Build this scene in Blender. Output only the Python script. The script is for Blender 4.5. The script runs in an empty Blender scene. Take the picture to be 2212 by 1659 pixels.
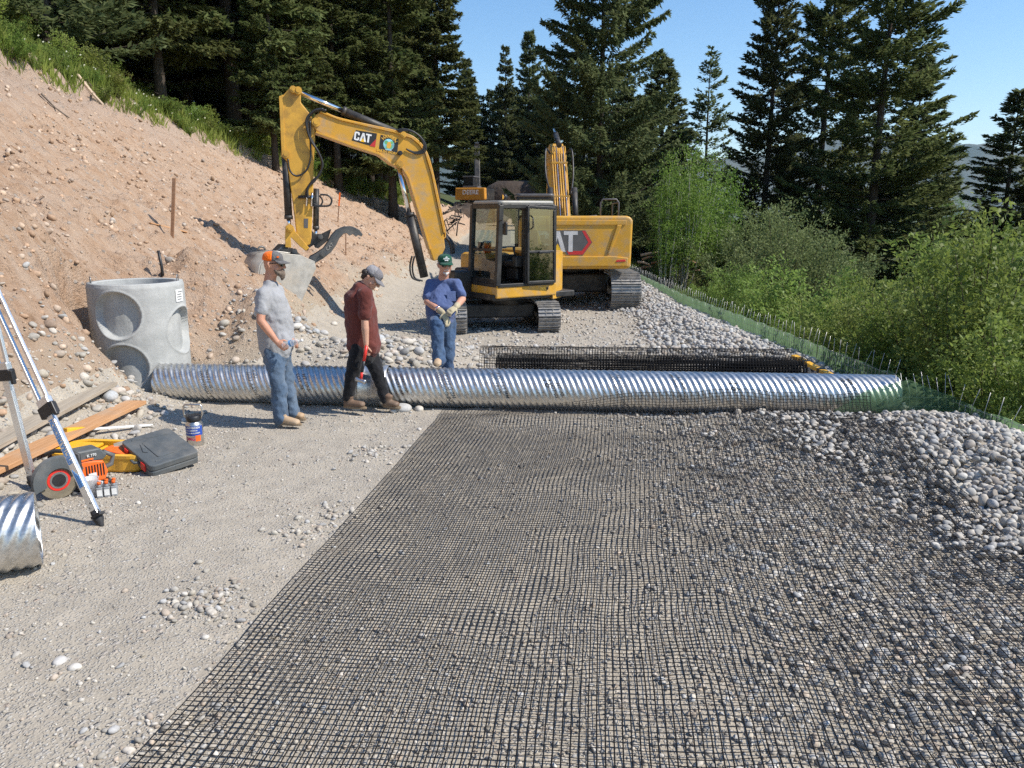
import bpy, bmesh, math, random
import numpy as np
from mathutils import Vector, Matrix
random.seed(7)
RS = np.random.RandomState(11)
R = math.radians
SC = bpy.context.scene
COL = SC.collection
# ---------------------------------------------------------------- camera
FW, FH, FPX = 2212.0, 1659.0, 1671.0
PITCH, CAMH = R(12.5), 2.21
cam_d = bpy.data.cameras.new('camera'); cam = bpy.data.objects.new('camera', cam_d); COL.objects.link(cam)
cam_d.sensor_width = 36; cam_d.lens = 36 * FPX / FW; cam_d.clip_end = 30000; cam_d.clip_start = 0.05
cam.location = (0, 0, CAMH); cam.rotation_euler = (math.pi / 2 - PITCH, 0, 0)
SC.camera = cam
def ray(px, py):
    cx, cy = (px - FW / 2) / FPX, (FH / 2 - py) / FPX
    return np.array([cx, math.cos(PITCH) + cy * math.sin(PITCH), -math.sin(PITCH) + cy * math.cos(PITCH)])
def at(px, py, Y):
    d = ray(px, py); t = Y / d[1]
    return Vector((d[0] * t, Y, CAMH + d[2] * t))
# ---------------------------------------------------------------- noise
def _hash(i, j, s):
    n = (i.astype(np.int64) * 374761393 + j.astype(np.int64) * 668265263 + s * 1442695041) & 0x7fffffff
    n = ((n ^ (n >> 13)) * 1274126177) & 0x7fffffff
    return ((n ^ (n >> 16)) & 0xffff) / 65535.0
def vnoise(x, y, s=0):
    x = np.asarray(x, float); y = np.asarray(y, float)
    i, j = np.floor(x), np.floor(y); fx, fy = x - i, y - j
    fx = fx * fx * (3 - 2 * fx); fy = fy * fy * (3 - 2 * fy)
    a, b, c, d = _hash(i, j, s), _hash(i + 1, j, s), _hash(i, j + 1, s), _hash(i + 1, j + 1, s)
    return (a + (b - a) * fx) * (1 - fy) + (c + (d - c) * fx) * fy
def fbm(x, y, s=0, o=4):
    v, a, t = 0, 1.0, 0
    for k in range(o):
        v = v + a * (vnoise(x * 2 ** k, y * 2 ** k, s + k * 17) - 0.5); t += a; a *= 0.5
    return v / t * 2
def sstep(a, b, x):
    t = np.clip((x - a) / (b - a), 0, 1); return t * t * (3 - 2 * t)
I = np.interp
# ---------------------------------------------------------------- terrain
MH = (-4.60, 9.50)
def z_road(Y): return I(Y, [0, 9, 15, 20, 28, 45, 70, 130], [0, 0, -.15, -.25, -.1, .8, 1.7, 2.6])
def x_toe(Y): return I(Y, [0, 7, 10, 15.5, 25, 36, 46, 130], [-4.9, -4.5, -4.2, -3.7, -3.4, -2.9, -2.6, -2.6])
def x_crest(Y): return I(Y, [0, 17, 26, 36, 46, 60], [-10.9, -10.7, -10.5, -8.5, -6.5, -6])
def z_crest(Y): return I(Y, [0, 17, 26, 36, 46, 60], [6.4, 5.7, 4.95, 3.75, 2.75, 2.9])
def x_fence(Y): return I(Y, [-5, 7, 9, 15, 26, 60], [4.75, 4.72, 4.62, 4.6, 4.45, 4.0])
def bank_t(X, Y): return (x_toe(Y) - X) / (x_toe(Y) - x_crest(Y))
def apron(X, Y): return .95 * np.exp(-((X + 4.0) / .95) ** 2 - ((Y - 11.6) / 1.25) ** 2)
def height(X, Y, detail=True):
    X = np.asarray(X, float); Y = np.asarray(Y, float)
    z0 = z_road(Y); z = z0 + 0 * X
    t = bank_t(X, Y); tc = np.clip(t, 0, 1)
    hb = z_crest(Y) - z0
    prof = tc + .04 * np.sin(tc * 6.28)
    z = z + hb * prof
    up = np.clip(x_crest(Y) - X, 0, 200)
    z = z + 16 * (1 - np.exp(-up * .42 / 16))
    # loose apron at the toe of the cut
    z = z + .42 * np.exp(-((X - x_toe(Y) + .35) / .75) ** 2) * sstep(10.6, 12.0, Y) * (1 - sstep(26, 40, Y))
    z = z + .30 * np.exp(-((X - x_toe(Y) + .2) / .55) ** 2) * (1 - sstep(8.2, 9.6, Y))
    z = z + apron(X, Y) + .55 * np.exp(-((X + 5.75) / .55) ** 2 - ((Y - 9.1) / .9) ** 2)
    # cobble spoil heap behind the pipe
    z = z + .50 * np.exp(-((X + 1.95) / .95) ** 2 - ((Y - 10.9) / .85) ** 2)
    z = z + .25 * np.exp(-((X + .75) / .7) ** 2 - ((Y - 11.2) / .6) ** 2)
    z = z + .30 * np.exp(-((X + 3.3) / .6) ** 2 - ((Y - 11.0) / .7) ** 2)
    # rock shoulder along the fence
    s = np.exp(-((X - x_fence(Y) + .75) / .75) ** 2)
    z = z + s * (.30 * sstep(2.0, 5.0, Y) * (1 - sstep(6.9, 8.0, Y)) + .16 * sstep(9.6, 11.5, Y) * (1 - sstep(24, 40, Y)))
    # gravel heaped under the end of the mat
    z = z + .07 * np.exp(-((Y - 8.0 + .08 * X) / .25) ** 2) * sstep(-1.0, .2, X)
    z = z + .10 * fbm(X * .8, Y * .55, 5, 2) * sstep(.6, 2.2, X) * (1 - sstep(8.6, 9.4, Y))
    # beyond the fence the ground falls away
    d = X - x_fence(Y)
    z = z - I(d, [0, .1, .6, 3, 8, 30, 100, 400], [0, .05, .5, 2.0, 2.9, 3.6, 6, 14]) * (1 - sstep(50, 110, Y) * .5)
    if detail:
        bk = np.maximum(sstep(.0, .12, t), np.clip(apron(X, Y) * 1.6, 0, .7)) * (1 - sstep(1.0, 1.15, t))
        # rills running down the slope plus clods
        z = z + bk * (.16 * fbm(Y * .55 + X * .12, X * .25, 21, 3) + .24 * np.abs(fbm(X * 1.9, Y * 2.3, 31, 3)) + .17 * np.abs(fbm(X * 4.6, Y * 5.2, 41, 3)) - .06)
        led = np.sin((t * 1.0 + .12 * fbm(X * .3, Y * .3, 51, 2)) * 26)
        z = z + bk * .035 * led
        z = z - bk * .35 * np.exp(-((t - .94) / .05) ** 2) * .6
        z = z + (1 - bk) * (.02 * fbm(X * 1.6, Y * 1.6, 61, 3) + .012 * fbm(X * 7, Y * 7, 71, 2))
    # excavated hole the manhole stands in
    r = np.hypot((X - MH[0] + .12) * .95, (Y - MH[1]) * 1.0 - .02)
    k = sstep(.67, .79, r + .10 * fbm(X * 3, Y * 3, 81, 2))
    z = np.where(r < 1.2, np.minimum(z, -.06 + (z + .06) * k), z)
    return z
def hz(x, y): return float(height(np.array([x]), np.array([y]))[0])
def hit(px, py, t0=2.0):
    d = ray(px, py); t = t0
    ts = np.concatenate([np.arange(t0, 40, .02), np.arange(40, 160, .1)])
    p = d[None, :] * ts[:, None]; z = CAMH + p[:, 2]
    b = np.nonzero(z < height(p[:, 0], p[:, 1]))[0]
    k = b[0] if len(b) else len(ts) - 1
    return Vector((p[k, 0], p[k, 1], z[k]))
# ---------------------------------------------------------------- objects
def tag(o, label=None, cat=None, group=None, kind=None):
    if label: o['label'] = label
    if cat: o['category'] = cat
    if group: o['group'] = group
    if kind: o['kind'] = kind
    return o
def thing(name, label, cat, loc=(0, 0, 0), rotz=0, group=None):
    o = bpy.data.objects.new(name, None); COL.objects.link(o); o.empty_display_size = .2
    o.location = loc; o.rotation_euler = (0, 0, rotz)
    return tag(o, label, cat, group)
def link(name, me, parent=None):
    o = bpy.data.objects.new(name, me); COL.objects.link(o)
    if parent is not None: o.parent = parent
    return o
def np_mesh(name, V, F, mats=None, smooth=False, col=None, mi=None):
    V = np.ascontiguousarray(V, dtype=np.float32); F = np.ascontiguousarray(F, dtype=np.int32)
    me = bpy.data.meshes.new(name)
    n, k = F.shape
    me.vertices.add(len(V)); me.vertices.foreach_set('co', V.ravel())
    me.loops.add(n * k); me.loops.foreach_set('vertex_index', F.ravel())
    me.polygons.add(n)
    me.polygons.foreach_set('loop_start', np.arange(0, n * k, k, dtype=np.int32))
    if mi is not None: me.polygons.foreach_set('material_index', np.asarray(mi, dtype=np.int32))
    me.update(calc_edges=True)
    me.polygons.foreach_set('use_smooth', np.full(n, bool(smooth)))
    if col is not None:
        a = me.attributes.new('tint', 'FLOAT_COLOR', 'POINT')
        c = np.ones((len(V), 4), np.float32); c[:, :3] = col
        a.data.foreach_set('color', c.ravel())
    for m in (mats if isinstance(mats, (list, tuple)) else [mats]):
        if m is not None: me.materials.append(m)
    return me
def xf(M, V):
    V = np.asarray(V, float); A = np.array(M)
    return V @ A[:3, :3].T + A[:3, 3]
def frame(x, y, o=(0, 0, 0)):
    """matrix whose local x,y axes are the given vectors"""
    x = Vector(x).normalized(); y = Vector(y); z = x.cross(y).normalized(); y = z.cross(x)
    M = Matrix((x, y, z)).transposed().to_4x4(); M.translation = o
    return M
class MB:
    """collects shapes; build() links them as ONE mesh object"""
    def __init__(s): s.v = []; s.f = []; s.m = []; s.sm = []
    def add(s, V, F, m=0, smooth=False, M=None):
        if M is not None: V = xf(M, V)
        b = len(s.v); s.v.extend([tuple(map(float, p)) for p in V])
        for f in F: s.f.append(tuple(int(i) + b for i in f)); s.m.append(m); s.sm.append(smooth)
        return s
    def box(s, c, size, M=None, m=0, rz=0):
        x, y, z = [k / 2 for k in size]
        V = np.array([(-x, -y, -z), (x, -y, -z), (x, y, -z), (-x, y, -z), (-x, -y, z), (x, -y, z), (x, y, z), (-x, y, z)])
        if rz: V = xf(Matrix.Rotation(rz, 4, 'Z'), V)
        return s.add(V + np.array(c), [(3, 2, 1, 0), (4, 5, 6, 7), (0, 1, 5, 4), (1, 2, 6, 5), (2, 3, 7, 6), (3, 0, 4, 7)], m, False, M)
    def beam(s, a, b, w, h, up=(0, 0, 1), m=0):
        a, b = Vector(a), Vector(b); d = b - a; L = d.length
        up = Vector(up)
        if abs(d.normalized().dot(up)) > .98: up = Vector((0, 1, 0))
        y = up.cross(d).normalized()
        return s.box((L / 2, 0, 0), (L, w, h), frame(d, y, a), m)
    def prism(s, poly, th, M=None, m=0):
        """2-D polygon in local xy, thickness th centred on local z"""
        n = len(poly)
        ar = sum(poly[i][0] * poly[(i + 1) % n][1] - poly[(i + 1) % n][0] * poly[i][1] for i in range(n))
        if ar < 0: poly = poly[::-1]
        V = [(p[0], p[1], -th / 2) for p in poly] + [(p[0], p[1], th / 2) for p in poly]
        F = [tuple(range(n - 1, -1, -1)), tuple(range(n, 2 * n))] + [(i, (i + 1) % n, n + (i + 1) % n, n + i) for i in range(n)]
        return s.add(V, F, m, False, M)
    def tube(s, pts, r, n=8, m=0, caps=True, smooth=True, ref=None, flat=1.0, M=None):
        pts = [Vector(p) for p in pts]; k = len(pts)
        rs = r if isinstance(r, (list, tuple, np.ndarray)) else [r] * k
        V = []; prev = Vector(ref) if ref is not None else None
        for i in range(k):
            t = (pts[min(i + 1, k - 1)] - pts[max(i - 1, 0)])
            t = t.normalized() if t.length > 1e-9 else Vector((0, 0, 1))
            if prev is None: prev = Vector((0, 0, 1)) if abs(t.z) < .9 else Vector((1, 0, 0))
            a = prev - t * prev.dot(t)
            if a.length < 1e-6: a = t.orthogonal()
            a.normalize(); b = t.cross(a); prev = a
            ra, rb = (rs[i] if isinstance(rs[i], (tuple, list)) else (rs[i], rs[i] * flat))
            for j in range(n):
                g = 2 * math.pi * j / n
                V.append(pts[i] + a * (ra * math.cos(g)) + b * (rb * math.sin(g)))
        F = [(i * n + j, i * n + (j + 1) % n, (i + 1) * n + (j + 1) % n, (i + 1) * n + j) for i in range(k - 1) for j in range(n)]
        if caps: F += [tuple(range(n - 1, -1, -1)), tuple(range((k - 1) * n, k * n))]
        s.add(V, F, m, smooth, M)
        if caps: s.sm[-2:] = [False, False]
        return s
    def capsule(s, pts, r, n=14, ref=None, m=0, M=None):
        """tube with rounded closed ends; r entries may be (ra, rb)"""
        pts = [Vector(p) for p in pts]
        rs = list(r) if isinstance(r, (list, tuple)) and len(r) == len(pts) else [r] * len(pts)
        g = lambda q: q if isinstance(q, (tuple, list)) else (q, q)
        rs = [g(q) for q in rs]
        def end(p, q, rr):
            d = (p - q); d = d.normalized() if d.length > 1e-9 else Vector((0, 0, 1)); m_ = min(rr)
            return [(p + d * m_ * k, (rr[0] * c, rr[1] * c)) for k, c in ((.45, .89), (.8, .6), (.97, .22))]
        A = end(pts[0], pts[1], rs[0])[::-1]; B = end(pts[-1], pts[-2], rs[-1])
        P_ = [a for a, _ in A] + pts + [b for b, _ in B]; RR = [a for _, a in A] + rs + [b for _, b in B]
        return s.tube(P_, RR, n, m, True, True, ref, 1.0, M)
    def lathe(s, prof, n=24, M=None, m=0, smooth=True, caps=True):
        """profile of (r, z) around local z"""
        k = len(prof)
        V = [(p[0] * math.cos(2 * math.pi * j / n), p[0] * math.sin(2 * math.pi * j / n), p[1]) for p in prof for j in range(n)]
        F = [(i * n + j, i * n + (j + 1) % n, (i + 1) * n + (j + 1) % n, (i + 1) * n + j) for i in range(k - 1) for j in range(n)]
        if caps:
            F += [tuple(range(n - 1, -1, -1)), tuple(range((k - 1) * n, k * n))]
        return s.add(V, F, m, smooth, M)
    def cyl(s, a, b, r, n=16, m=0, smooth=True):
        return s.tube([a, b], r, n, m, True, smooth)
    def mesh(s, name, mats):
        me = bpy.data.meshes.new(name); me.from_pydata(s.v, [], s.f)
        for x in (mats if isinstance(mats, (list, tuple)) else [mats]): me.materials.append(x)
        me.polygons.foreach_set('material_index', s.m); me.polygons.foreach_set('use_smooth', s.sm)
        me.update(); return me
    def build(s, name, mats, parent=None, bevel=0, seg=2, label=None):
        o = link(name, s.mesh(name, mats), parent)
        if bevel:
            b = o.modifiers.new('bevel', 'BEVEL'); b.width = bevel; b.segments = seg; b.limit_method = 'ANGLE'; b.angle_limit = R(40)
            b.harden_normals = False
        if label: o['label'] = label
        return o
def text_vf(s, size=1.0, ext=0.0, bold=0.0, align='CENTER'):
    cu = bpy.data.curves.new('lettering', 'FONT'); cu.body = s; cu.size = size; cu.extrude = ext; cu.offset = bold
    cu.align_x = align; cu.align_y = 'CENTER'; cu.resolution_u = 3
    o = bpy.data.objects.new('lettering', cu); COL.objects.link(o)
    dg = bpy.context.evaluated_depsgraph_get(); ev = o.evaluated_get(dg); me = ev.to_mesh()
    V = [tuple(v.co) for v in me.vertices]; F = [tuple(p.vertices) for p in me.polygons]
    ev.to_mesh_clear(); bpy.data.objects.remove(o); bpy.data.curves.remove(cu)
    return np.array(V), F
def lettering(s, size, M, mt, parent, ext=.004, bold=0, name='lettering', sx=1.0):
    V, F = text_vf(s, size, ext, bold); V[:, 0] *= sx
    return MB().add(V, F, 0, False, M).build(name, mt, parent)
# ---------------------------------------------------------------- materials
class NT:
    def __init__(s, name):
        s.mat = bpy.data.materials.new(name); s.mat.use_nodes = True
        s.t = s.mat.node_tree; s.t.nodes.clear()
        s.out = s.t.nodes.new('ShaderNodeOutputMaterial')
    def n(s, typ, ins=None, **pr):
        nd = s.t.nodes.new('ShaderNode' + typ)
        for k, v in pr.items(): setattr(nd, k, v)
        for k, v in (ins or {}).items():
            sk = nd.inputs[k]
            if isinstance(v, bpy.types.NodeSocket): s.t.links.new(v, sk)
            elif isinstance(v, bpy.types.Node): s.t.links.new(v.outputs[0], sk)
            else:
                if hasattr(sk.default_value, '__len__') and len(sk.default_value) == 4 and len(v) == 3: v = (*v, 1)
                sk.default_value = v
        return nd
    def pos(s): return s.n('NewGeometry').outputs['Position']
    def objc(s): return s.n('TexCoord').outputs['Object']
    def noise(s, scale, detail=3, vec=None, rough=.55):
        return s.n('TexNoise', {'Scale': scale, 'Detail': detail, 'Roughness': rough, 'Vector': vec or s.objc()}).outputs['Fac']
    def vor(s, scale, vec=None, out='Distance', rnd=1.0, feature='F1'):
        return s.n('TexVoronoi', {'Scale': scale, 'Randomness': rnd, 'Vector': vec or s.objc()}, feature=feature).outputs[out]
    def ramp(s, fac, stops, interp='LINEAR'):
        nd = s.n('ValToRGB', {'Fac': fac}); e = nd.color_ramp; e.interpolation = interp
        while len(e.elements) < len(stops): e.elements.new(.5)
        for el, (p, c) in zip(e.elements, stops):
            el.position = p; el.color = (*(c if hasattr(c, '__len__') else (c, c, c)), 1)
        return nd.outputs['Color']
    def mix(s, fac, a, b, mode='MIX'):
        return s.n('MixRGB', {'Fac': fac, 'Color1': a, 'Color2': b}, blend_type=mode).outputs['Color']
    def math(s, op, a, b=0.0, clamp=False): return s.n('Math', {0: a, 1: b}, operation=op, use_clamp=clamp).outputs[0]
    def bump(s, h, strength=.5, dist=.02, normal=None):
        d = {'Height': h, 'Strength': strength, 'Distance': dist}
        if normal is not None: d['Normal'] = normal
        return s.n('Bump', d).outputs['Normal']
    def pbr(s, color, rough=.7, metal=0, normal=None, spec=.5, **kw):
        d = {'Base Color': color, 'Roughness': rough, 'Metallic': metal, 'Specular IOR Level': spec, **kw}
        if normal is not None: d['Normal'] = normal
        b = s.n('BsdfPrincipled', d); s.t.links.new(b.outputs[0], s.out.inputs['Surface']); return s.mat
def sc(c, k): return tuple(min(1, x * k) for x in c)
def paint(name, base, rough=.5, metal=0, var=.12, scale=6, bump=.15, bs=40, bd=.004, spec=.5, dirt=None, dirt_amt=.5, dscale=2.5):
    t = NT(name); f = t.noise(scale, 4)
    c = t.ramp(f, [(.3, sc(base, 1 - var)), (.7, sc(base, 1 + var))])
    if dirt is not None:
        d = t.math('MULTIPLY', t.ramp(t.noise(dscale, 6, rough=.65), [(.46, 0), (.68, 1)]), dirt_amt)
        c = t.mix(d, c, (*dirt, 1))
    rr = t.ramp(t.noise(scale * 2, 3), [(.3, rough * .8), (.7, min(1, rough * 1.2))])
    nrm = t.bump(t.noise(bs, 3), bump, bd) if bump else None
    return t.pbr(c, rr, metal, nrm, spec)
# ================================================================ light and sky
SUN_EL, SUN_AZ = R(47), R(-14)            # azimuth measured from +X towards +Y
sdir = Vector((math.cos(SUN_EL) * math.cos(SUN_AZ), math.cos(SUN_EL) * math.sin(SUN_AZ), math.sin(SUN_EL)))
sl = bpy.data.lights.new('sun', 'SUN'); sl.energy = 5.0; sl.angle = R(.5); sl.color = (1, .935, .84)
so = bpy.data.objects.new('sun', sl); COL.objects.link(so); so.location = sdir * 50
so.rotation_euler = (-sdir).to_track_quat('-Z', 'Y').to_euler()
w = bpy.data.worlds.new('World'); SC.world = w; w.use_nodes = True
wt = w.node_tree; bg = wt.nodes['Background']; sky = wt.nodes.new('ShaderNodeTexSky')
sky.sky_type = 'NISHITA'; sky.sun_disc = False; sky.sun_elevation = SUN_EL
sky.sun_rotation = math.pi / 2 - SUN_AZ; sky.altitude = 300; sky.air_density = 1.0; sky.dust_density = .3; sky.ozone_density = 1.3
hsv = wt.nodes.new('ShaderNodeHueSaturation'); hsv.inputs['Saturation'].default_value = 1.25; wt.links.new(sky.outputs[0], hsv.inputs['Color']); wt.links.new(hsv.outputs[0], bg.inputs['Color']); bg.inputs['Strength'].default_value = .15
SC.view_settings.view_transform = 'Standard'; SC.view_settings.look = 'None'; SC.view_settings.exposure = 0.32; SC.view_settings.gamma = 1
SC.cycles.max_bounces = 6; SC.cycles.transparent_max_bounces = 12; SC.cycles.use_denoising = False
# ================================================================ ground materials
def gravel_mat(name, fines, stones, sc1=22, amt=.5):
    t = NT(name); P = t.pos()
    wob = t.n('VectorMath', {0: P, 1: t.n('VectorMath', {0: t.n('TexNoise', {'Scale': 30, 'Vector': P}).outputs['Color'], 1: (.03, .03, .03)}, operation='MULTIPLY')}, operation='ADD').outputs[0]
    cellc = t.n('TexVoronoi', {'Scale': sc1, 'Vector': wob}); d1 = cellc.outputs['Distance']
    cell2 = t.n('TexVoronoi', {'Scale': sc1 * 2.6, 'Vector': wob}); d2 = cell2.outputs['Distance']
    big = t.noise(.9, 5, P); mid = t.noise(5, 4, P)
    fcol = t.ramp(mid, [(.25, sc(fines, .80)), (.55, fines), (.8, sc(fines, 1.15))])
    fcol = t.mix(t.ramp(big, [(.4, 0), (.7, .55)]), fcol, (*sc(fines, .82), 1))
    scol = t.ramp(t.n('SeparateColor', {0: cellc.outputs['Color']}).outputs[0], [(0, sc(stones, .62)), (.35, stones), (.6, (.42, .36, .30)), (.8, sc(stones, 1.25)), (1, (.40, .30, .23))])
    scol2 = t.ramp(t.n('SeparateColor', {0: cell2.outputs['Color']}).outputs[0], [(0, sc(stones, .65)), (.5, stones), (1, sc(stones, 1.3))])
    patch = t.ramp(t.noise(2.2, 4, P), [(.38, 0), (.62, 1)])
    m2 = t.math('MULTIPLY', t.ramp(d2, [(.30, 1), (.44, 0)]), .75)
    c = t.mix(m2, fcol, scol2)
    keep = t.ramp(t.n('SeparateColor', {0: cellc.outputs['Color']}).outputs[1], [(amt - .05, 0), (amt + .05, 1)])
    m1 = t.math('MULTIPLY', t.math('MULTIPLY', t.ramp(d1, [(.30, 1), (.42, 0)]), keep), patch)
    c = t.mix(m1, c, scol)
    h = t.math('ADD', t.math('MULTIPLY', t.ramp(d2, [(0, 1), (.5, 0)]), .4), t.math('MULTIPLY', m1, t.ramp(d1, [(0, 1), (.45, 0)])))
    h = t.math('ADD', h, t.math('MULTIPLY', t.noise(60, 3, P), .35))
    return t.pbr(c, .92, 0, t.bump(h, .9, .022), .25)
M_gravel = gravel_mat('crushed gravel', (.40, .352, .282), (.41, .39, .355))
def dirt_mat():
    t = NT('cut bank dirt'); P = t.pos()
    st = t.n('Mapping', {'Vector': P, 'Rotation': (0, R(0), R(0)), 'Scale': (.35, 1.6, .5)}).outputs[0]
    big = t.noise(.35, 5, P); streak = t.noise(3.2, 5, st, .65); mid = t.noise(4.5, 6, P, .7)
    c = t.ramp(mid, [(.25, (.23, .14, .085)), (.42, (.48, .315, .205)), (.8, (.60, .44, .315))])
    c = t.mix(t.ramp(streak, [(.42, 0), (.66, .6)]), c, (.60, .475, .37, 1))
    z = t.n('SeparateXYZ', {0: P}).outputs[2]
    x = t.n('SeparateXYZ', {0: P}).outputs[0]
    zz = t.math('ADD', z, t.math('MULTIPLY', t.math('SUBTRACT', big, .5), 3.2))
    c = t.mix(t.ramp(t.math('MULTIPLY', zz, .2), [(.05, .95), (.22, 0)]), c, (.50, .43, .33, 1))     # grey-tan subsoil low down
    c = t.mix(t.ramp(t.math('MULTIPLY', zz, .2), [(.72, 0), (.93, .65)]), c, (.46, .36, .29, 1))   # darker topsoil high up
    v = t.n('TexVoronoi', {'Scale': 11, 'Vector': P}); d = v.outputs['Distance']
    keep = t.ramp(t.n('SeparateColor', {0: v.outputs['Color']}).outputs[1], [(.72, 0), (.78, 1)])
    m = t.math('MULTIPLY', t.ramp(d, [(.24, 1), (.34, 0)]), keep)
    c = t.mix(m, c, t.ramp(t.n('SeparateColor', {0: v.outputs['Color']}).outputs[0], [(0, (.36, .30, .25)), (1, (.56, .47, .39))]))
    h = t.math('ADD', t.math('MULTIPLY', t.noise(11, 9, P, .72), 1.6), t.math('MULTIPLY', m, .3))
    h = t.math('ADD', h, t.math('MULTIPLY', t.noise(38, 4, P, .6), .35))
    return t.pbr(c, .95, 0, t.bump(h, .85, .10), .15)
M_dirt = dirt_mat()
def soil_mat():
    t = NT('forest soil'); P = t.pos()
    c = t.ramp(t.noise(2.5, 6, P, .65), [(.3, (.035, .045, .018)), (.55, (.075, .085, .03)), (.8, (.12, .10, .055))])
    return t.pbr(c, .95, 0, t.bump(t.noise(7, 5, P), .8, .1), .1)
M_soil = soil_mat()
# ================================================================ terrain, one sheet cut into zones
def spaced(segs):
    out = [segs[0][0]]
    for a, b, st in segs:
        n = max(1, round((b - a) / st)); out += list(np.linspace(a, b, n + 1)[1:])
    return np.array(out)
gx = spaced([(-70, -24, 2.5), (-24, -12, .35), (-12, -7, .085), (-7, 5.6, .06), (5.6, 9, .25), (9, 40, 1.5), (40, 160, 8)])
gy = spaced([(-4, 1.5, .3), (1.5, 12.5, .06), (12.5, 20, .085), (20, 30, .15), (30, 50, .5), (50, 100, 2.5), (100, 180, 6)])
GX, GY = np.meshgrid(gx, gy); GZ = height(GX, GY)
TV = np.stack([GX, GY, GZ], -1).reshape(-1, 3)
ny, nx = GX.shape
q = (np.arange(ny - 1)[:, None] * nx + np.arange(nx - 1)[None, :]).ravel()
TF = np.stack([q, q + 1, q + nx + 1, q + nx], 1)
cx_, cy_ = TV[TF].mean(1)[:, 0], TV[TF].mean(1)[:, 1]
tb = bank_t(cx_ + .15 * fbm(cx_ * 2, cy_ * 2, 3, 2), cy_)
zone = np.zeros(len(TF), int)
zone[(tb > .02) | (apron(cx_, cy_) + .12 * fbm(cx_ * 2, cy_ * 2, 4, 3) > .16)] = 1; zone[tb + .05 * fbm(cx_ * 1.2, cy_ * 1.2, 8, 3) > 1.01] = 2
zone[cx_ > x_fence(cy_) + .12] = 3; zone[(cy_ > 52) & (zone < 2)] = 1
def sub(name, zid, m):
    F = TF[zone == zid]; u, inv = np.unique(F, return_inverse=True)
    o = link(name, np_mesh(name, TV[u], inv.reshape(-1, 4), m, True)); o['kind'] = 'structure'; return o
sub('gravel_ground', 0, M_gravel); sub('dirt_hillside', 1, M_dirt); sub('wooded_hillside', 2, M_soil); sub('valley_ground', 3, M_soil)
# far valley floor and mountains
t_ = NT('valley fields'); M_far = t_.pbr(t_.ramp(t_.noise(.004, 5, t_.pos()), [(.3, (.05, .08, .03)), (.7, (.13, .15, .07))]), .95, 0, None, .1)
fv = np.array([(-9000, 178, -14), (9000, 178, -14), (9000, 9000, -40), (-9000, 9000, -40), (158, -60, -13.5), (9000, -60, -14)])
o = link('valley_floor', np_mesh('valley_floor', fv, np.array([(0, 1, 2, 3)]), M_far)); o['kind'] = 'structure'
o = link('valley_field', np_mesh('valley_field', np.array([(150, -60, -14.6), (9000, -60, -14.6), (9000, 178, -14.6), (150, 178, -14.6)]), np.array([(0, 1, 2, 3)]), M_far)); o['kind'] = 'structure'
mx = np.linspace(-3500, 6500, 160); my = np.linspace(5000, 7600, 30)
MX, MY = np.meshgrid(mx, my); ridge = np.exp(-((MY - 6300) / 700) ** 2)
MZ = -50 + ridge * (560 + 200 * fbm(MX / 900, MY / 900, 90, 5) - 90 * sstep(3400, 4300, MX))
mv = np.stack([MX, MY, MZ], -1).reshape(-1, 3); n1 = len(mx)
q = (np.arange(len(my) - 1)[:, None] * n1 + np.arange(n1 - 1)[None, :]).ravel()
t_ = NT('mountain forest'); M_mtn = t_.pbr(t_.ramp(t_.noise(.003, 6, t_.pos()), [(.35, (.05, .07, .05)), (.7, (.15, .15, .11))]), .95, 0, None, .1)
o = link('mountains', np_mesh('mountains', mv, np.stack([q, q + 1, q + n1 + 1, q + n1], 1), M_mtn, True)); o['kind'] = 'structure'
# ================================================================ stones
def ico(sub):
    bm = bmesh.new(); bmesh.ops.create_icosphere(bm, subdivisions=sub, radius=1)
    V = np.array([v.co[:] for v in bm.verts]); F = np.array([[v.index for v in f.verts] for f in bm.faces]); bm.free(); return V, F
ICO = {k: ico(k) for k in (1, 2, 3)}
def rock_shapes(sub, k, lumpy, seed, angular=0):
    V, F = ICO[sub]; rs = np.random.RandomState(seed); out = []
    for i in range(k):
        W = V.copy(); r = np.ones(len(V))
        for q in range(5):
            d = rs.normal(size=3); d /= np.linalg.norm(d); a = rs.uniform(-1, 1)
            r += lumpy * a * np.clip(V @ d, 0, 1) ** 2
        W = W * r[:, None]
        for q in range(angular):
            d = rs.normal(size=3); d /= np.linalg.norm(d); cut = rs.uniform(.55, .85)
            ex = np.clip(W @ d - cut, 0, None); W = W - ex[:, None] * d[None, :]
        out.append(W)
    return out, F
M_stone = None
def stone_mat():
    t = NT('river stone'); a = t.n('Attribute', {}, attribute_name='tint').outputs['Color']
    P = t.pos(); c = t.mix(1.0, a, t.ramp(t.noise(45, 4, P), [(.3, .82), (.7, 1.12)]), 'MULTIPLY')
    return t.pbr(c, .85, 0, t.bump(t.noise(120, 3, P), .35, .004), .3)
M_stone = stone_mat()
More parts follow.
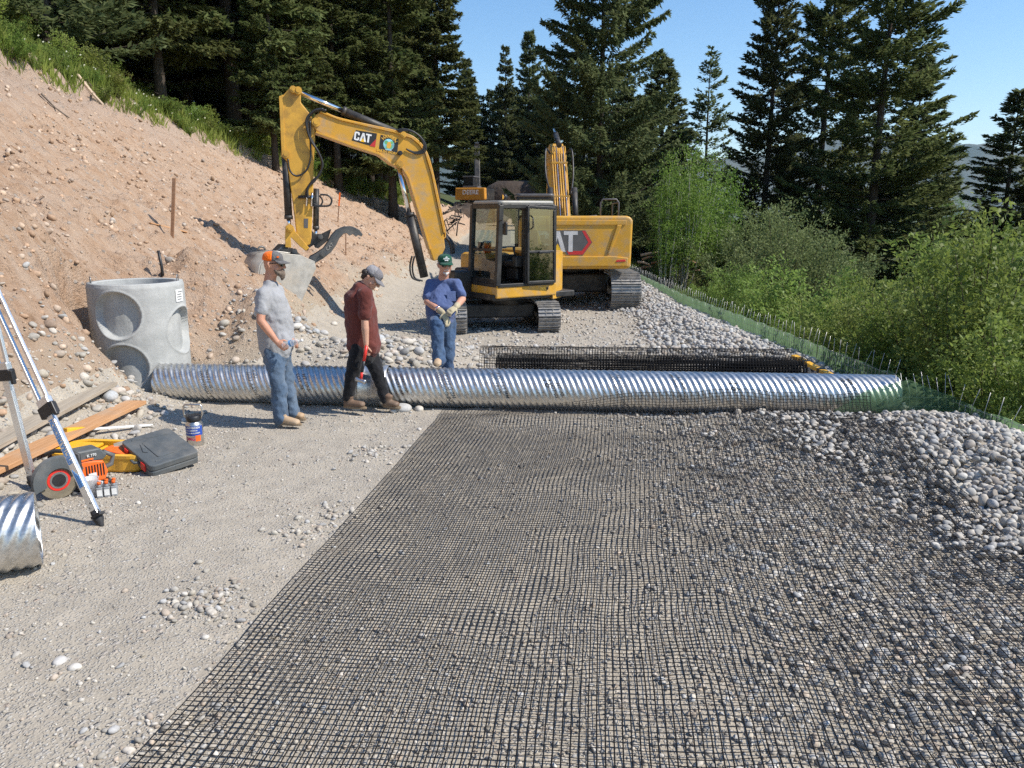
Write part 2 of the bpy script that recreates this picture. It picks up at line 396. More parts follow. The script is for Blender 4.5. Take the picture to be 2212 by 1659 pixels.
def stones(name, P, S, kind_shapes, palette, seed, tilt=.35, kind='stuff', flat=(.45, .8)):
    """P (N,3) resting points, S (N,) mean radius; one mesh of loose stones"""
    shapes, F = kind_shapes; rs = np.random.RandomState(seed); N = len(P); nv = len(shapes[0])
    sh = np.stack(shapes)[rs.randint(0, len(shapes), N)]
    dim = np.stack([rs.uniform(.9, 1.35, N), rs.uniform(.7, 1.0, N), rs.uniform(flat[0], flat[1], N)], 1) * S[:, None]
    W = sh * dim[:, None, :]
    a = rs.uniform(0, 6.283, N); b = rs.normal(0, tilt, N); c = rs.normal(0, tilt, N)
    def rot(W, ang, i, j):
        ca, sa = np.cos(ang)[:, None], np.sin(ang)[:, None]; x, y = W[:, :, i].copy(), W[:, :, j].copy()
        W[:, :, i] = x * ca - y * sa; W[:, :, j] = x * sa + y * ca
    rot(W, b, 0, 2); rot(W, c, 1, 2); rot(W, a, 0, 1)
    W += P[:, None, :]
    pal = np.array(palette); tint = pal[rs.randint(0, len(pal), N)] * rs.uniform(.62, 1.02, (N, 1))
    FF = (F[None] + (np.arange(N) * nv)[:, None, None]).reshape(-1, 3)
    return np_mesh(name, W.reshape(-1, 3), FF, M_stone, True, np.repeat(tint, nv, 0))
PAL_GREY = [(.48, .46, .43), (.53, .50, .45), (.42, .41, .39), (.50, .46, .40), (.58, .55, .50), (.40, .41, .41), (.49, .43, .37)]
PAL_TAN = [(.51, .47, .40), (.48, .43, .35), (.55, .50, .43), (.44, .41, .36), (.49, .41, .33), (.57, .53, .47), (.46, .45, .43)]
PAL_BANK = [(.42, .31, .23), (.48, .38, .30), (.50, .43, .36), (.38, .27, .19), (.45, .40, .35)]
def scatter(n, x0, x1, y0, y1, seed, power=1.0, keep=None):
    rs = np.random.RandomState(seed)
    x = rs.uniform(x0, x1, n); y = y0 + (y1 - y0) * rs.uniform(0, 1, n) ** power
    if keep is not None:
        k = rs.uniform(0, 1, n) < keep(x, y); x, y = x[k], y[k]
    return x, y
def seen(x, y, m=1.12):
    """points that the photograph could plausibly take in, plus a margin"""
    return (np.abs(x) < (y * .976 + .6) * .662 * m + .5) & (y > 1.9)
def ground_stones(name, x, y, s, shapes, pal, seed, sink=.3, **kw):
    k = seen(x, y); x, y, s = x[k], y[k], s[k]
    P = np.stack([x, y, height(x, y) + s * sink], 1)
    o = link(name, stones(name, P, s, shapes, pal, seed, **kw)); o['kind'] = 'stuff'; return o
SH_R0 = rock_shapes(2, 8, .24, 66, 1); SH_S = rock_shapes(1, 8, .25, 1, 2); SH_M = rock_shapes(2, 8, .22, 2, 0); SH_A = rock_shapes(2, 8, .3, 3, 5); SH_C = rock_shapes(1, 8, .2, 4, 0)
road = lambda x, y: ((x > x_toe(y) - .6) & (x < x_fence(y) - .1)).astype(float)
patch = lambda x, y: road(x, y) * np.clip(.30 + 1.5 * fbm(x * .9, y * .9, 101, 3), .10, 1)
rs = np.random.RandomState(5)
x, y = scatter(60000, -5.2, 4.6, 1.9, 11, 12, 1.25, patch); ground_stones('fine_gravel', x, y, .0045 + .010 * rs.uniform(0, 1, len(x)) ** 2.2, SH_S, PAL_TAN, 13, .25)
x, y = scatter(11000, -5.4, 4.6, 1.9, 20, 14, 1.2, patch); ground_stones('gravel', x, y, .009 + .017 * rs.uniform(0, 1, len(x)) ** 3, SH_A, PAL_TAN, 15, .2)
# rounded pebbles in a windrow left of the mat and under its right half
def windrow(x, y):
    e = -1.9 + .135 * y; return road(x, y) * np.exp(-((x - e + .28 + .2 * np.sin(y * 1.9)) / .24) ** 2) * np.clip(.32 + .9 * fbm(x * 1.7, y * 1.7, 55, 2), 0, 1) * (y < 7.2)
x, y = scatter(26000, -2.6, .2, 1.9, 7.2, 16, 1.1, windrow); ground_stones('pebbles', x, y, .008 + .019 * rs.uniform(0, 1, len(x)) ** 2.4, SH_M, PAL_TAN, 17, .35)
under = lambda x, y: road(x, y) * sstep(.3, 2.6, x + .5 * fbm(x * .8, y * .8, 77, 2)) * .9 + .05
x, y = scatter(24000, -1.4, 3.7, 1.9, 8.6, 18, 1.1, under); ground_stones('river_gravel', x, y, (.008 + .022 * rs.uniform(0, 1, len(x)) ** 1.7) * (.6 + .5 * sstep(.3, 2.0, x)), SH_R0, [sc(c, 1.12) for c in PAL_GREY + PAL_TAN], 19, .3)
# washed river rock on the shoulder by the fence
sh1 = lambda x, y: (x < x_fence(y) - .05) * sstep(2.65, 3.3, x + .12 * np.sin(y * 3) + .12 * (y - 5)) * 1.0
x, y = scatter(15000, 2.4, 4.75, 2.4, 8.75, 20, 1.0, sh1); k = seen(x, y); x, y = x[k], y[k]
s = .016 + .027 * rs.uniform(0, 1, len(x)) ** 1.8; lay = rs.uniform(-.02, .06, len(x))
P = np.stack([x, y, height(x, y) + lay], 1)
SH_R = rock_shapes(2, 10, .26, 6, 2)
PAL_ROCK = [(.50, .47, .42), (.55, .51, .45), (.45, .43, .39), (.52, .47, .40), (.58, .55, .49), (.43, .42, .40), (.50, .44, .37)]
o = link('river_rock', stones('river_rock', P, s, SH_R, PAL_ROCK, 21, tilt=.55, flat=(.42, .85))); o['kind'] = 'stuff'
sh2 = lambda x, y: (x < x_fence(y) - .05) * sstep(x_fence(y) - 2.3 + .4 * np.sin(y * .8), x_fence(y) - 1.2, x)
x, y = scatter(11000, 2.0, 4.7, 9.3, 30, 22, 1.0, sh2); P = np.stack([x, y, height(x, y) + rs.uniform(-.02, .05, len(x))], 1)
o = link('shoulder_rock', stones('shoulder_rock', P, .03 + .04 * rs.uniform(0, 1, len(x)) ** 1.8, SH_C, PAL_GREY, 23, tilt=.5)); o['kind'] = 'stuff'
# cobbles of the spoil heap and along the toe
heap = lambda x, y: np.clip(np.exp(-((x + 1.6) / 1.5) ** 2 - ((y - 10.8) / .9) ** 2) * 1.1 + .14, 0, 1) * (y > 9.35)
x, y = scatter(5200, -4.2, 3.2, 9.3, 13.6, 24, 1.0, heap); ground_stones('spoil_cobbles', x, y, .02 + .05 * rs.uniform(0, 1, len(x)) ** 3, SH_M, PAL_GREY + PAL_TAN, 25, .3)
x, y = scatter(1500, -5.4, -3.4, 4.5, 9.0, 26, 1.0, lambda x, y: np.exp(-((x - x_toe(y) - .1) / .7) ** 2)); ground_stones('toe_cobbles', x, y, .016 + .05 * rs.uniform(0, 1, len(x)) ** 3, SH_A, PAL_TAN, 27, .25)
x, y = scatter(7000, -2.8, 4.0, 12, 30, 28, 1.3, lambda x, y: .8 + 0 * x); ground_stones('road_gravel', x, y, .018 + .03 * rs.uniform(0, 1, len(x)) ** 2.5, SH_C, PAL_TAN, 29, .2)
# clods of earth lying on the cut face
PAL_CLOD = [(.54, .37, .25), (.48, .32, .21), (.58, .43, .31), (.42, .28, .18), (.60, .47, .36)]
ck_ = lambda x, y: ((bank_t(x, y) > -.02) & (bank_t(x, y) < .97)) * np.clip(.55 + 1.4 * fbm(x * .8, y * .8, 98, 3), .08, 1)
x, y = scatter(22000, -10.7, -2.6, 6.5, 34, 130, 1.35, ck_); s = .010 + .050 * rs.uniform(0, 1, len(x)) ** 4.5
P = np.stack([x, y, height(x, y) + s * .1], 1); o = link('dirt_clods', stones('dirt_clods', P, s, SH_S, PAL_CLOD, 131, tilt=.8, flat=(.6, .95))); o['kind'] = 'stuff'
# stones bedded in the cut face
bankk = lambda x, y: ((bank_t(x, y) > .0) & (bank_t(x, y) < .92)) * np.clip(.7 - 1.0 * bank_t(x, y) + fbm(x * .7, y * .7, 88, 2), .1, 1)
x, y = scatter(5500, -10.7, -2.6, 6.5, 36, 30, 1.3, bankk); s = .010 + .055 * rs.uniform(0, 1, len(x)) ** 7
P = np.stack([x, y, height(x, y) + s * .12], 1); o = link('bank_stones', stones('bank_stones', P, s, SH_A, PAL_BANK, 31, tilt=.7, flat=(.6, .9))); o['kind'] = 'stuff'
# ================================================================ site materials
def galv():
    t = NT('galvanised steel'); P = t.pos()
    v = t.n('TexVoronoi', {'Scale': 60, 'Vector': P}); s = t.n('SeparateColor', {0: v.outputs['Color']}).outputs[0]
    c = t.ramp(s, [(0, (.52, .52, .51)), (1, (.72, .71, .69))])
    c = t.mix(t.ramp(t.noise(3, 5, P), [(.5, 0), (.75, .25)]), c, (.50, .49, .46, 1))
    return t.pbr(c, t.ramp(t.noise(14, 4, P), [(.3, .34), (.7, .50)]), 1.0, t.bump(t.noise(25, 2, P), .06, .01))
M_galv = galv()
def concrete():
    t = NT('cast concrete'); P = t.objc()
    st = t.n('Mapping', {'Vector': P, 'Scale': (5, 5, .7)}).outputs[0]
    c = t.ramp(t.noise(2.2, 6, P, .6), [(.3, (.30, .31, .30)), (.6, (.42, .425, .41)), (.8, (.48, .48, .46))])
    c = t.mix(t.ramp(t.noise(2, 4, st), [(.5, 0), (.8, .5)]), c, (.28, .28, .27, 1))
    z = t.n('SeparateXYZ', {0: P}).outputs[2]
    c = t.mix(t.ramp(t.math('ADD', z, t.math('MULTIPLY', t.noise(5, 4, P), .4)), [(.18, .8), (.5, 0)]), c, (.40, .34, .26, 1))
    pits = t.ramp(t.vor(28, P), [(.03, 1), (.09, 0)])
    c = t.mix(t.math('MULTIPLY', pits, .5), c, (.16, .16, .155, 1))
    return t.pbr(c, .85, 0, t.bump(t.math('SUBTRACT', t.noise(30, 5, P), pits), .35, .01), .3)
M_conc = concrete()
def wood(name, a, b, dirt=(.36, .32, .26)):
    t = NT(name); P = t.objc(); s = t.n('Mapping', {'Vector': P, 'Scale': (1.2, 16, 16)}).outputs[0]
    c = t.ramp(t.noise(2.2, 6, s, .6), [(.3, a), (.7, b)])
    c = t.mix(t.ramp(t.noise(3, 5, P), [(.5, 0), (.75, .5)]), c, (*dirt, 1))
    return t.pbr(c, .8, 0, t.bump(t.noise(5, 4, s), .4, .006), .25)
M_oldwood = wood('weathered plank', (.27, .23, .18), (.43, .37, .29)); M_newwood = wood('sawn plank', (.42, .22, .10), (.58, .33, .17))
M_stake = wood('stake wood', (.26, .14, .08), (.38, .22, .13)); M_log = wood('bare log', (.42, .30, .20), (.62, .50, .37)); M_twig = wood('twigs', (.12, .10, .08), (.24, .19, .15))
M_black = paint('black plastic', (.018, .018, .02), .45, var=.3); M_rubber = paint('black rubber', (.022, .022, .024), .6, var=.3, dirt=(.25, .22, .18), dirt_amt=.35)
M_alu = paint('aluminium', (.72, .73, .74), .38, 0.85, .04, bump=.03); M_white = paint('white plastic', (.72, .72, .70), .45)
M_chrome = paint('chrome rod', (.8, .81, .83), .12, 1.0, .03, bump=0); M_steel = paint('worn steel', (.30, .30, .30), .45, .8, .2, dirt=(.30, .26, .21), dirt_amt=.5)
M_orange = paint('orange plastic', (.85, .14, .015), .4, dirt=(.3, .2, .12), dirt_amt=.25); M_safety = paint('fluorescent orange', (1.0, .17, .01), .6)
M_yel = paint('yellow plastic', (.80, .42, .02), .45, dirt=(.45, .33, .16), dirt_amt=.4); M_blue = paint('blue print', (.02, .07, .36), .45, bump=0); M_red = paint('red plastic', (.65, .03, .02), .4)
M_case = paint('dark grey plastic', (.085, .095, .10), .5, var=.15, dirt=(.24, .22, .19), dirt_amt=.5); M_ink = paint('black ink', (.07, .07, .07), .6, bump=0); M_skyblue = paint('blue lettering', (.10, .30, .62), .5, bump=0)
M_grid = paint('geogrid polymer', (.008, .008, .009), .7, var=.2, bump=0, spec=.2)
def clear(name, col, alpha, rough=.05):
    t = NT(name); tr = t.n('BsdfTransparent', {'Color': (*[.6 + .4 * k for k in col], 1)}); g = t.n('BsdfPrincipled', {'Base Color': (*col, 1), 'Roughness': rough})
    m = t.n('MixShader', {'Fac': alpha, 1: tr.outputs[0], 2: g.outputs[0]}); t.t.links.new(m.outputs[0], t.out.inputs['Surface']); return t.mat
M_clear = clear('clear plastic', (.85, .88, .90), .28); M_frost = clear('milky plastic', (.8, .8, .8), .5, .3)
# ================================================================ the steel culvert
PA, PB = Vector((-4.22, 9.10, .215)), Vector((4.22, 8.30, .235))
PD = (PB - PA).normalized(); PL = (PB - PA).length; PU = Vector((0, 0, 1)); PU = (PU - PD * PU.dot(PD)).normalized(); PN = PU.cross(PD).normalized()
if PN.y > 0: PN = -PN                                    # PN points to the camera side
PR, PAMP, PIT = .229, .0062, .068; LEAD = PIT * 9
def pipe_r(s, psi):
    u = s - LEAD * psi / (2 * math.pi)
    k = np.mod(u / LEAD + .02, 1.0) - .02
    return PR + PAMP * np.cos(2 * math.pi * u / PIT) + .004 * np.exp(-((k - .055) / .007) ** 2) - .002 * np.exp(-((k - .075) / .008) ** 2)
def pipe_pt(s, psi, r):
    A, D, U, N = [np.array(k) for k in (PA, PD, PU, PN)]
    s, psi, r = np.broadcast_arrays(s, psi, r)
    return A + D * s[..., None] + U * (r * np.cos(psi))[..., None] + N * (r * np.sin(psi))[..., None]
def pipe_mesh(name, s0, s1, t=.003):
    s = np.arange(s0, s1 + 1e-6, .0075); psi = np.linspace(0, 2 * math.pi, 57)[:-1]
    S, Q = np.meshgrid(s, psi, indexing='ij'); r = pipe_r(S, Q)
    nz, nq = S.shape
    V = np.concatenate([pipe_pt(S, Q, r).reshape(-1, 3), pipe_pt(S, Q, r - t).reshape(-1, 3)])
    i = np.arange(nz - 1)[:, None] * nq; j = np.arange(nq)[None]; j2 = (j + 1) % nq
    F = np.stack([i + j, i + j2, i + nq + j2, i + nq + j], -1).reshape(-1, 4); n = nz * nq
    G = F[:, ::-1] + n
    e = np.arange(nq); e2 = (e + 1) % nq; L = (nz - 1) * nq
    caps = np.concatenate([np.stack([e2, e, e + n, e2 + n], 1), np.stack([L + e, L + e2, L + e2 + n, L + e + n], 1)])
    return np_mesh(name, V, np.concatenate([F, G, caps]), M_galv, True)
SJ = (Vector((-1.62, 8.85, .22)) - PA).dot(PD)
culv1 = tag(link('culvert_pipe', pipe_mesh('culvert_pipe', 0, SJ)), 'short corrugated galvanised pipe running from the concrete manhole to the coupling band', 'culvert pipe')
culv2 = tag(link('culvert_pipe', pipe_mesh('culvert_pipe', SJ + .01, PL)), 'long corrugated galvanised pipe reaching through the green wire fence', 'culvert pipe')
def pipe_text(txt, s0, psi0, size, parent, m=M_ink):
    V, F = text_vf(txt, size, 0, size * .004, 'LEFT')
    bm = bmesh.new(); vs = [bm.verts.new(v) for v in V]
    for f in F:
        try: bm.faces.new([vs[i] for i in f])
        except ValueError: pass
    bmesh.ops.triangulate(bm, faces=bm.faces[:]); bmesh.ops.subdivide_edges(bm, edges=bm.edges[:], cuts=2, use_grid_fill=True)
    V = np.array([v.co[:] for v in bm.verts]); bm.verts.index_update(); F = [[v.index for v in f.verts] for f in bm.faces]; bm.free()
    al = math.atan(LEAD / (2 * math.pi * PR)); dpsi = V[:, 0] * math.cos(al) / PR
    psi = psi0 + dpsi; s = s0 + LEAD * dpsi / (2 * math.pi) + V[:, 1]
    W = pipe_pt(s, psi, pipe_r(s, psi) + .0018)
    MB().add(W, F).build('stencil_lettering', m, parent)
def s_at(px, Y=8.8): return (at(px, 830, 1).x * 0 + ((px - 1106) / 1671 * (Y * .976 + .43) - PA.x)) / PD.x
for px, rows in ((455, ('ZN 610 G', 'USS/POSCO IND.')), (560, ('A IN', '18:03 AASHTO'))):
    for k, r_ in enumerate(rows): pipe_text(r_, s_at(px, 9.0) - .06 * k, .55 + .12 * k, .062, culv1)
for px, rows, p0 in ((668, ('HT 10-5', 'LOT 05'), .75),): 
    for k, r_ in enumerate(rows): pipe_text(r_, s_at(px, 8.95) - .07 * k, p0, .066, culv1)
for px, rows, p0 in ((872, ('HT 10-', 'LOT 05'), .95), (960, ('AZ 610 G ZN', 'USS/POSCO IND.'), .45), (1075, ('A IN 1.63 MM', '2020  18:02'), .4), (1205, ('HT 10-', 'LOT 05'), 1.0), (1330, ('AZ 610', 'USS/POSCO IND.'), .4), (1455, ('1.63 MM', '04-2020  18:02'), .35), (1690, ('RM216 03.0', 'A 52'), .35), (1800, ('MM IN 1.6', '08-05-2020'), .45)):
    for k, r_ in enumerate(rows): pipe_text(r_, s_at(px, 8.6) - .07 * k, p0, .062, culv2)
pipe_text('16', s_at(1180, 8.6), .75, .13, culv2); pipe_text('16', s_at(1570, 8.5), .75, .13, culv2)
# coupling band round the joint
bt = thing('coupling_band', 'smooth galvanised coupling band bolted round the joint of the two pipes', 'pipe band')
mb = MB(); prof = [(-.19, .246), (-.185, .252), (-.15, .252), (-.14, .258), (-.12, .258), (-.11, .246), (.11, .246), (.12, .258), (.14, .258), (.15, .252), (.185, .252), (.19, .246)]
Mb = frame(PN, PU, PA + PD * SJ); Mb = Mb if (Mb.to_3x3() @ Vector((0, 0, 1))).dot(PD) > 0 else frame(PU, PN, PA + PD * SJ)
mb.lathe([(r, z) for z, r in prof], 64, Mb, caps=False); mb.build('band', M_galv, bt)
for k in (-.13, .13):
    c = PA + PD * (SJ + k) + PU * .285 + PN * .05
    mb = MB(); mb.cyl(c - PN * .07, c + PN * .07, .007, 8); mb.box((0, 0, 0), (.03, .03, .05), Matrix.Translation(c - PN * .05)); mb.box((0, 0, 0), (.03, .03, .05), Matrix.Translation(c + PN * .05)); mb.build('bolt', M_galv, bt)
V, F = text_vf('16 5/8 G 12 3/4', .05, 0, .001)
V = V @ np.array([[0, 1, 0], [1, 0, 0], [0, 0, 1]])
psi = 1.5 - V[:, 1] / .25 * -1; MB().add(pipe_pt(SJ + V[:, 0] * .9, psi, np.full(len(V), .2475)), F).build('stencil_lettering', M_steel, bt)
# offcut of the same pipe in the near corner
def loose_pipe():
    e = Vector((-3.02, 4.62, .245)); d = Vector((-.86, -.50, 0)).normalized()
    s = np.arange(0, 1.6, .0075); psi = np.linspace(0, 2 * math.pi, 57)[:-1]; S, Q = np.meshgrid(s, psi, indexing='ij'); r = pipe_r(S, Q) + .004
    u = np.array((0, 0, 1.)); n_ = np.cross(u, np.array(d))
    def P(r): return np.array(e) + np.array(d) * S[..., None] + u * (r * np.cos(Q))[..., None] + n_ * (r * np.sin(Q))[..., None]
    V = np.concatenate([P(r).reshape(-1, 3), P(r - .004).reshape(-1, 3)]); nz, nq = S.shape
    i = np.arange(nz - 1)[:, None] * nq; j = np.arange(nq)[None]; j2 = (j + 1) % nq; n = nz * nq
    F = np.stack([i + j, i + j2, i + nq + j2, i + nq + j], -1).reshape(-1, 4); q = np.arange(nq); q2 = (q + 1) % nq
    return np_mesh('culvert_pipe', V, np.concatenate([F, F[:, ::-1] + n, np.stack([q2, q, q + n, q2 + n], 1)]), M_galv, True)
tag(link('culvert_pipe', loose_pipe()), 'loose offcut of corrugated pipe lying beside the tripod foot, cut by the photo edge', 'culvert pipe')
# ================================================================ concrete manhole
mh = thing('manhole_riser', 'round grey concrete manhole riser with round knockouts set in the bank', 'manhole', (MH[0], MH[1], -.12))
Rm, Hm = .545, 1.51
to_cam = math.atan2(-MH[1], -MH[0])
kn = [(to_cam - R(27) , 1.155, .275), (to_cam - R(24), .53, .275), (to_cam + R(62), .92, .28)]
a_ = np.linspace(0, 2 * math.pi, 241)[:-1]; z_ = np.linspace(0, Hm, 151); A_, Z_ = np.meshgrid(a_, z_)
rr = np.full(A_.shape, Rm); lip = np.zeros(A_.shape)
for ka, kz, kr in kn:
    da = (A_ - ka + math.pi) % (2 * math.pi) - math.pi; d = np.hypot(da * Rm, Z_ - kz)
    rr = rr - .075 * (1 - sstep(kr - .014, kr, d)); lip += .008 * np.exp(-((d - kr - .012) / .012) ** 2)
rr = rr + lip - .03 * sstep(Hm - .05, Hm, Z_) * .4 + .004 * fbm(A_ * 5, Z_ * 6, 7, 3)
V = np.stack([rr * np.cos(A_), rr * np.sin(A_), Z_], -1).reshape(-1, 3); na = len(a_)
i = np.arange(len(z_) - 1)[:, None] * na; j = np.arange(na)[None]; j2 = (j + 1) % na
F = np.stack([i + j, i + j2, i + na + j2, i + na + j], -1).reshape(-1, 4)
Vi = np.stack([.435 * np.cos(A_), .435 * np.sin(A_), Z_], -1).reshape(-1, 3); n = len(V); L = (len(z_) - 1) * na; q = np.arange(na); q2 = (q + 1) % na
link('concrete_barrel', np_mesh('concrete_barrel', np.concatenate([V, Vi]), np.concatenate([F, F[:, ::-1] + n, np.stack([L + q, L + q2, L + q2 + n, L + q + n], 1)]), M_conc, True), mh)
for ang in (to_cam - R(80), to_cam + R(72)):
    b = Vector((math.cos(ang) * .49, math.sin(ang) * .49, Hm)); s = Vector((-math.sin(ang), math.cos(ang), 0)) * .035
    MB().tube([b - s, b - s + Vector((0, 0, .05)), b - s * .5 + Vector((0, 0, .075)), b + s * .5 + Vector((0, 0, .075)), b + s + Vector((0, 0, .05)), b + s], .006, 6).build('lifting_loop', M_steel, mh)
def curved_patch(ang, z, w, h, r):
    aa = np.linspace(-w / 2, w / 2, 9) / r + ang; V = [(r * math.cos(x), r * math.sin(x), y) for y in (z - h / 2, z + h / 2) for x in aa]
    return V, [(k, k + 1, k + 10, k + 9) for k in range(8)]
ang = to_cam + R(58); V, F = curved_patch(ang, 1.385 - .04, .16, .15, Rm + .008); st = MB().add(V, F).build('label_sticker', M_white, mh)
for k in range(4):
    V, F = curved_patch(ang + (-.02 if k else .03), 1.39 - k * .03, .10 - .02 * (k % 2), .008, Rm + .0105); MB().add(V, F).build('print_line', M_case, st)
# ================================================================ geogrid mats
def grid_mesh(name, fn, na, nb, r=.0032, rt=.0026):
    """fn(a, b) -> points (arrays in 0..1); square lattice of polymer ribs"""
    a = np.linspace(0, 1, na); b = np.linspace(0, 1, nb); A, B = np.meshgrid(a, b, indexing='ij'); P = fn(A, B)
    dA = np.gradient(P, axis=0); dB = np.gradient(P, axis=1)
    nrm = np.cross(dA, dB); nrm /= np.linalg.norm(nrm, axis=-1, keepdims=True) + 1e-9
    tA = dA / (np.linalg.norm(dA, axis=-1, keepdims=True) + 1e-9); tB = dB / (np.linalg.norm(dB, axis=-1, keepdims=True) + 1e-9)
    Vs, Fs, off = [], [], 0
    for side, rad, ax in ((tA, r, 1), (tB, rt, 0)):
        ring = np.stack([P + side * rad, P + nrm * rad * .75, P - side * rad, P - nrm * rad * .75], 2)      # na, nb, 4, 3
        idx = np.arange(na * nb * 4).reshape(na, nb, 4)
        p, q = (idx[:, :-1], idx[:, 1:]) if ax == 1 else (idx[:-1], idx[1:])
        F = np.stack([p, np.roll(p, -1, 2), np.roll(q, -1, 2), q], -1).reshape(-1, 4)
        Vs.append(ring.reshape(-1, 3)); Fs.append(F + off); off += na * nb * 4
    return np_mesh(name, np.concatenate(Vs), np.concatenate(Fs), M_grid, False)
def mat_pt(A, B):
    Y = 1.55 + B * 6.86; xl = -1.92 + .1360 * Y; w = 4.50 + .05 * np.sin(Y)
    X = xl + A * w
    Yw = Y - .09 * (X - xl) + .02 * fbm(X * 1.1, Y * .6, 201, 2) ; X = X + .03 * fbm(X * .7, Y * .9, 202, 2) * sstep(0, .1, A)
    Z = height(X, Yw, False) + .032 + .030 * sstep(.2, .6, A) + .045 * fbm(X * 1.8, Yw * 1.5, 203, 3) * (.35 + sstep(.2, .6, A))
    Z = Z + .018 * np.sin((X - xl) * 7 + Yw * .5) * sstep(.55, .9, A)
    k = np.clip((B - .958) / .042, 0, 1) ** 1.3; Z = Z + k * (.03 + .24 * sstep(.12, .55, A)); Yw = Yw - .10 * k * sstep(.12, .55, A)
    return np.stack([X, Yw, Z], -1)
tag(link('geogrid_mat', grid_mesh('geogrid_mat', mat_pt, 124, 200)), 'black plastic geogrid mat spread flat over the gravel in front of the pipe', 'geogrid mat')
RA, RB = Vector((-.19, 9.93, .215)), Vector((3.68, 9.57, .235)); RD = (RB - RA).normalized(); RL = (RB - RA).length
def roll_pt(r0, r1, t0, t1, s0=0, s1=1, off=(0, 0, 0), wob=.004):
    def fn(A, B):
        th = t0 + (t1 - t0) * B; r = r0 + (r1 - r0) * B + wob * fbm(A * 9, B * 30, 210, 2)
        s = (s0 + (s1 - s0) * A) * RL; u = np.array((0, 0, 1.)); d = np.array(RD); n_ = np.cross(d, u)
        return np.array(RA) + np.array(off) + d * s[..., None] + u * (r * np.cos(th))[..., None] + n_ * (r * np.sin(th))[..., None]
    return fn
gr = thing('geogrid_roll', 'black rolled-up geogrid lying along the far side of the pipe', 'geogrid roll', (0, 0, 0))
link('rolled_layers', grid_mesh('rolled_layers', roll_pt(.11, .20, 0, 2 * math.pi * 5), 108, 150), gr)
link('loose_outer_layer', grid_mesh('loose_outer_layer', roll_pt(.27, .25, R(110), R(-110), -.055, .965, (0, .10, .02), .012), 110, 30), gr)
# ================================================================ wire-form fence with green fabric
def fabric_mat(name, a):
    t = NT(name); P = t.pos(); c = t.ramp(t.noise(3, 4, P), [(.3, (.16, .27, .14)), (.7, (.25, .38, .21))])
    d = t.n('BsdfDiffuse', {'Color': c}); tl = t.n('BsdfTranslucent', {'Color': c}); m = t.n('MixShader', {'Fac': .55, 1: d.outputs[0], 2: tl.outputs[0]})
    tr = t.n('BsdfTransparent', {'Color': (.75, .9, .75, 1)}); m2 = t.n('MixShader', {'Fac': a, 1: tr.outputs[0], 2: m.outputs[0]})
    t.t.links.new(m2.outputs[0], t.out.inputs['Surface']); return t.mat
M_fab = fabric_mat('green fabric', .88); M_veil = fabric_mat('thin green fabric', .45)
M_wire = paint('bright wire', (.42, .42, .41), .45, .6, bump=0)
def fence_panel(y0, y1, seed, label, group):
    rs = np.random.RandomState(seed); g = thing('wire_form_panel', label, 'wire fence', (0, 0, 0), 0, group)
    top = lambda y: float(I(y, [2, 6, 8.2, 9.2, 14, 20, 30], [.30, .31, .27, .30, .22, .10, .12])); bot = lambda x, y: hz(x - .05, y) - .22
    ys = np.linspace(y0, y1, int((y1 - y0) / .12) + 2); V = []
    for k, y in enumerate(ys):
        x = float(x_fence(y)) + .015 * math.sin(y * 5)
        for f in range(4): V.append((x + .02 * rs.normal() * (f in (1, 2)) * .5 + .012, y, bot(x, y) + (top(y) + .012 * math.sin(y * 9) - bot(x, y)) * f / 3))
    F = [(k * 4 + f, k * 4 + f + 1, (k + 1) * 4 + f + 1, (k + 1) * 4 + f) for k in range(len(ys) - 1) for f in range(3)]
    fo = link('geotextile', np_mesh('geotextile', np.array(V), np.array(F), M_fab, True), g)
    mb = MB(); y = y0 + .03
    far = y0 > 12; rad = .0033
    k = 0
    while y < y1 - .01:
        x = float(x_fence(y)) - .02; lean = rs.normal(0, .018); tall = k % 2 == 0
        z1 = top(y) + (rs.uniform(.16, .24) if tall else .0)
        mb.tube([(x, y, bot(x, y)), (x - .004, y, top(y)), (x + .02 + lean, y + rs.normal(0, .015), z1)], rad, 5); y += .10; k += 1
    for h in (.0, .10, .20, .30):
        mb.tube([(float(x_fence(y)) - .026, y, top(y) - .01 - h) for y in np.linspace(y0, y1, 10)], rad * .8, 4)
    mb.build('welded_wire', M_wire, g)
fence_panel(2.6, 5.35, 1, 'green lined wire panel beside the near river rock, at the photo edge', None)
fence_panel(5.38, 7.95, 2, 'green lined wire panel beside the river rock, ending at the pipe', None)
ys = [9.05, 11.6, 14.2, 16.8, 19.4, 22, 24.6, 27.2, 30]
for k in range(8): fence_panel(ys[k], ys[k + 1] - .03, 10 + k, 'green lined wire panel standing behind the long pipe' if k == 0 else 'green lined wire panel in the far row along the gravel shoulder', 'far wire panels along the shoulder' if k else None)
# thin fabric draped over the pipe mouth
rs = np.random.RandomState(3); g = thing('draped_fabric', 'thin see-through green fabric and bent wires draped over the pipe end', 'fabric', (0, 0, 0))
A_, B_ = np.meshgrid(np.linspace(0, 1, 26), np.linspace(0, 1, 14), indexing='ij')
X = 3.45 + 1.22 * A_; Zb = height(X, 7.95 + 0 * X, False) - .02
hgt_ = np.interp(A_, [0, .25, .6, 1], [.12, .36, .48, .30]); Yd = 8.02 - .10 * np.sin(B_ * 3.0) - .06 * A_ + .03 * fbm(A_ * 6, B_ * 5, 9, 2)
V = np.stack([X, Yd, Zb + B_ * hgt_], -1).reshape(-1, 3)
F = np.array([(i * 14 + j, i * 14 + j + 1, (i + 1) * 14 + j + 1, (i + 1) * 14 + j) for i in range(25) for j in range(13)])
link('veil', np_mesh('veil', V, F, M_veil, True), g)
mb = MB()
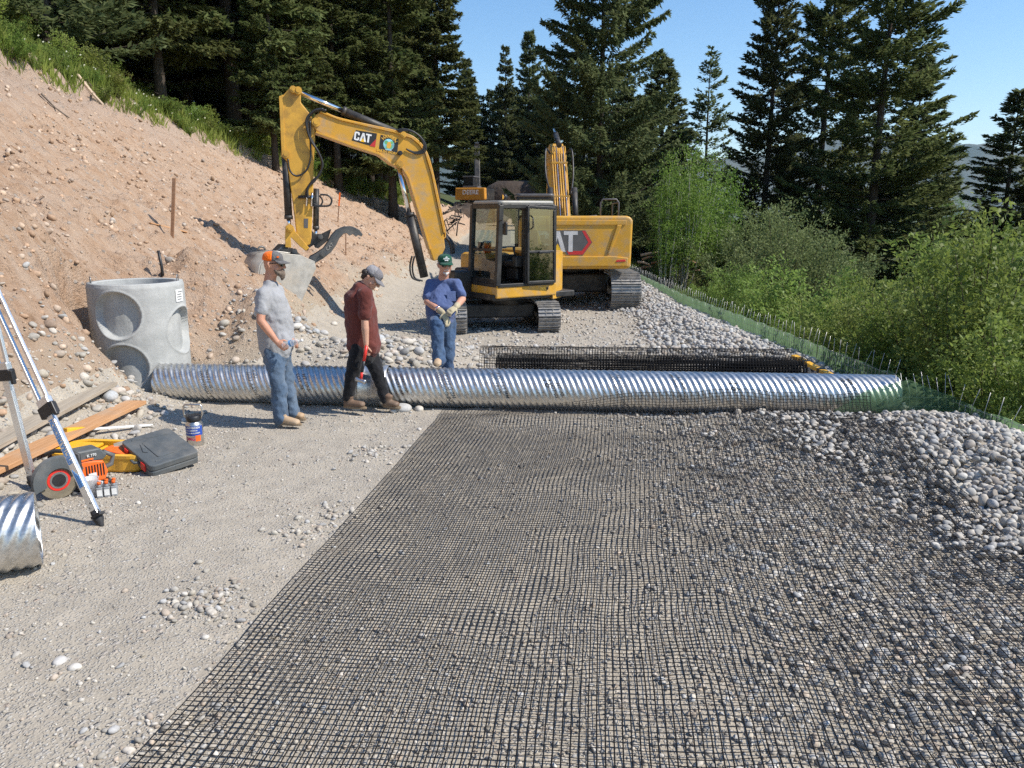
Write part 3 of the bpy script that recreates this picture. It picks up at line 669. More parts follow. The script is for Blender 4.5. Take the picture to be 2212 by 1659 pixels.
for k in range(9):
    x = 4.08 + k * .075; mb.tube([(x, 8.0 - .02 * k, -.05), (x - .01, 7.99, .35), (x - .05 + rs.normal(0, .02), 8.02, .50 + rs.uniform(0, .1))], .0035, 5)
for z in (.1, .2, .3): mb.tube([(4.0, 7.99, z), (4.72, 7.93, z)], .003, 4)
mb.build('bent_wires', M_wire, g)
# ================================================================ yellow brace by the fence
a, b = at(1693, 757, 10.6), at(1768, 806, 9.5); g = thing('wooden_brace', 'yellow-painted wooden brace with black bands leaning by the fence behind the pipe', 'brace')
a = Vector((3.98, 10.75, hz(3.98, 10.75) + .16)); b = Vector((4.30, 9.45, hz(4.3, 9.45) + .06))
MB().beam(a, b, .09, .05).build('bar', M_yel, g, .006)
for k in (.2, .45, .75):
    p = a.lerp(b, k); MB().beam(p, p + (b - a).normalized() * .05, .096, .056).build('black_band', M_black, g)
# ================================================================ planks, rods and stakes
def board(name, p0, p1, w, th, m, label, cat, lift=.03, bevel=.004):
    a, b = Vector(p0), Vector(p1); d = b - a; o = MB().box((d.length / 2, 0, 0), (d.length, w, th)).build(name, m, None, bevel)
    up = Vector((0, 0, 1)); y = up.cross(d).normalized(); o.matrix_world = frame(d, y, a + Vector((0, 0, lift))); return tag(o, label, cat)
def gp(px, py, dz=0): p = hit(px, py); return p + Vector((0, 0, dz))
p1 = gp(232, 838); p0 = gp(6, 960); d = (p0 - p1); board('plank', p1, p1 + d * 1.5, .23, .04, M_oldwood, 'weathered grey plank lying on the cobbles below the manhole', 'plank', .05)
p1 = gp(296, 882); p0 = gp(4, 1022); d = (p0 - p1); board('plank', p1, p1 + d * 1.5, .23, .04, M_newwood, 'fresh orange-brown plank lying behind the yellow case', 'plank', .07)
p0, p1 = gp(150, 952, .10), gp(329, 922, .02); g = thing('measuring_rod', 'white measuring rod lying across the gravel behind the dark grey case', 'measuring rod')
MB().beam(p0, p1, .035, .02).build('rod', M_white, g, .003); d = (p1 - p0).normalized(); MB().beam(p0 - d * .03, p0 + d * .16, .06, .05).build('clamp', M_yel, g, .006)
def stake(px0, py0, px1, py1, w, m, label, cat='stake', name='wooden_stake', flag=None, tube=False):
    b = hit(px1, py1); t_ = at(px0, py0, b.y); b = b - (t_ - b).normalized() * .1
    g = thing(name, label, cat, b); mb = MB(); v = t_ - b
    if tube: mb.tube([(0, 0, 0), v * .5 + Vector((.01, 0, 0)), v], w, 8)
    else: mb.beam((0, 0, 0), v, w, w * .45, (0, 1, 0))
    mb.build('shaft', m, g)
    if flag: MB().beam(v * .60, v * 1.03, w * 1.5, w * .8, (0, 1, 0)).build('ribbon', M_safety, g)
stake(376, 385, 372, 511, .055, M_stake, 'tall brown wooden stake upright in the dirt bank above the manhole')
stake(342, 541, 351, 596, .022, M_black, 'black plastic pipe stub sticking up behind the manhole', 'pipe stub', 'pipe_stub', None, True)
stake(734, 418, 730, 478, .03, M_stake, 'thin survey lath with an orange ribbon high on the bank beside the boom', 'stake', 'survey_lath', True)
stake(747, 506, 747, 546, .03, M_stake, 'short rust-brown lath in the bank below the thumb of the bucket', 'stake', 'survey_lath')
p0, p1 = gp(324, 484), gp(403, 504); board('fallen_lath', p0, p1, .05, .02, M_newwood, 'orange-tipped lath lying flat at the foot of the tall brown stake', 'lath', .02)
def stick(pts, r, label, m=M_twig, name='dead_branch', lift=.05):
    P = [hit(*p) + Vector((0, 0, lift + r)) for p in pts]; mb = MB(); mb.tube(P, [r * (1 - .5 * k / len(P)) for k in range(len(P))], 7)
    tag(mb.build(name, m), label, 'branch')
stick([(142, 133), (170, 172), (200, 210), (224, 236)], .045, 'long grey dead branch sliding down the bank below the green edge', M_log)
stick([(452, 234), (510, 245), (563, 258)], .09, 'pale fallen log among the weeds at the forest edge', M_log, 'fallen_log', .25)
stick([(90, 210), (120, 240), (150, 262)], .02, 'thin dark root hanging over the upper bank')
stick([(600, 372), (640, 398), (660, 420)], .02, 'thin twig lying on the bank behind the stick of the excavator')
# ================================================================ survey tripod
tp = thing('survey_tripod', 'aluminium survey tripod with blue lettering standing beside the cut-off saw', 'tripod')
apex = Vector((-4.09, 5.96, 1.95))
def tripod_leg(foot, txt):
    foot = Vector(foot); ax = (apex - foot); L = ax.length; dz = ax.normalized(); side = dz.cross(Vector((.25, 1, 0))).normalized()
    fw = side.cross(dz).normalized()
    if fw.y > 0: fw, side = -fw, -side
    M = Matrix((side, -fw, dz)).transposed().to_4x4(); M.translation = foot
    T = lambda s, e: M @ Vector((s, 0, e))
    lo = MB().box((0, 0, .10 + .47), (.066, .036, .94), M).build('lower_tube', M_alu, tp, .006)
    for s in (-.042, .042): MB().box((s, 0, (.96 + L) / 2), (.026, .028, L - .96), M).build('upper_rail', M_alu, tp, .005)
    MB().box((0, 0, 1.03), (.115, .05, .06), M).build('rail_bridge', M_alu, tp, .006)
    cl = MB().box((0, 0, .96), (.135, .066, .09), M).build('clamp', M_black, tp, .008); MB().box((.08, -.02, .94), (.03, .03, .11), M).build('clamp_lever', M_black, cl, .006)
    mb = MB(); mb.tube([M @ Vector((0, 0, -.06)), M @ Vector((0, 0, .02)), M @ Vector((0, 0, .06)), M @ Vector((0, 0, .13))], [.006, .02, .038, .036], 8); mb.box((.03, -.02, .085), (.09, .05, .02), M); mb.build('spiked_foot', M_rubber, tp)
    MB().cyl(M @ Vector((-.012, -.017, .16)), M @ Vector((-.012, -.022, .16)), .008, 8).build('rivet', M_steel, lo); MB().cyl(M @ Vector((.012, -.017, .19)), M @ Vector((.012, -.022, .19)), .008, 8).build('rivet', M_steel, lo)
    if txt:
        Mt = M @ Matrix.Translation((0, -.0195, .70)) @ Matrix.Rotation(R(90), 4, 'X') @ Matrix.Rotation(R(90), 4, 'Z')
        lettering(txt, .056, Mt, M_skyblue, lo, .0006, .0016, 'lettering', .72)
        mb = MB()
        for k in range(4): mb.box((-.016 + k * .011, -.0192, .40 - .01 * k), (.006, .002, .15 - .02 * k), M)
        mb.build('stripe_print', M_skyblue, lo)
tripod_leg(gp(221, 1138, .0), 'SPECTRA PRECISION'); tripod_leg(gp(76, 1060, .0), ''); tripod_leg((-5.0, 5.3, hz(-5.0, 5.3)), '')
mb = MB(); mb.cyl(apex + Vector((0, 0, -.05)), apex + Vector((0, 0, .03)), .09, 20); mb.build('head', M_black, tp)
# ================================================================ tools on the gravel
def local(px, py, rz, dz=0):
    p = hit(px, py); return Matrix.Translation(p + Vector((0, 0, dz))) @ Matrix.Rotation(rz, 4, 'Z'), p
def rrect(w, d, r, n=5):
    out = []
    for cx, cy, a0 in ((w / 2 - r, d / 2 - r, 0), (-w / 2 + r, d / 2 - r, 90), (-w / 2 + r, -d / 2 + r, 180), (w / 2 - r, -d / 2 + r, 270)):
        for k in range(n + 1):
            a = R(a0 + 90 * k / n); out.append((cx + r * math.cos(a), cy + r * math.sin(a)))
    return out
# open yellow case
p = Vector((-3.62, 6.66, hz(-3.6, 6.66))); yc = thing('yellow_case', 'open yellow plastic carrying case lying behind the cut-off saw', 'case', p, R(-6))
def shell(w, d, r, h, t, rib=.008, n=7):
    o = rrect(w, d, r, n); oo = []
    for k, (x, y) in enumerate(o): oo.append((x, y))
    N = []
    for k in range(len(oo)):
        x0, y0 = oo[k]; x1, y1 = oo[(k + 1) % len(oo)]; L = math.hypot(x1 - x0, y1 - y0); m_ = max(1, int(L / .035))
        for q in range(m_): N.append((x0 + (x1 - x0) * q / m_, y0 + (y1 - y0) * q / m_))
    mb = MB(); k = len(N); ctr = [(x, y) for x, y in N]
    sc_ = lambda f, i: (1 + (rib * 2 / w if (i // 2) % 2 else 0)) * f
    rings = [[(x * sc_(.95, i), y * sc_(.95, i), 0) for i, (x, y) in enumerate(N)], [(x * sc_(1, i), y * sc_(1, i), .02) for i, (x, y) in enumerate(N)], [(x * sc_(1, i), y * sc_(1, i), h * .8) for i, (x, y) in enumerate(N)], [(x * 1.03, y * 1.03, h * .82) for x, y in N], [(x * 1.03, y * 1.03, h) for x, y in N], [(x * (1 - 2 * t / w), y * (1 - 2 * t / d), h) for x, y in N], [(x * (1 - 2 * t / w), y * (1 - 2 * t / d), .02) for x, y in N]]
    V = [v for r_ in rings for v in r_]; F = [(a * k + i, a * k + (i + 1) % k, (a + 1) * k + (i + 1) % k, (a + 1) * k + i) for a in range(6) for i in range(k)]
    F += [tuple(range(k - 1, -1, -1)), tuple(range(6 * k, 7 * k))]; return mb.add(V, F)
shell(.88, .46, .14, .15, .05).build('tray', M_yel, yc); MB().box((-.12, -.02, .07), (.03, .34, .10)).build('divider', M_yel, yc, .006)
MB().prism(rrect(.26, .14, .04), .05, Matrix.Translation((.16, -.08, .13)) @ Matrix.Rotation(R(12), 4, 'Y')).build('orange_insert', M_orange, yc, .008)
MB().box((-.26, .0, .135), (.24, .28, .03)).build('inner_lid', M_yel, yc, .01)
tag(MB().box((0, 0, 0), (.34, .10, .05), Matrix.Translation(p + Vector((.20, .07, .18))) @ Matrix.Rotation(R(28), 4, 'Z') @ Matrix.Rotation(R(-10), 4, 'Y')).build('wood_offcut', M_oldwood, None, .004), 'short brown wood offcut lying across the yellow case', 'wood block')
# dark grey tool case tilted on the yellow one
gc = thing('tool_case', 'dark grey hard tool case with red latches leaning on the yellow case', 'tool case')
c0 = hit(330, 1022); Mx = Matrix.Translation(c0 + Vector((-.02, .22, .125))) @ Matrix.Rotation(R(-40), 4, 'Z') @ Matrix.Rotation(R(13), 4, 'Y') @ Matrix.Rotation(R(5), 4, 'X')
body = MB().prism(rrect(.56, .44, .05), .056, Mx @ Matrix.Translation((0, 0, -.029))).build('bottom_shell', M_case, gc, .01); lid = MB().prism(rrect(.56, .44, .05), .056, Mx @ Matrix.Translation((0, 0, .029))).build('lid', M_case, gc, .01)
mb = MB(); mb.prism(rrect(.30, .22, .02), .012, Mx @ Matrix.Translation((.02, .01, .058)))
for k in (-1, 1): mb.box((.0 + k * .19, .0, .057), (.012, .30, .012), Mx, rz=k * .2)
mb.prism([(-.12, -.12), (.02, -.16), (.05, -.13), (-.10, -.10)], .014, Mx @ Matrix.Translation((0, 0, .058))); mb.build('raised_pattern', M_case, lid, .003)
for x in (-.15, .15): MB().box((x, -.222, .0), (.07, .022, .07), Mx).build('latch', M_red, gc, .006)
MB().tube([Mx @ Vector((-.07, -.215, 0)), Mx @ Vector((-.05, -.255, 0)), Mx @ Vector((.05, -.255, 0)), Mx @ Vector((.07, -.215, 0))], .012, 8).build('handle', M_case, gc)
MB().box((-.285, .05, .0), (.02, .06, .06), Mx).build('latch', M_red, gc, .006)
# steel jug
Mj, pj = local(416, 966, 0); jg = thing('steel_jug', 'steel jug with a blue printed wrap and wire handle standing alone on the gravel', 'jug', pj + Vector((0, .08, 0)))
M_jug = paint('brushed steel', (.55, .53, .50), .3, .9, .06, bump=.02)
MB().lathe([(.001, 0), (.074, 0), (.08, .008), (.08, .205), (.074, .225), (.058, .238), (.058, .245), (.001, .245)], 32, caps=False).build('body', M_jug, jg)
MB().lathe([(.001, .246), (.066, .246), (.068, .252), (.068, .29), (.06, .30), (.001, .30)], 32, caps=False).build('lid', M_black, jg)
MB().tube([(-.070, 0, .27), (-.088, 0, .31), (-.088, 0, .385), (-.075, 0, .405), (.075, 0, .405), (.088, 0, .385), (.088, 0, .31), (.070, 0, .27)], .009, 8).build('wire_handle', M_jug, jg)
V, F = curved_patch(-math.pi / 2 + .05, .160, .22, .095, .0812); wr = MB().add(V, F).build('wrap_print', M_blue, jg)
def jug_text(s, z, size, m, a0=-math.pi / 2, r=.0822):
    V, F = text_vf(s, size, 0, .0006); W = [(r * math.cos(a0 + x / r), r * math.sin(a0 + x / r), z + y) for x, y, _ in V]; MB().add(W, F).build('lettering', m, wr)
jug_text('TRUMP/BIDEN', .190, .027, M_white); jug_text('OUR AMERICA', .163, .018, M_white); jug_text('NEEDS A MULLIGAN', .138, .018, M_white); jug_text('OMG', .078, .045, paint('magenta print', (.6, .02, .12), .5), -math.pi / 2 - .25)
V, F = curved_patch(-math.pi / 2 + .75, .085, .05, .06, .0812); MB().add(V, F).build('orange_sticker', M_orange, jg)
# cut-off saw
ps = hit(128, 1078); ps = Vector((ps.x, ps.y + .06, ps.z)); sw = thing('cutoff_saw', 'orange and grey petrol cut-off saw with a large round blade behind the tripod leg', 'saw', ps, R(50))
def disc(c, ax, r, t, n=40): return MB().cyl(Vector(c) - Vector(ax) * t / 2, Vector(c) + Vector(ax) * t / 2, r, n, smooth=False)
bx = Vector((0, -1, 0)); bc = Vector((-.03, -.03, .152))
M_blade = paint('cutting disc', (.20, .17, .12), .7, .2, .2, scale=14)
bl = disc(bc, bx, .150, .006).build('blade', M_blade, sw); disc(bc + bx * .008, bx, .05, .012, 24).build('flange', M_black, bl); disc(bc + bx * .005, bx, .085, .004, 30).build('label_ring', M_red, bl); disc(bc + bx * .0075, bx, .066, .004, 30).build('disc_paper', M_steel, bl)
sdx = bx.cross(Vector((0, 0, 1))).normalized()
if sdx.x > 0: sdx = -sdx
V = []; n = 22
for k in range(n + 1):
    a = R(-20 + 185 * k / n); d = sdx * math.cos(a + R(0)) * 1 + Vector((0, 0, 1)) * math.sin(a)
    for rr_, oo in ((.10, .022), (.185, .024), (.192, .0), (.185, -.024), (.10, -.022)): V.append(bc + d * rr_ + bx * oo)
F = [(k * 5 + j, k * 5 + j + 1, (k + 1) * 5 + j + 1, (k + 1) * 5 + j) for k in range(n) for j in range(4)]
gd = MB().add(V, F).build('blade_guard', M_case, sw); m_ = gd.modifiers.new('thick', 'SOLIDIFY'); m_.thickness = .006
MB().prism([(.0, .08), (.30, .05), (.33, .12), (.30, .22), (.16, .25), (.04, .24)], .17, Matrix.Translation((.03, .08, 0)) @ Matrix.Rotation(R(90), 4, 'X')).build('engine_housing', M_orange, sw, .015)
MB().prism([(.02, .235), (.30, .22), (.34, .26), (.28, .33), (.08, .335)], .16, Matrix.Translation((.03, .08, 0)) @ Matrix.Rotation(R(90), 4, 'X')).build('top_cover', M_case, sw, .015)
mb = MB()
for k in range(7): mb.box((.19 + k * .022, -.008, .15), (.008, .006, .10))
mb.build('cooling_grille', M_black, sw)
MB().box((.14, -.010, .255), (.22, .006, .012)).build('orange_stripe', M_safety, sw)
lettering('K 770', .03, Matrix.Translation((.24, -.012, .285)) @ Matrix.Rotation(R(90), 4, 'X'), M_white, sw, .001, .0005)
MB().tube([(.12, -.06, .03), (.12, -.075, .20), (.12, -.07, .33), (.08, -.02, .36), (.0, .06, .365), (-.04, .14, .33)], .017, 10).build('front_handle', M_rubber, sw)
MB().tube([(.30, .08, .12), (.42, .08, .15), (.44, .08, .22), (.36, .08, .27)], .02, 10).build('rear_handle', M_case, sw)
MB().prism([(-.10, .12), (.12, .09), (.14, .16), (-.06, .20)], .05, Matrix.Translation((.0, .045, 0)) @ Matrix.Rotation(R(90), 4, 'X')).build('belt_cover', M_alu, sw, .01)
MB().box((.2, .08, .025), (.36, .16, .04)).build('base_skid', M_black, sw, .01)
MB().box((.23, -.011, .11), (.06, .006, .05)).build('badge', M_white, sw)
# jug and oil bottles in front of the saw
pm = hit(199, 1072); mj = thing('measuring_jug', 'milky plastic measuring jug between the tripod leg and the oil bottles', 'jug', pm)
MB().lathe([(.001, .002), (.045, .002), (.06, .15), (.066, .155), (.062, .15), (.043, .008), (.001, .008)], 28, caps=False).build('cup', M_frost, mj); MB().tube([(.055, 0, .13), (.095, 0, .125), (.095, 0, .06), (.048, 0, .04)], .007, 8).build('handle', M_frost, mj)
po = hit(235, 1072); pk = Matrix.Translation(po) @ Matrix.Rotation(R(25), 4, 'Z'); k = 0
for ix in range(3):
    for iy in range(2):
        ob = thing('oil_bottle', 'small grey oil bottle with an orange cap in the six-pack beside the saw', 'bottle', pk @ Vector((-.06 + ix * .052, .0 + iy * .06, 0)), R(25), 'six-pack of oil bottles')
        MB().prism(rrect(.048, .056, .012, 3), .085, Matrix.Translation((0, 0, .045))).build('body', paint('grey bottle', (.26, .27, .28), .35) if k == 0 else bpy.data.materials['grey bottle'], ob, .006)
        MB().lathe([(.022, .088), (.012, .102), (.012, .11)], 12).build('neck', bpy.data.materials['grey bottle'], ob); MB().lathe([(.014, .108), (.014, .126), (.012, .128)], 12).build('cap', M_orange, ob); k += 1
        if iy == 0: MB().box((0, -.0295, .045), (.036, .002, .05)).build('paper_label', M_white, ob)
# loose cobbles one can pick out
cob = [(705, 668, .0, 0)]
shp, Fc = rock_shapes(3, 6, .22, 91, 0)
for k, (px, py, s) in enumerate([(772, 886, .055), (850, 890, .05), (870, 886, .09), (905, 886, .06), (556, 866, .05), (237, 862, .10), (255, 848, .07), (270, 866, .06), (640, 708, .08), (700, 722, .09), (722, 702, .08), (770, 725, .10), (820, 735, .09), (848, 765, .07), (130, 1432, .035), (160, 1445, .03), (905, 762, .09), (880, 742, .08)]):
    p = hit(px, py); W = shp[k % 6] * np.array([1.15, .85, .62]) * s; a = k * 1.7; W = xf(Matrix.Rotation(a, 4, 'Z'), W)
    o = link('cobble', np_mesh('cobble', W, Fc, M_stone, True, np.tile(np.array(PAL_GREY[k % 7]) * 1.05, (len(W), 1)))); o.location = p + Vector((0, 0, s * .3))
    tag(o, 'loose rounded cobble bigger than the gravel around it', 'cobble', 'loose cobbles on the gravel')
# ================================================================ machine materials
M_cat = paint('machine yellow', (.60, .315, .035), .42, 0, .09, 3, .05, 30, .002, .4, dirt=(.36, .28, .19), dirt_amt=.7, dscale=4.5)
M_catold = paint('worn machine yellow', (.60, .33, .04), .42, 0, .08, 3, .06, 30, .003, .5, dirt=(.12, .07, .035), dirt_amt=.6, dscale=3.2)
M_dark = paint('dark machine paint', (.022, .022, .023), .5, .1, .25, dirt=(.26, .22, .17), dirt_amt=.3)
M_frame = paint('cab frame', (.014, .014, .015), .5, 0, .2, dirt=(.24, .20, .15), dirt_amt=.14)
M_track = paint('track steel', (.26, .25, .235), .5, .35, .25, 8, .3, 30, .006, .5, dirt=(.40, .36, .30), dirt_amt=.75, dscale=4)
M_hose = paint('hydraulic hose', (.02, .02, .021), .42, bump=0); M_gunmetal = paint('gunmetal', (.10, .105, .11), .5, .6, .15, dirt=(.30, .26, .21), dirt_amt=.5)
M_bucket = paint('bucket steel', (.40, .38, .34), .5, .25, .2, dirt=(.46, .40, .32), dirt_amt=.8)
def glass_mat(name, col, a):
    t = NT(name); tr = t.n('BsdfTransparent', {'Color': (*col, 1)}); g = t.n('BsdfGlossy', {'Color': (.9, .95, .95, 1), 'Roughness': .03})
    fr = t.n('Fresnel', {'IOR': 1.5}).outputs[0]; f2 = t.math('ADD', t.math('MULTIPLY', fr, 1.0), a, True)
    m = t.n('MixShader', {'Fac': f2, 1: tr.outputs[0], 2: g.outputs[0]}); t.t.links.new(m.outputs[0], t.out.inputs['Surface']); return t.mat
M_glass = glass_mat('cab glass', (.66, .72, .70), .04); M_green = glass_mat('tinted door glass', (.28, .40, .37), .10)
M_dk = paint('decal black', (.02, .02, .022), .4, bump=0); M_dy = paint('decal yellow', (.85, .50, .02), .4, bump=0); M_dr = paint('decal red', (.55, .03, .03), .4, bump=0); M_dw = paint('decal white', (.8, .8, .8), .4, bump=0)
M_gold = paint('gold lettering', (.75, .42, .05), .5, bump=0); M_dgrey = paint('decal grey', (.10, .095, .095), .45, bump=0); M_silver = paint('silver lettering', (.62, .60, .60), .35, .2, bump=0)
M_globe = paint('globe print', (.25, .55, .62), .5, 0, .4, 9, bump=0); M_land = paint('land print', (.15, .45, .18), .5, bump=0)
def track(parent, x0, x1, L, H, name='crawler_track', shoes=34, idler=True, M=None):
    """closed loop of grouser shoes around a frame; runs along local y, centred on y=0, ground at z=0"""
    w = x1 - x0; xc = (x0 + x1) / 2; r = H / 2; st = L - 2 * r; per = 2 * st + 2 * math.pi * r
    g = bpy.data.objects.new(name, None); COL.objects.link(g); g.parent = parent
    def loop(s):
        s = s % per
        if s < st: return (-st / 2 + s, 0, 0)
        s -= st
        if s < math.pi * r: a = s / r; return (st / 2 + r * math.sin(a), r - r * math.cos(a), a)
        s -= math.pi * r
        if s < st: return (st / 2 - s, 2 * r, math.pi)
        s -= st; a = s / r; return (-st / 2 - r * math.sin(a), r + r * math.cos(a), math.pi + a)
    mb = MB(); p = per / shoes
    for k in range(shoes):
        y, z, a = loop(k * p); T = Matrix.Translation((xc, y, z)) @ Matrix.Rotation(a, 4, 'X')
        mb.box((0, 0, .022), (w, p * .93, .022), T); 
        for q in (-.38, 0, .38): mb.box((0, q * p, -.0), (w * .985, .018, .034), T)
        for bx_ in (-.16, .16):
            for by_ in (-.2, .2): mb.cyl(T @ Vector((bx_ * w, by_ * p, .010)), T @ Vector((bx_ * w, by_ * p, -.004)), .014, 6)
    o = mb.build('track_shoes', M_track, g)
    mb = MB(); N = 40
    pts = [loop(per * k / N) for k in range(N)]; V = []
    for y, z, a in pts:
        c = Vector((0, y, z)); n_ = Vector((0, -math.sin(a), math.cos(a))); 
        for dx in (-.07, .07):
            for dd in (.03, .09): V.append(Vector((xc + dx, y, z)) + n_ * dd)
    F = []
    for k in range(N):
        a_, b_ = 4 * k, 4 * ((k + 1) % N)
        F += [(a_ + 1, b_ + 1, b_ + 3, a_ + 3), (a_, a_ + 1 - 0, b_ + 1, b_), (a_ + 2, b_ + 2, b_ + 3, a_ + 3)]
    mb.add(V, F).build('track_chain', M_dark, g)
    MB().box((xc, 0, r), (w * .42, st * .98, H * .42)).build('track_frame', M_dark, g, .03)
    for yy, rr_ in ((st / 2, r - .10), (-st / 2, r - .10)):
        mb = MB(); mb.cyl((xc - w * .2, yy, r), (xc + w * .2, yy, r), rr_, 24); mb.cyl((xc - w * .26, yy, r), (xc + w * .26, yy, r), rr_ * .55, 20); mb.build('sprocket', M_track, g)
    for k in range(4):
        yy = -st * .36 + k * st * .24; MB().cyl((xc - w * .2, yy, .13), (xc + w * .2, yy, .13), .085, 16).build('track_roller', M_dark, g)
    return g
def cylinder_part(parent, a, b, frac, rb, rr_, name='hydraulic_cylinder'):
    """barrel from a, chrome rod on to b"""
    a, b = Vector(a), Vector(b); c = a.lerp(b, frac)
    ba = MB(); ba.cyl(a, c, rb, 18); ba.cyl(c - (b - a).normalized() * .05, c + (b - a).normalized() * .02, rb * 1.14, 18); o = ba.build(name, M_dark, parent)
    MB().cyl(c, b, rr_, 14).build('rod', M_chrome, o); return o
def pin(mb, c, ax, r, L):
    c, ax = Vector(c), Vector(ax); mb.cyl(c - ax * L / 2, c + ax * L / 2, r * .8, 16); mb.cyl(c - ax * (L / 2 + .015), c + ax * (L / 2 + .015), r * .45, 12)
def hose(parent, pts, r, m=None, name='hose', n=7):
    P_ = [Vector(p) for p in pts]; out = []
    for k in range(len(P_) - 1):                                   # catmull-rom
        p0, p1, p2, p3 = P_[max(0, k - 1)], P_[k], P_[k + 1], P_[min(len(P_) - 1, k + 2)]
        for q in range(6):
            t = q / 6; out.append(.5 * ((2 * p1) + (p2 - p0) * t + (2 * p0 - 5 * p1 + 4 * p2 - p3) * t * t + (3 * p1 - p0 - 3 * p2 + p3) * t ** 3))
    out.append(P_[-1]); return MB().tube(out, r, n).build(name, m or M_hose, parent)
def decal(parent, poly, M, m, name, off=0):
    return MB().prism(poly, .004, M @ Matrix.Translation((0, 0, off))).build(name, m, parent)
def cat_logo(parent, M, h, white=True, wm=None):
    """three block letters, the middle one on a triangle; M: x right, y up, z out of the panel"""
    wm = wm or M_dw; s = h
    C_ = [(.0, .12), (.0, .88), (.12, 1), (.5, 1), (.62, .88), (.62, .64), (.42, .64), (.42, .82), (.20, .82), (.20, .18), (.42, .18), (.42, .38), (.62, .38), (.62, .12), (.5, 0), (.12, 0)]
    A1 = [(.66, 0), (.95, 1), (1.17, 1), (1.46, 0), (1.25, 0), (1.06, .70), (.87, 0)]
    T_ = [(1.36, 1), (2.05, 1), (2.05, .82), (1.81, .82), (1.81, 0), (1.60, 0), (1.60, .82), (1.36, .82)]
    tri = [(.80, -.06), (1.06, .40), (1.32, -.06)]
    mb = MB()
    for P_ in (C_, A1, T_): mb.prism([((x - 1.02) * s, (y - .5) * s) for x, y in P_], .006, M)
    mb.build('lettering', wm, parent)
    MB().prism([((x - 1.02) * s, (y - .5) * s) for x, y in tri], .008, M).build('triangle_print', M_dy, parent)
# ================================================================ yellow midi excavator in front
HA = R(33); ha = Vector((-math.cos(HA), -math.sin(HA), 0)); la = Vector((math.sin(HA), -math.cos(HA), 0))
GZ = -.17; SCN = Vector((-.10, 16.55, GZ))
ex = thing('excavator', 'yellow compact excavator with its boom raised over the bank and cab door open', 'excavator', SCN)
inv = Matrix.Translation(-SCN)
# --- undercarriage: tracks run away from the camera
UC = Matrix.Translation((-.24, 0, 0)) @ Matrix.Rotation(R(7), 4, 'Z')
for s in (-1, 1): track(ex, s * .935 - .225, s * .935 + .225, 2.75, .60, 'crawler_track', 30).matrix_local = UC
MB().box((0, 0, .38), (1.5, 1.0, .30)).build('track_carriage', M_dark, ex, .04).matrix_local = UC
MB().cyl((0, 0, .5), (0, 0, .68), .55, 32).build('slew_ring', M_dark, ex)
bl_ = MB(); bl_.prism([(-1.35, -.05), (-1.33, .40), (-1.28, .40), (-1.26, .2), (-1.28, -.05)], 2.2, frame((0, -1, 0), (0, 0, 1), (0, .15, .1))); 
bl_.build('dozer_blade', M_dark, ex).matrix_local = UC
# --- house in its own turned frame: x forward, y towards the cab side
HM = Matrix((ha, la, Vector((0, 0, 1)))).transposed().to_4x4()
def house(o): o.matrix_local = HM; return o
def hb(name, m, bev, *boxes):
    mb = MB()
    for c, s in boxes: mb.box(c, s)
    return house(mb.build(name, m, ex, bev))
hb('deck', M_dark, .02, ((.0, .0, .74), (2.0, 2.1, .12)))
hb('side_skirt', M_cat, .03, ((.22, 1.08, .86), (1.42, .05, .26)), ((.93, .56, .86), (.05, 1.10, .26)))
hb('engine_hood', M_cat, .10, ((-.05, -.62, 1.18), (1.3, .80, .72)), ((-.66, -.25, 1.22), (.50, 1.3, .80)))
ar_ = [(1.17 * math.cos(R(a)), 1.17 * math.sin(R(a))) for a in range(110, 250, 6)]
house(MB().prism(ar_ + [(-.41, -1.08), (-.41, 1.08)], .94, Matrix.Translation((0, 0, 1.12))).build('counterweight', M_cat, ex, .05, 3))
hb('swing_bracket', M_dark, .04, ((1.15, -.02, .95), (.40, .34, .55)))
hb('front_cover', M_dark, .05, ((.80, -.32, 1.0), (.36, .5, .50)))
# cab
cab = bpy.data.objects.new('cab', None); COL.objects.link(cab); cab.parent = ex; cab.matrix_local = HM
X0, X1, Y0, Y1, Z0, Z1 = -.40, .93, .06, 1.09, .98, 2.56
def prt(name, m, bev, fn):
    mb = MB(); fn(mb); return mb.build(name, m, cab, bev)
def frame_fn(mb):
    for x, xt, y in ((X1, X1 - .08, Y1), (X1, X1 - .08, Y0), (X0, X0, Y1), (X0, X0, Y0)):
        mb.beam((x, y, Z0), (xt, y, Z1 - .04), .10, .10, (1, 0, 0))
    mb.beam((.27, Y1, Z0), (.26, Y1, Z1 - .04), .10, .06, (1, 0, 0))
    mb.box((X0 + .02, (Y0 + Y1) / 2, 1.34), (.03, Y1 - Y0 - .1, .70)); mb.box(((X0 + X1) / 2 - .1, Y0 + .02, 1.22), (X1 - X0 - .3, .03, .46))
    mb.box((X0 + .03, .16, 2.1), (.03, .2, .8)); mb.box((X1 - .02, (Y0 + Y1) / 2, Z0 + .06), (.05, Y1 - Y0 - .1, .12))
    mb.box((-.06, Y1 + .005, 1.30), (.62, .03, .66))
    for z in (Z0,): 
        for y in (Y0, Y1): mb.beam((X0, y, z), (X1, y, z), .07, .07)
        for x in (X0, X1): mb.beam((x, Y0, z), (x, Y1, z), .07, .07)
    for y in (Y0, Y1): mb.beam((X0, y, Z1 - .06), (X1 - .08, y, Z1 - .06), .09, .09)
    for x in (X0, X1 - .08): mb.beam((x, Y0, Z1 - .06), (x, Y1, Z1 - .06), .09, .09)
    mb.beam((X1 - .03, Y0, 1.66), (X1 - .03, Y1, 1.66), .04, .05); mb.beam((X0, Y0, 1.70), (X0, Y1, 1.70), .05, .05)
prt('cab_frame', M_frame, .012, frame_fn)
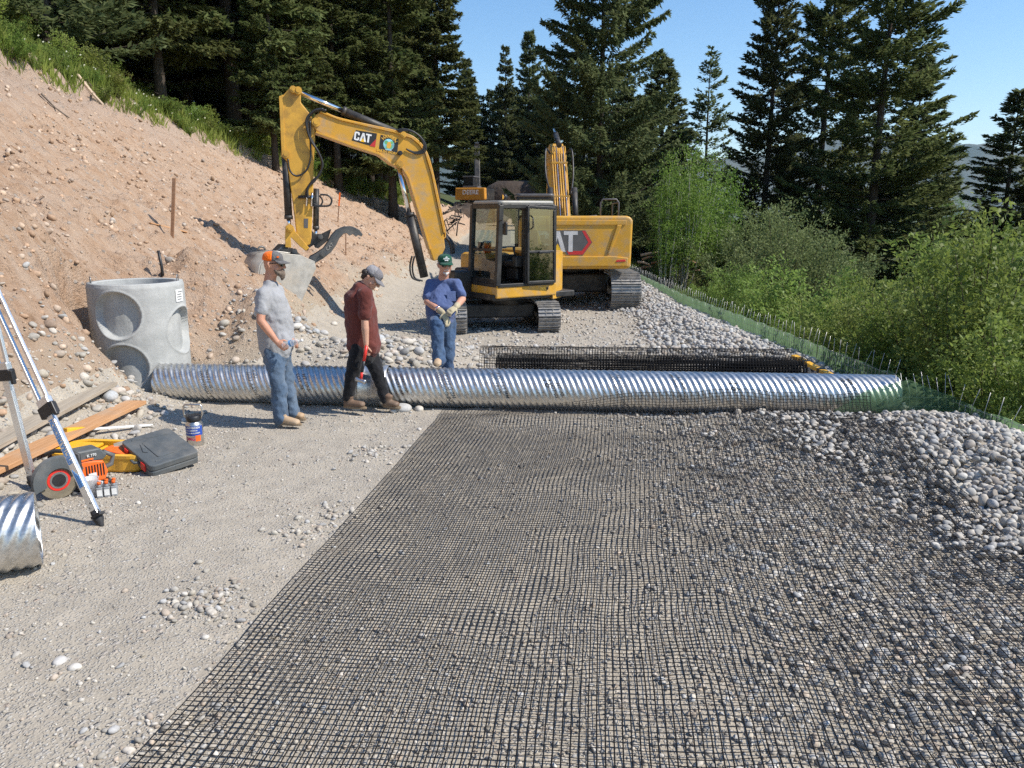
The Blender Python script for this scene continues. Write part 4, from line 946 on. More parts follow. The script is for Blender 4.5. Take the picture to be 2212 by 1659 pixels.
prt('roof', paint('cab roof', (.34, .33, .30), .5, dirt=(.40, .36, .3), dirt_amt=.4), .03, lambda mb: mb.prism(rrect(X1 - X0 - .02, Y1 - Y0 + .04, .10), .07, Matrix.Translation(((X0 + X1) / 2 - .04, (Y0 + Y1) / 2, Z1 + .01))))
gp_ = lambda mb, pts: mb.add(pts, [(0, 1, 2, 3)])
prt('windshield', M_glass, 0, lambda mb: gp_(mb, [(X1 - .03, Y0, 1.68), (X1 - .03, Y1, 1.68), (X1 - .08, Y1, Z1 - .1), (X1 - .08, Y0, Z1 - .1)]))
prt('lower_windshield', M_glass, 0, lambda mb: gp_(mb, [(X1, Y0, Z0 + .03), (X1, Y1, Z0 + .03), (X1 - .03, Y1, 1.65), (X1 - .03, Y0, 1.65)]))
prt('rear_quarter_window', M_glass, 0, lambda mb: gp_(mb, [(.24, Y1, 1.64), (X0 + .04, Y1, 1.64), (X0 + .04, Y1, Z1 - .1), (.24, Y1, Z1 - .1)]))
prt('far_window', M_glass, 0, lambda mb: gp_(mb, [(X1 - .02, Y0, Z0 + .5), (X0, Y0, Z0 + .5), (X0, Y0, Z1 - .1), (X1 - .08, Y0, Z1 - .1)]))
prt('rear_window', M_glass, 0, lambda mb: gp_(mb, [(X0, Y0, 1.72), (X0, Y1, 1.72), (X0, Y1, Z1 - .1), (X0, Y0, Z1 - .1)]))
prt('floor_pan', M_dark, 0, lambda mb: mb.box(((X0 + X1) / 2, (Y0 + Y1) / 2, Z0 - .02), (X1 - X0, Y1 - Y0, .05)))
def seat_fn(mb):
    mb.box((.08, .56, 1.36), (.50, .48, .14)); mb.box((-.18, .56, 1.72), (.13, .46, .62)); mb.box((-.20, .56, 2.12), (.10, .26, .18)); mb.box((.06, .56, 1.16), (.42, .40, .26))
prt('seat', M_black, .04, seat_fn)
prt('console', M_dark, .03, lambda mb: (mb.box((.18, .88, 1.42), (.46, .14, .22)), mb.box((.18, .24, 1.42), (.46, .14, .22)), mb.box((-.22, .5, 1.2), (.30, .9, .40))))
for y in (.88, .24): prt('joystick', M_black, 0, lambda mb: mb.tube([(.36, y, 1.5), (.40, y, 1.62), (.41, y, 1.72)], [.018, .02, .03], 8))
prt('pedal_lever', M_black, 0, lambda mb: [mb.tube([(.66, .56 + q, 1.0), (.72, .56 + q, 1.3), (.64, .56 + q, 1.45)], .014, 6) for q in (-.07, .07)])
prt('monitor', M_black, .01, lambda mb: mb.box((.76, .2, 1.72), (.05, .2, .15)))
prt('notice_sticker', M_white, 0, lambda mb: mb.box((-.1, .952, 1.16), (.16, .004, .12)))
prt('warning_sticker', M_dy, 0, lambda mb: mb.box((X0 + .045, .92, 2.18), (.006, .05, .12)))
# open door folded flat against the cab's rear quarter
dr = bpy.data.objects.new('door', None); COL.objects.link(dr); dr.parent = cab
DM = Matrix.Translation((.24, Y1 + .07, 0)) @ Matrix.Rotation(R(176), 4, 'Z'); dr.matrix_local = Matrix.Translation((.02, .0, 0)) @ DM
def dprt(name, m, bev, fn): mb = MB(); fn(mb); return mb.build(name, m, dr, bev)
W_ = .62
def dframe(mb):
    mb.beam((0, 0, Z0 + .02), (0, 0, Z1 - .06), .06, .05, (1, 0, 0)); mb.beam((W_, 0, Z0 + .06), (W_ - .02, 0, Z1 - .14), .055, .05, (1, 0, 0))
    mb.beam((0, 0, Z0 + .04), (W_, 0, Z0 + .04), .05, .06); mb.beam((0, 0, Z1 - .07), (W_, 0, Z1 - .10), .05, .06); mb.beam((0, 0, 1.62), (W_, 0, 1.62), .05, .05)
dprt('door_frame', M_frame, .012, dframe)
dprt('upper_pane', M_green, 0, lambda mb: gp_(mb, [(.02, 0, 1.64), (W_ - .02, 0, 1.64), (W_ - .03, 0, Z1 - .12), (.02, 0, Z1 - .1)]))
dprt('lower_pane', M_green, 0, lambda mb: gp_(mb, [(.02, 0, Z0 + .06), (W_ - .02, 0, Z0 + .08), (W_ - .02, 0, 1.6), (.02, 0, 1.6)]))
dprt('handle', M_black, .008, lambda mb: mb.box((.36, -.04, 1.61), (.26, .04, .05)))
dprt('grab_handle', M_black, 0, lambda mb: mb.tube([(.05, -.02, 2.32), (.06, -.09, 2.28), (.06, -.09, 2.10), (.05, -.02, 2.06)], .014, 7))
mr = prt('mirror_arm', M_black, 0, lambda mb: mb.tube([(X1 - .05, Y1 + .02, 2.22), (X1 - .02, Y1 + .16, 2.24), (X1 - .04, Y1 + .18, 2.05)], .012, 7))
mb = MB(); mb.box((X1 - .06, Y1 + .19, 2.08), (.05, .13, .24)); m2 = mb.build('mirror', M_black, cab, .02)
wl = prt('work_light', M_black, 0, lambda mb: (mb.cyl((X1 - .22, Y1 - .04, Z1 + .11), (X1 - .15, Y1 - .02, Z1 + .11), .055, 16), mb.cyl((X1 - .2, Y1 - .04, Z1 + .02), (X1 - .2, Y1 - .04, Z1 + .08), .012, 8)))
MB().cyl((X1 - .149, Y1 - .02, Z1 + .11), (X1 - .145, Y1 - .02, Z1 + .11), .045, 16).build('lens', M_chrome, wl)
# skirt decal
SM = frame((-1, 0, 0), (0, 0, 1), (0, 1.108, 0))
def hdecal(poly, m, name): return house(MB().prism(poly, .004, SM).build(name, m, ex))
hdecal([(.08, .84), (.22, .84), (.22, .91), (.08, .91)], M_gold, 'dealer_sticker'); hdecal([(.23, .85), (.28, .85), (.28, .90), (.23, .90)], M_dk, 'model_sticker')
# --- boom, stick and bucket: a vertical plane running to the bank
BK = .28; BX0, BY0 = -1.5, 15.85
bn = Vector((BK, -1, 0)).normalized(); bxv = Vector((1, BK, 0)).normalized()          # bn faces the camera
def bp(px, py, out=0.0):
    d = Vector(ray(px, py)); o = Vector((0, 0, CAMH)); q = Vector((BX0, BY0, 0)); t = (q - o).dot(bn) / d.dot(bn)
    return o + d * t + bn * out - SCN
BMtx = Matrix((bxv, Vector((0, 0, 1)), bxv.cross(Vector((0, 0, 1))))).transposed().to_4x4(); BMtx.translation = Vector((BX0, BY0, 0)) - SCN
BI = BMtx.inverted(); b2 = lambda px, py: (BI @ bp(px, py)).to_2d()
c1 = lambda x, y: (548.5 + x * .3306, 164.6 + y * .3306)
c3 = lambda x, y: (493.7 + x * .2645, 493.7 + y * .2645)
def arm(name, poly, th, m, bev=.025, cf=c1, off=0, parent=ex): return MB().prism([tuple(b2(*cf(*p))) for p in poly], th, BMtx @ Matrix.Translation((0, 0, off))).build(name, m, parent, bev, 3)
boom = arm('boom', [(398, 262), (430, 242), (560, 292), (760, 338), (910, 372), (1020, 408), (1065, 446), (1108, 505), (1150, 645), (1190, 840), (1228, 1020), (1240, 1120), (1205, 1195), (1165, 1205), (1140, 1130), (1100, 990), (1040, 790), (1000, 662), (962, 604), (890, 572), (810, 512), (640, 458), (460, 392), (402, 362), (378, 310)], .34, M_cat, .02)
arm('boom_top_plate', [(430, 236), (560, 286), (760, 331), (910, 365), (1024, 400), (1072, 440), (1116, 500), (1158, 640), (1236, 1020), (1228, 1022), (1150, 646), (1108, 506), (1066, 448), (1018, 410), (908, 375), (758, 341), (558, 295), (428, 245)], .40, M_cat, .004)
arm('boom_under_plate', [(404, 366), (460, 386), (640, 452), (812, 506), (892, 566), (966, 598), (1006, 656), (1046, 788), (1106, 988), (1146, 1128), (1138, 1132), (1096, 992), (1036, 792), (998, 664), (960, 608), (888, 577), (808, 517), (638, 463), (458, 397), (400, 376)], .40, M_cat, .004)
stickp = arm('stick', [(164, 140), (192, 128), (240, 78), (258, 70), (298, 86), (308, 112), (306, 178), (362, 246), (400, 320), (398, 420), (390, 560), (386, 760), (374, 1060), (366, 1098), (332, 1112), (282, 1062), (250, 800), (214, 560), (176, 520), (180, 480), (172, 300)], .26, M_catold, .02)
MB().prism([tuple(b2(*c1(*p))) for p in [(164, 140), (190, 128), (196, 300), (206, 520), (180, 500), (172, 300)]], .30, BMtx).build('edge_plate', M_catold, stickp, .006)
for q, r_ in (((256, 96), .075), ((288, 104), .085), ((404, 308), .10), ((208, 516), .085), ((944, 580), .085), ((236, 992), .085), ((968, 388), .07)):
    mb = MB(); pin(mb, bp(*c1(*q)), bn, r_, .46); mb.build('pivot_pin', M_catold, ex)
cylinder_part(ex, bp(*c1(930, 372)), bp(*c1(290, 104)), .55, .075, .042)
cylinder_part(ex, bp(*c1(1108, 1310), .10), bp(*c1(940, 590), .10), .58, .085, .048)
cylinder_part(ex, bp(*c1(206, 520), .05), bp(*c1(230, 992), .05), .86, .070, .040)
cylinder_part(ex, bp(*c1(408, 735), .02), bp(*c1(404, 1060), .02), .80, .055, .032)
# bucket linkage
arm('bucket_link', [(206, 980), (232, 965), (260, 985), (268, 1010), (360, 1120), (340, 1140), (300, 1110), (240, 1050), (244, 1120), (205, 1115), (204, 1030)], .30, M_catold, .01)
arm('thumb_link', [(352, 1140), (300, 1110), (336, 1090), (420, 1030), (445, 1040), (440, 1070), (360, 1120)], .22, M_dark, .01)
c7 = lambda x, y: (493.7 + x * .3457, 356.6 + y * .3457)
th = arm('thumb', [(490, 610), (508, 570), (545, 550), (590, 520), (618, 480), (640, 440), (672, 405), (720, 384), (770, 382), (812, 402), (834, 432), (826, 446), (806, 436), (790, 446), (772, 430), (752, 440), (735, 425), (715, 428), (690, 455), (668, 500), (640, 540), (590, 580), (545, 606), (520, 636), (494, 632)], .06, M_gunmetal, .008, c7, .16)
arm('thumb_plate', [(490, 610), (508, 570), (545, 550), (590, 520), (618, 480), (640, 440), (672, 405), (720, 384), (770, 382), (812, 402), (834, 432), (735, 425), (715, 428), (690, 455), (668, 500), (640, 540), (590, 580), (545, 606), (520, 636), (494, 632)], .06, M_gunmetal, .008, c7, -.16, th)
mb = MB()
for q in ((508, 614), (585, 556), (572, 446), (414, 540)): pin(mb, bp(*c7(*q)), bn, .06, .46); 
mb.build('linkage_pins', M_gunmetal, th)
arm('bucket_ear', [(322, 524), (400, 520), (430, 545), (500, 600), (510, 632), (470, 632), (410, 600), (380, 560), (320, 545)], .34, M_dark, .01, c7)
arm('thumb_bracket', [(520, 410), (560, 440), (600, 420), (640, 400), (620, 470), (560, 520), (540, 515), (520, 470)], .2, M_dark, .01, c7)
# bucket: curved shell seen from its back, side plates, teeth
bo = [(195, 560), (150, 555), (95, 570), (55, 605), (38, 655), (42, 710), (70, 765), (115, 800), (160, 815)]
P3 = [bp(*c7(*q)) for q in bo]
bk = bpy.data.objects.new('bucket', None); COL.objects.link(bk); bk.parent = ex
bd = Vector((.60, -.80, 0)); hw = .50                                        # bucket width axis, curled away from the plane
side2 = [(0, .0), (-.20, .03), (-.44, -.02), (-.60, -.20), (-.66, -.45), (-.60, -.72), (-.42, -.95), (-.15, -1.06), (.05, -1.04)]
lipp = [(.05, -1.04), (.16, -.98), (.52, -.30), (.50, -.16), (.20, -.02), (0, 0)]
ctr = bp(*c7(330, 560)) + Vector((0, 0, .03)); axx = Vector((0, 0, 1)).cross(bd).normalized(); axx = axx if axx.x > 0 else -axx
BU = Matrix((axx, Vector((0, 0, 1)), bd)).transposed().to_4x4(); BU.translation = ctr - bd * .05
SB = .95
mb = MB(); n = 26
cur = []
for k in range(len(side2) - 1):
    for q in range(4): t = q / 4; cur.append((side2[k][0] * (1 - t) + side2[k + 1][0] * t, side2[k][1] * (1 - t) + side2[k + 1][1] * t))
cur.append(side2[-1]); V = [BU @ Vector((x * SB, y * SB, z)) for x, y in cur for z in (-hw, hw)]
F = [(2 * k, 2 * k + 1, 2 * k + 3, 2 * k + 2) for k in range(len(cur) - 1)]
sh = mb.add(V, F, 0, True).build('bucket_shell', M_bucket, bk); so_ = sh.modifiers.new('thick', 'SOLIDIFY'); so_.thickness = .03
for z in (-hw, hw): MB().prism([(x * SB, y * SB) for x, y in (cur + lipp[1:-1])], .025, BU @ Matrix.Translation((0, 0, z))).build('side_plate', M_bucket, bk, .005)
mb = MB()
for z in np.linspace(-hw + .1, hw - .1, 5): mb.tube([BU @ Vector((x * SB * 1.015, y * SB * 1.02, z)) for x, y in cur[8:]], .012, 4, smooth=False)
mb.build('wear_strips', M_bucket, sh)
for z in np.linspace(-hw + .06, hw - .06, 5): MB().prism([(.02, -.86), (.10, -.84), (.18, -1.02), (.06, -.92)], .06, BU @ Matrix.Translation((0, 0, z))).build('tooth', M_gunmetal, bk, .006)
MB().tube([BU @ Vector((-.36 + .07 * math.cos(a), .02 + .07 * math.sin(a) + .04, 0)) for a in np.linspace(0, math.pi, 9)], .02, 8).build('lifting_eye', M_gunmetal, bk)
MB().prism([(-.3, .0), (.1, .05), (.12, .16), (.02, .17), (-.1, .06), (-.32, .03)], .3, BU).build('bucket_bracket', M_gunmetal, bk, .01)
# hoses and steel lines
for d in (-.11, -.04, .04, .11): hose(ex, [bp(*c1(*q), d) for q in ((470, 246), (560, 280), (760, 325), (900, 356), (1020, 392), (1074, 432))], .014, M_cat, 'steel_line')
for d in (.02, .10): hose(ex, [bp(*c1(*q), d) for q in ((1078, 436), (1122, 500), (1164, 640), (1240, 1000), (1236, 1060))], .016, M_cat, 'steel_line')
hose(ex, [bp(*c1(*q), .20) for q in ((470, 232), (400, 238), (352, 290), (356, 380), (400, 470), (440, 560), (430, 640), (380, 690), (345, 740), (340, 790))], .022)
hose(ex, [bp(*c1(*q), .24) for q in ((450, 225), (390, 236), (340, 300), (366, 420), (418, 500), (446, 590), (400, 680), (352, 730), (352, 800))], .020)
hose(ex, [bp(*c1(*q), .20) for q in ((365, 300), (368, 450), (368, 540), (340, 620), (280, 655), (235, 620), (222, 545))], .018)
hose(ex, [bp(*c1(*q), .20) for q in ((388, 850), (440, 850), (490, 845), (505, 810), (480, 780), (430, 775))], .018)
hose(ex, [bp(*c1(*q), .18) for q in ((388, 835), (430, 846), (446, 815), (425, 780))], .016)
for q in (0, 1, 2): hose(ex, [bp(*c1(x + q * 14, y), .05 - .12 * q) for x, y in ((1220, 990), (1240, 1040), (1280, 1090), (1290, 1160))], .030)
for q in (0, 1): hose(ex, [bp(*c1(x - q * 16, y), .2) for x, y in ((1040, 1170), (1026, 1240), (1040, 1310), (1092, 1332))], .018)
for q in (0, 1, 2): hose(ex, [bp(*c1(x + 8 * q, y + 6 * q), .2) for x, y in ((920, 360), (980, 352), (1050, 380), (1095, 440), (1090, 486), (1040, 500), (985, 480))], .014)
mb = MB(); mb.cyl(bp(*c1(288, 790), .16), bp(*c1(392, 790), .16), .03, 8); mb.beam(bp(*c1(385, 780), .1), bp(*c1(385, 850), .1), .06, .1)
mb.build('valve_block', M_dark, stickp)
for x in (345, 378): 
    mb = MB(); mb.tube([bp(*c1(x, 762), .19), bp(*c1(x, 800), .19), bp(*c1(x - 4, 850), .19)], .018, 7); mb.build('fitting', M_chrome, stickp)
mb = MB(); pin(mb, bp(*c1(945, 508), .22), bn, .055, .10); lt = mb.build('work_light', M_black, ex)
# decals on the boom side
dx_ = Vector((b2(*c1(800, 378)) - b2(*c1(660, 360))).to_3d()); dx_ = BMtx.to_3x3() @ Vector((dx_.x, dx_.y, 0))
def side_poly(poly, m, name, out): return MB().prism([tuple(b2(*c1(*p))) for p in poly], .003, BMtx @ Matrix.Translation((0, 0, out))).build(name, m, boom)
zo = .172 if (BMtx.to_3x3() @ Vector((0, 0, 1))).dot(bn) > 0 else -.172; sg = 1 if zo > 0 else -1
side_poly([(662, 358), (798, 380), (786, 468), (634, 424)], M_dk, 'logo_panel', zo)
side_poly([(750, 460), (792, 416), (786, 468)], M_dr, 'red_stripe', zo + sg * .002)
def sideM(cx, cy, ang_px, out):
    a, b = bp(*c1(cx, cy)), bp(*c1(cx + 100, cy + ang_px)); x = (b - a).normalized(); y = (Vector((0, 0, 1)) - x * x.z).normalized()
    M = Matrix((x, y, bn)).transposed().to_4x4(); M.translation = a + bn * (abs(out)); return M
cat_logo(boom, sideM(706, 404, 20, .176), .155)
side_poly([(822, 388), (938, 418), (928, 518), (810, 488)], M_dk, 'company_panel', zo)
Mg = sideM(874, 452, 22, .176); MB().prism([(.105 * math.cos(R(k * 12)), .105 * math.sin(R(k * 12))) for k in range(30)], .004, Mg).build('globe_print', M_globe, boom)
mb = MB()
for cx_1, cy_1, r_ in ((-.05, .03, .035), (.03, -.03, .04), (.05, .05, .025), (-.03, -.06, .022)): mb.prism([(cx_1 + r_ * math.cos(R(k * 45)) * (1 + .3 * (k % 2)), cy_1 + r_ * math.sin(R(k * 45))) for k in range(8)], .005, Mg @ Matrix.Translation((0, 0, .001)))
mb.build('land_print', M_land, boom)
MB().prism([(-.02, -.07), (.03, -.07), (.05, .0), (.02, .06), (-.03, .04), (-.04, -.02)], .005, Mg @ Matrix.Translation((0, 0, .002))).build('figure_print', M_gold, boom)
V, F = text_vf('HANSEN', .085, .001, .002); W = []
for x, y, z in V: a = R(90) - x / .155 * 1.0; rr_ = .150 + y; W.append((rr_ * math.cos(a), rr_ * math.sin(a), z))
MB().add(W, F, 0, False, Mg).build('lettering', M_gold, boom)
lettering('EARTH WORKS', .062, sideM(868, 500, 20, .177), M_gold, boom, .001, .002)
lettering('EST. 1985', .03, sideM(872, 486, 20, .177), M_dw, boom, .001, .001)
lettering('CAT', .09, (lambda M: M @ Matrix.Rotation(R(33), 4, 'Z'))(Matrix((bxv, Vector((0, 0, 1)), bn)).transposed().to_4x4().copy()) if 0 else (Matrix.Translation(bp(*c7(630, 508), .195)) @ Matrix((bxv, Vector((0, 0, 1)), bn)).transposed().to_4x4() @ Matrix.Rotation(R(40), 4, 'Z')), M_track, th, .004, .002)
side_dec = MB().prism([tuple(b2(*c1(*p))) for p in [(326, 930), (354, 930), (352, 992), (326, 990)]], .003, BMtx @ Matrix.Translation((0, 0, zo * .133 / .172))).build('warning_label', M_dgrey, stickp)
# orange drink cooler standing on the hood behind the cab glass
ck = thing('drink_cooler', 'small orange drink cooler with a white lid seen through the cab glass', 'cooler', SCN + HM @ Vector((.25, -.40, 1.54)))
MB().lathe([(.001, 0), (.075, 0), (.085, .01), (.085, .19), (.08, .2), (.001, .2)], 24, caps=False).build('body', M_safety, ck); MB().lathe([(.001, .2), (.088, .2), (.088, .235), (.07, .25), (.001, .25)], 24, caps=False).build('lid', M_white, ck)
# ================================================================ big excavator behind, seen from its rear
G2 = -.25; E2 = Vector((1.53, 21.6, G2)); e2 = thing('excavator', 'large yellow excavator parked behind the cab with its wide counterweight facing out', 'excavator', E2, R(1.5))
for s in (-1, 1): track(e2, s * 1.29 - .38, s * 1.29 + .38, 4.4, .95, 'crawler_track', 46)
MB().box((0, 0, .62), (2.0, 1.7, .5)).build('track_carriage', M_dark, e2, .05); MB().cyl((0, 0, .85), (0, 0, 1.05), .75, 32).build('slew_ring', M_dark, e2)
def rprof(): 
    return [(-1.38, 1.16), (-1.36, 1.10), (-1.25, 1.08), (1.25, 1.08), (1.36, 1.10), (1.38, 1.16), (1.40, 2.26), (1.35, 2.35), (1.25, 2.38), (-1.25, 2.38), (-1.35, 2.35), (-1.40, 2.26)]
cw = MB().prism(rprof(), .62, Matrix.Translation((0, -1.85, 0)) @ Matrix.Rotation(R(90), 4, 'X')).build('counterweight', M_cat, e2, .09, 4)
FM = Matrix.Translation((0, -2.163, 0)) @ Matrix.Rotation(R(90), 4, 'X')
mb = MB(); mb.prism([(-1.30, 1.15), (1.30, 1.15), (1.30, 1.36), (.95, 1.40), (-.95, 1.40), (-1.30, 1.36)], .05, FM @ Matrix.Translation((0, 0, .015))); mb.build('lower_step', M_cat, cw, .02)
mb = MB(); mb.prism([(.78, 1.45), (.84, 1.45), (1.12, 2.16), (1.00, 2.16)], .05, FM @ Matrix.Translation((0, 0, .012))); mb.build('pressed_rib', M_cat, cw, .018); mb = MB(); mb.prism([(-.78, 1.45), (-.84, 1.45), (-1.12, 2.16), (-1.00, 2.16)], .05, FM @ Matrix.Translation((0, 0, .012))); mb.build('pressed_rib', M_cat, cw, .018)
MB().prism([(-1.22, 2.16), (1.22, 2.16), (1.24, 2.27), (-1.24, 2.27)], .03, FM @ Matrix.Translation((0, 0, .008))).build('top_ledge', M_cat, cw, .01)
LX, LZ = -.36, 1.72
hexa = [(-.62, 1.40), (.30, 1.40), (.54, 1.74), (.30, 2.06), (-.70, 2.06), (-.70, 1.55)]
hexa = [(LX - .62, 1.55), (LX + .05, 1.55), (LX + .13, 1.43), (LX + .54, 1.43), (LX + .76, 1.74), (LX + .58, 2.03), (LX - .62, 2.03)]
decal(cw, hexa, FM, M_dgrey, 'logo_panel', .004)
decal(cw, [(LX + .18, 1.44), (LX + .53, 1.44), (LX + .745, 1.74), (LX + .575, 2.02), (LX + .50, 2.02), (LX + .66, 1.74), (LX + .50, 1.53), (LX + .13, 1.53)], FM, M_dr, 'red_stripe', .007)
cat_logo(cw, FM @ Matrix.Translation((LX - .12, LZ + .04, .008)), .50, True, M_silver)
for s in (-1, 1):
    MB().prism([(s * .98, 1.26), (s * 1.24, 1.27), (s * 1.22, 1.32), (s * 1.02, 1.31)], .03, FM @ Matrix.Translation((0, 0, .036))).build('tail_light', M_dr, cw, .006)
MB().box((LX + .14, -2.166, 2.21), (.12, .02, .05)).build('camera_housing', M_dgrey, cw, .006)
mb = MB(); mb.box((0, -.55, 1.62), (2.7, 2.0, 1.1)); mb.build('engine_house', M_cat, e2, .06)
MB().box((0, .9, 1.12), (2.7, 2.0, .16)).build('deck', M_dark, e2, .02)
# cab, left of the boom
c2 = bpy.data.objects.new('cab', None); COL.objects.link(c2); c2.parent = e2
mb = MB()
for x in (-1.36, -.42):
    for y in (.25, 1.85): mb.beam((x, y, 1.25), (x, y, 2.86), .08, .08, (1, 0, 0))
for z in (1.25, 2.1, 2.84):
    for x in (-1.36, -.42): mb.beam((x, .25, z), (x, 1.85, z), .08, .08)
    for y in (.25, 1.85): mb.beam((-1.36, y, z), (-.42, y, z), .08, .08)
mb.box((-.89, .25, 1.7), (.94, .06, .85)); mb.build('cab_frame', M_frame, c2, .015)
MB().prism(rrect(1.05, 1.75, .14), .09, Matrix.Translation((-.89, 1.05, 2.92))).build('roof', M_dgrey, c2, .03)
MB().add([(-1.36, .23, 2.14), (-.42, .23, 2.14), (-.42, .23, 2.82), (-1.36, .23, 2.82)], [(0, 1, 2, 3)]).build('rear_window', M_green, c2)
MB().box((.96, .9, 1.62), (.85, 1.8, .85)).build('tool_box', M_cat, e2, .05)
# boom seen end-on: broad plate with ladder of steel lines, cylinders on both sides
B2 = [(1.3, 1.75), (2.6, 3.25), (4.0, 4.55), (4.7, 4.85), (5.6, 4.8)]
ang2 = R(0)
poly = [(1.05, 1.55), (1.4, 2.35), (2.4, 3.65), (3.6, 4.95), (4.5, 5.35), (6.2, 5.2), (6.2, 4.75), (4.6, 4.85), (3.8, 4.35), (2.9, 3.2), (1.9, 1.95), (1.45, 1.45)]
bm2 = MB().prism([(y, z - .72) for y, z in poly], .44, frame((0, 1, 0), (0, 0, 1), (.02, 0, .0))).build('boom', M_cat, e2, .02)
for k in range(7):
    x = -.18 + k * .067; hose(e2, [(x * 1.05, y, z - .70) for y, z in ((1.0, 1.62), (1.35, 2.38), (2.36, 3.69), (3.56, 5.0), (3.9, 5.2))], .017, M_cat if k not in (2, 5) else M_chrome, 'steel_line')
mb = MB()
for y, z in ((1.55, 2.0), (2.3, 2.95), (3.2, 3.98)): mb.box((0.02, y, z - .02), (.5, .05, .06))
mb.build('line_clamp', M_cat, e2, .006)
for s in (-1, 1): cylinder_part(e2, (s * .36, 1.9, 3.15), (s * .36, .95, 1.35), .52, .085, .052)
for s in (-1, 1): hose(e2, [(s * .25, 3.5, 4.25), (s * .40, 3.3, 4.35), (s * .42, 2.9, 3.6), (s * .30, 2.3, 3.0)], .03)
cylinder_part(e2, (.0, 3.2, 4.48), (.02, 5.4, 5.15), .65, .085, .05)
MB().prism([(5.5, 5.0), (6.0, 5.15), (6.5, 4.5), (6.9, 2.4), (6.5, 2.3), (5.9, 3.8)], .32, frame((0, 1, 0), (0, 0, 1), (.02, 0, -.55))).build('stick', M_cat, e2, .02)
# railing
mb = MB(); mb.tube([(.80, -.6, 2.15), (.80, -.6, 2.72), (.86, -.6, 2.80), (1.22, -.6, 2.80), (1.28, -.6, 2.72), (1.28, -.6, 2.15)], .022, 8); mb.tube([(1.28, -.6, 2.72), (1.28, .5, 2.70), (1.28, .5, 2.1)], .022, 8); mb.build('hand_rail', M_dgrey, e2)
mb = MB(); mb.tube([(.4, -.6, 2.15), (.4, -.6, 2.36), (.7, -.6, 2.38), (.78, -.6, 2.2)], .016, 6); mb.build('hand_rail', M_dgrey, e2)
MB().box((-.35, -1.0, 2.24), (.9, .9, .16)).build('engine_cover', M_dgrey, e2, .03)
# ================================================================ third excavator far up the road
e3p = hit(1035, 452); Y3_ = 66.0; q = at(1030, 431, Y3_); e3 = thing('excavator', 'small distant orange-yellow excavator working beside the dirt heap', 'excavator', (q.x, q.y, q.z - 1.05), R(-16))
M_deere = paint('orange yellow paint', (.60, .27, .03), .45, dirt=(.2, .15, .1), dirt_amt=.3)
for s in (-1, 1): track(e3, s * 1.1 - .3, s * 1.1 + .3, 3.6, .85, 'crawler_track', 30)
cw3 = MB().prism([(-1.25, 1.0), (1.25, 1.0), (1.28, 1.15), (1.25, 1.95), (-1.25, 1.95), (-1.28, 1.15)], .55, Matrix.Translation((0, -1.5, 0)) @ Matrix.Rotation(R(90), 4, 'X')).build('counterweight', M_deere, e3, .07)
lettering('DEERE', .48, Matrix.Translation((.05, -1.785, 1.58)) @ Matrix.Rotation(R(90), 4, 'X'), M_dw, cw3, .006, .012)
MB().box((0, -.1, 1.45), (2.4, 2.4, .9)).build('engine_house', M_dark, e3, .05); MB().box((-.2, -.6, 2.0), (1.3, 1.0, .22)).build('engine_cover', M_dgrey, e3, .04)
MB().box((-.78, .9, 2.1), (.9, 1.5, 1.5)).build('cab', M_frame, e3, .06); MB().box((-.78, .9, 2.9), (1.0, 1.6, .12)).build('roof', M_dgrey, e3, .04)
MB().prism([(1.2, 1.3), (1.9, 2.6), (2.9, 4.6), (3.2, 5.7), (3.6, 5.6), (3.4, 4.4), (2.4, 2.3), (1.7, 1.2)], .45, frame((-.35, 1, 0), (0, 0, 1), (.1, 0, 0))).build('boom', M_dark, e3, .03)
MB().prism([(3.1, 5.8), (3.6, 5.9), (4.6, 3.4), (4.5, 2.2), (4.1, 2.3), (3.9, 3.6)], .35, frame((-.35, 1, 0), (0, 0, 1), (.1, 0, 0))).build('stick', M_dark, e3, .03)
# ================================================================ people
def cloth_mat(name, base, var=.12, rough=.85, fade=None, wsc=7):
    t = NT(name); P = t.objc(); c = t.ramp(t.noise(5, 5, P), [(.3, sc(base, 1 - var)), (.7, sc(base, 1 + var))])
    if fade is not None: c = t.mix(t.ramp(t.noise(2.6, 4, P), [(.45, 0), (.72, .7)]), c, (*fade, 1))
    h = t.math('ADD', t.noise(wsc, 4, t.n('Mapping', {'Vector': P, 'Scale': (1, 1, .55)}).outputs[0]), t.math('MULTIPLY', t.noise(190, 2, P), .08))
    return t.pbr(c, rough, 0, t.bump(h, .75, .035), .15, **{'Sheen Weight': .15})
def skin_mat(name, base):
    t = NT(name); P = t.objc(); c = t.ramp(t.noise(9, 4, P), [(.3, sc(base, .86)), (.7, sc(base, 1.1))])
    return t.pbr(c, .5, 0, t.bump(t.noise(40, 4, P), .25, .004), .4, **{'Subsurface Weight': .06, 'Subsurface Radius': (.02, .008, .004)})
M_skin1 = skin_mat('tanned skin', (.52, .26, .17)); M_skin2 = skin_mat('fair skin', (.56, .31, .21)); M_skin3 = skin_mat('ruddy skin', (.54, .28, .19))
M_greytee = cloth_mat('grey cotton', (.34, .345, .36), .07, .9, (.27, .265, .26)); M_maroon = cloth_mat('maroon cotton', (.125, .035, .028), .12); M_bluetee = cloth_mat('blue cotton', (.085, .12, .25), .1)
M_jeans1 = cloth_mat('faded denim', (.075, .115, .175), .2, .85, (.19, .24, .30), 9); M_jeans3 = cloth_mat('blue denim', (.045, .085, .165), .2, .85, (.12, .18, .27), 9); M_blackp = cloth_mat('black work trousers', (.014, .014, .016), .2)
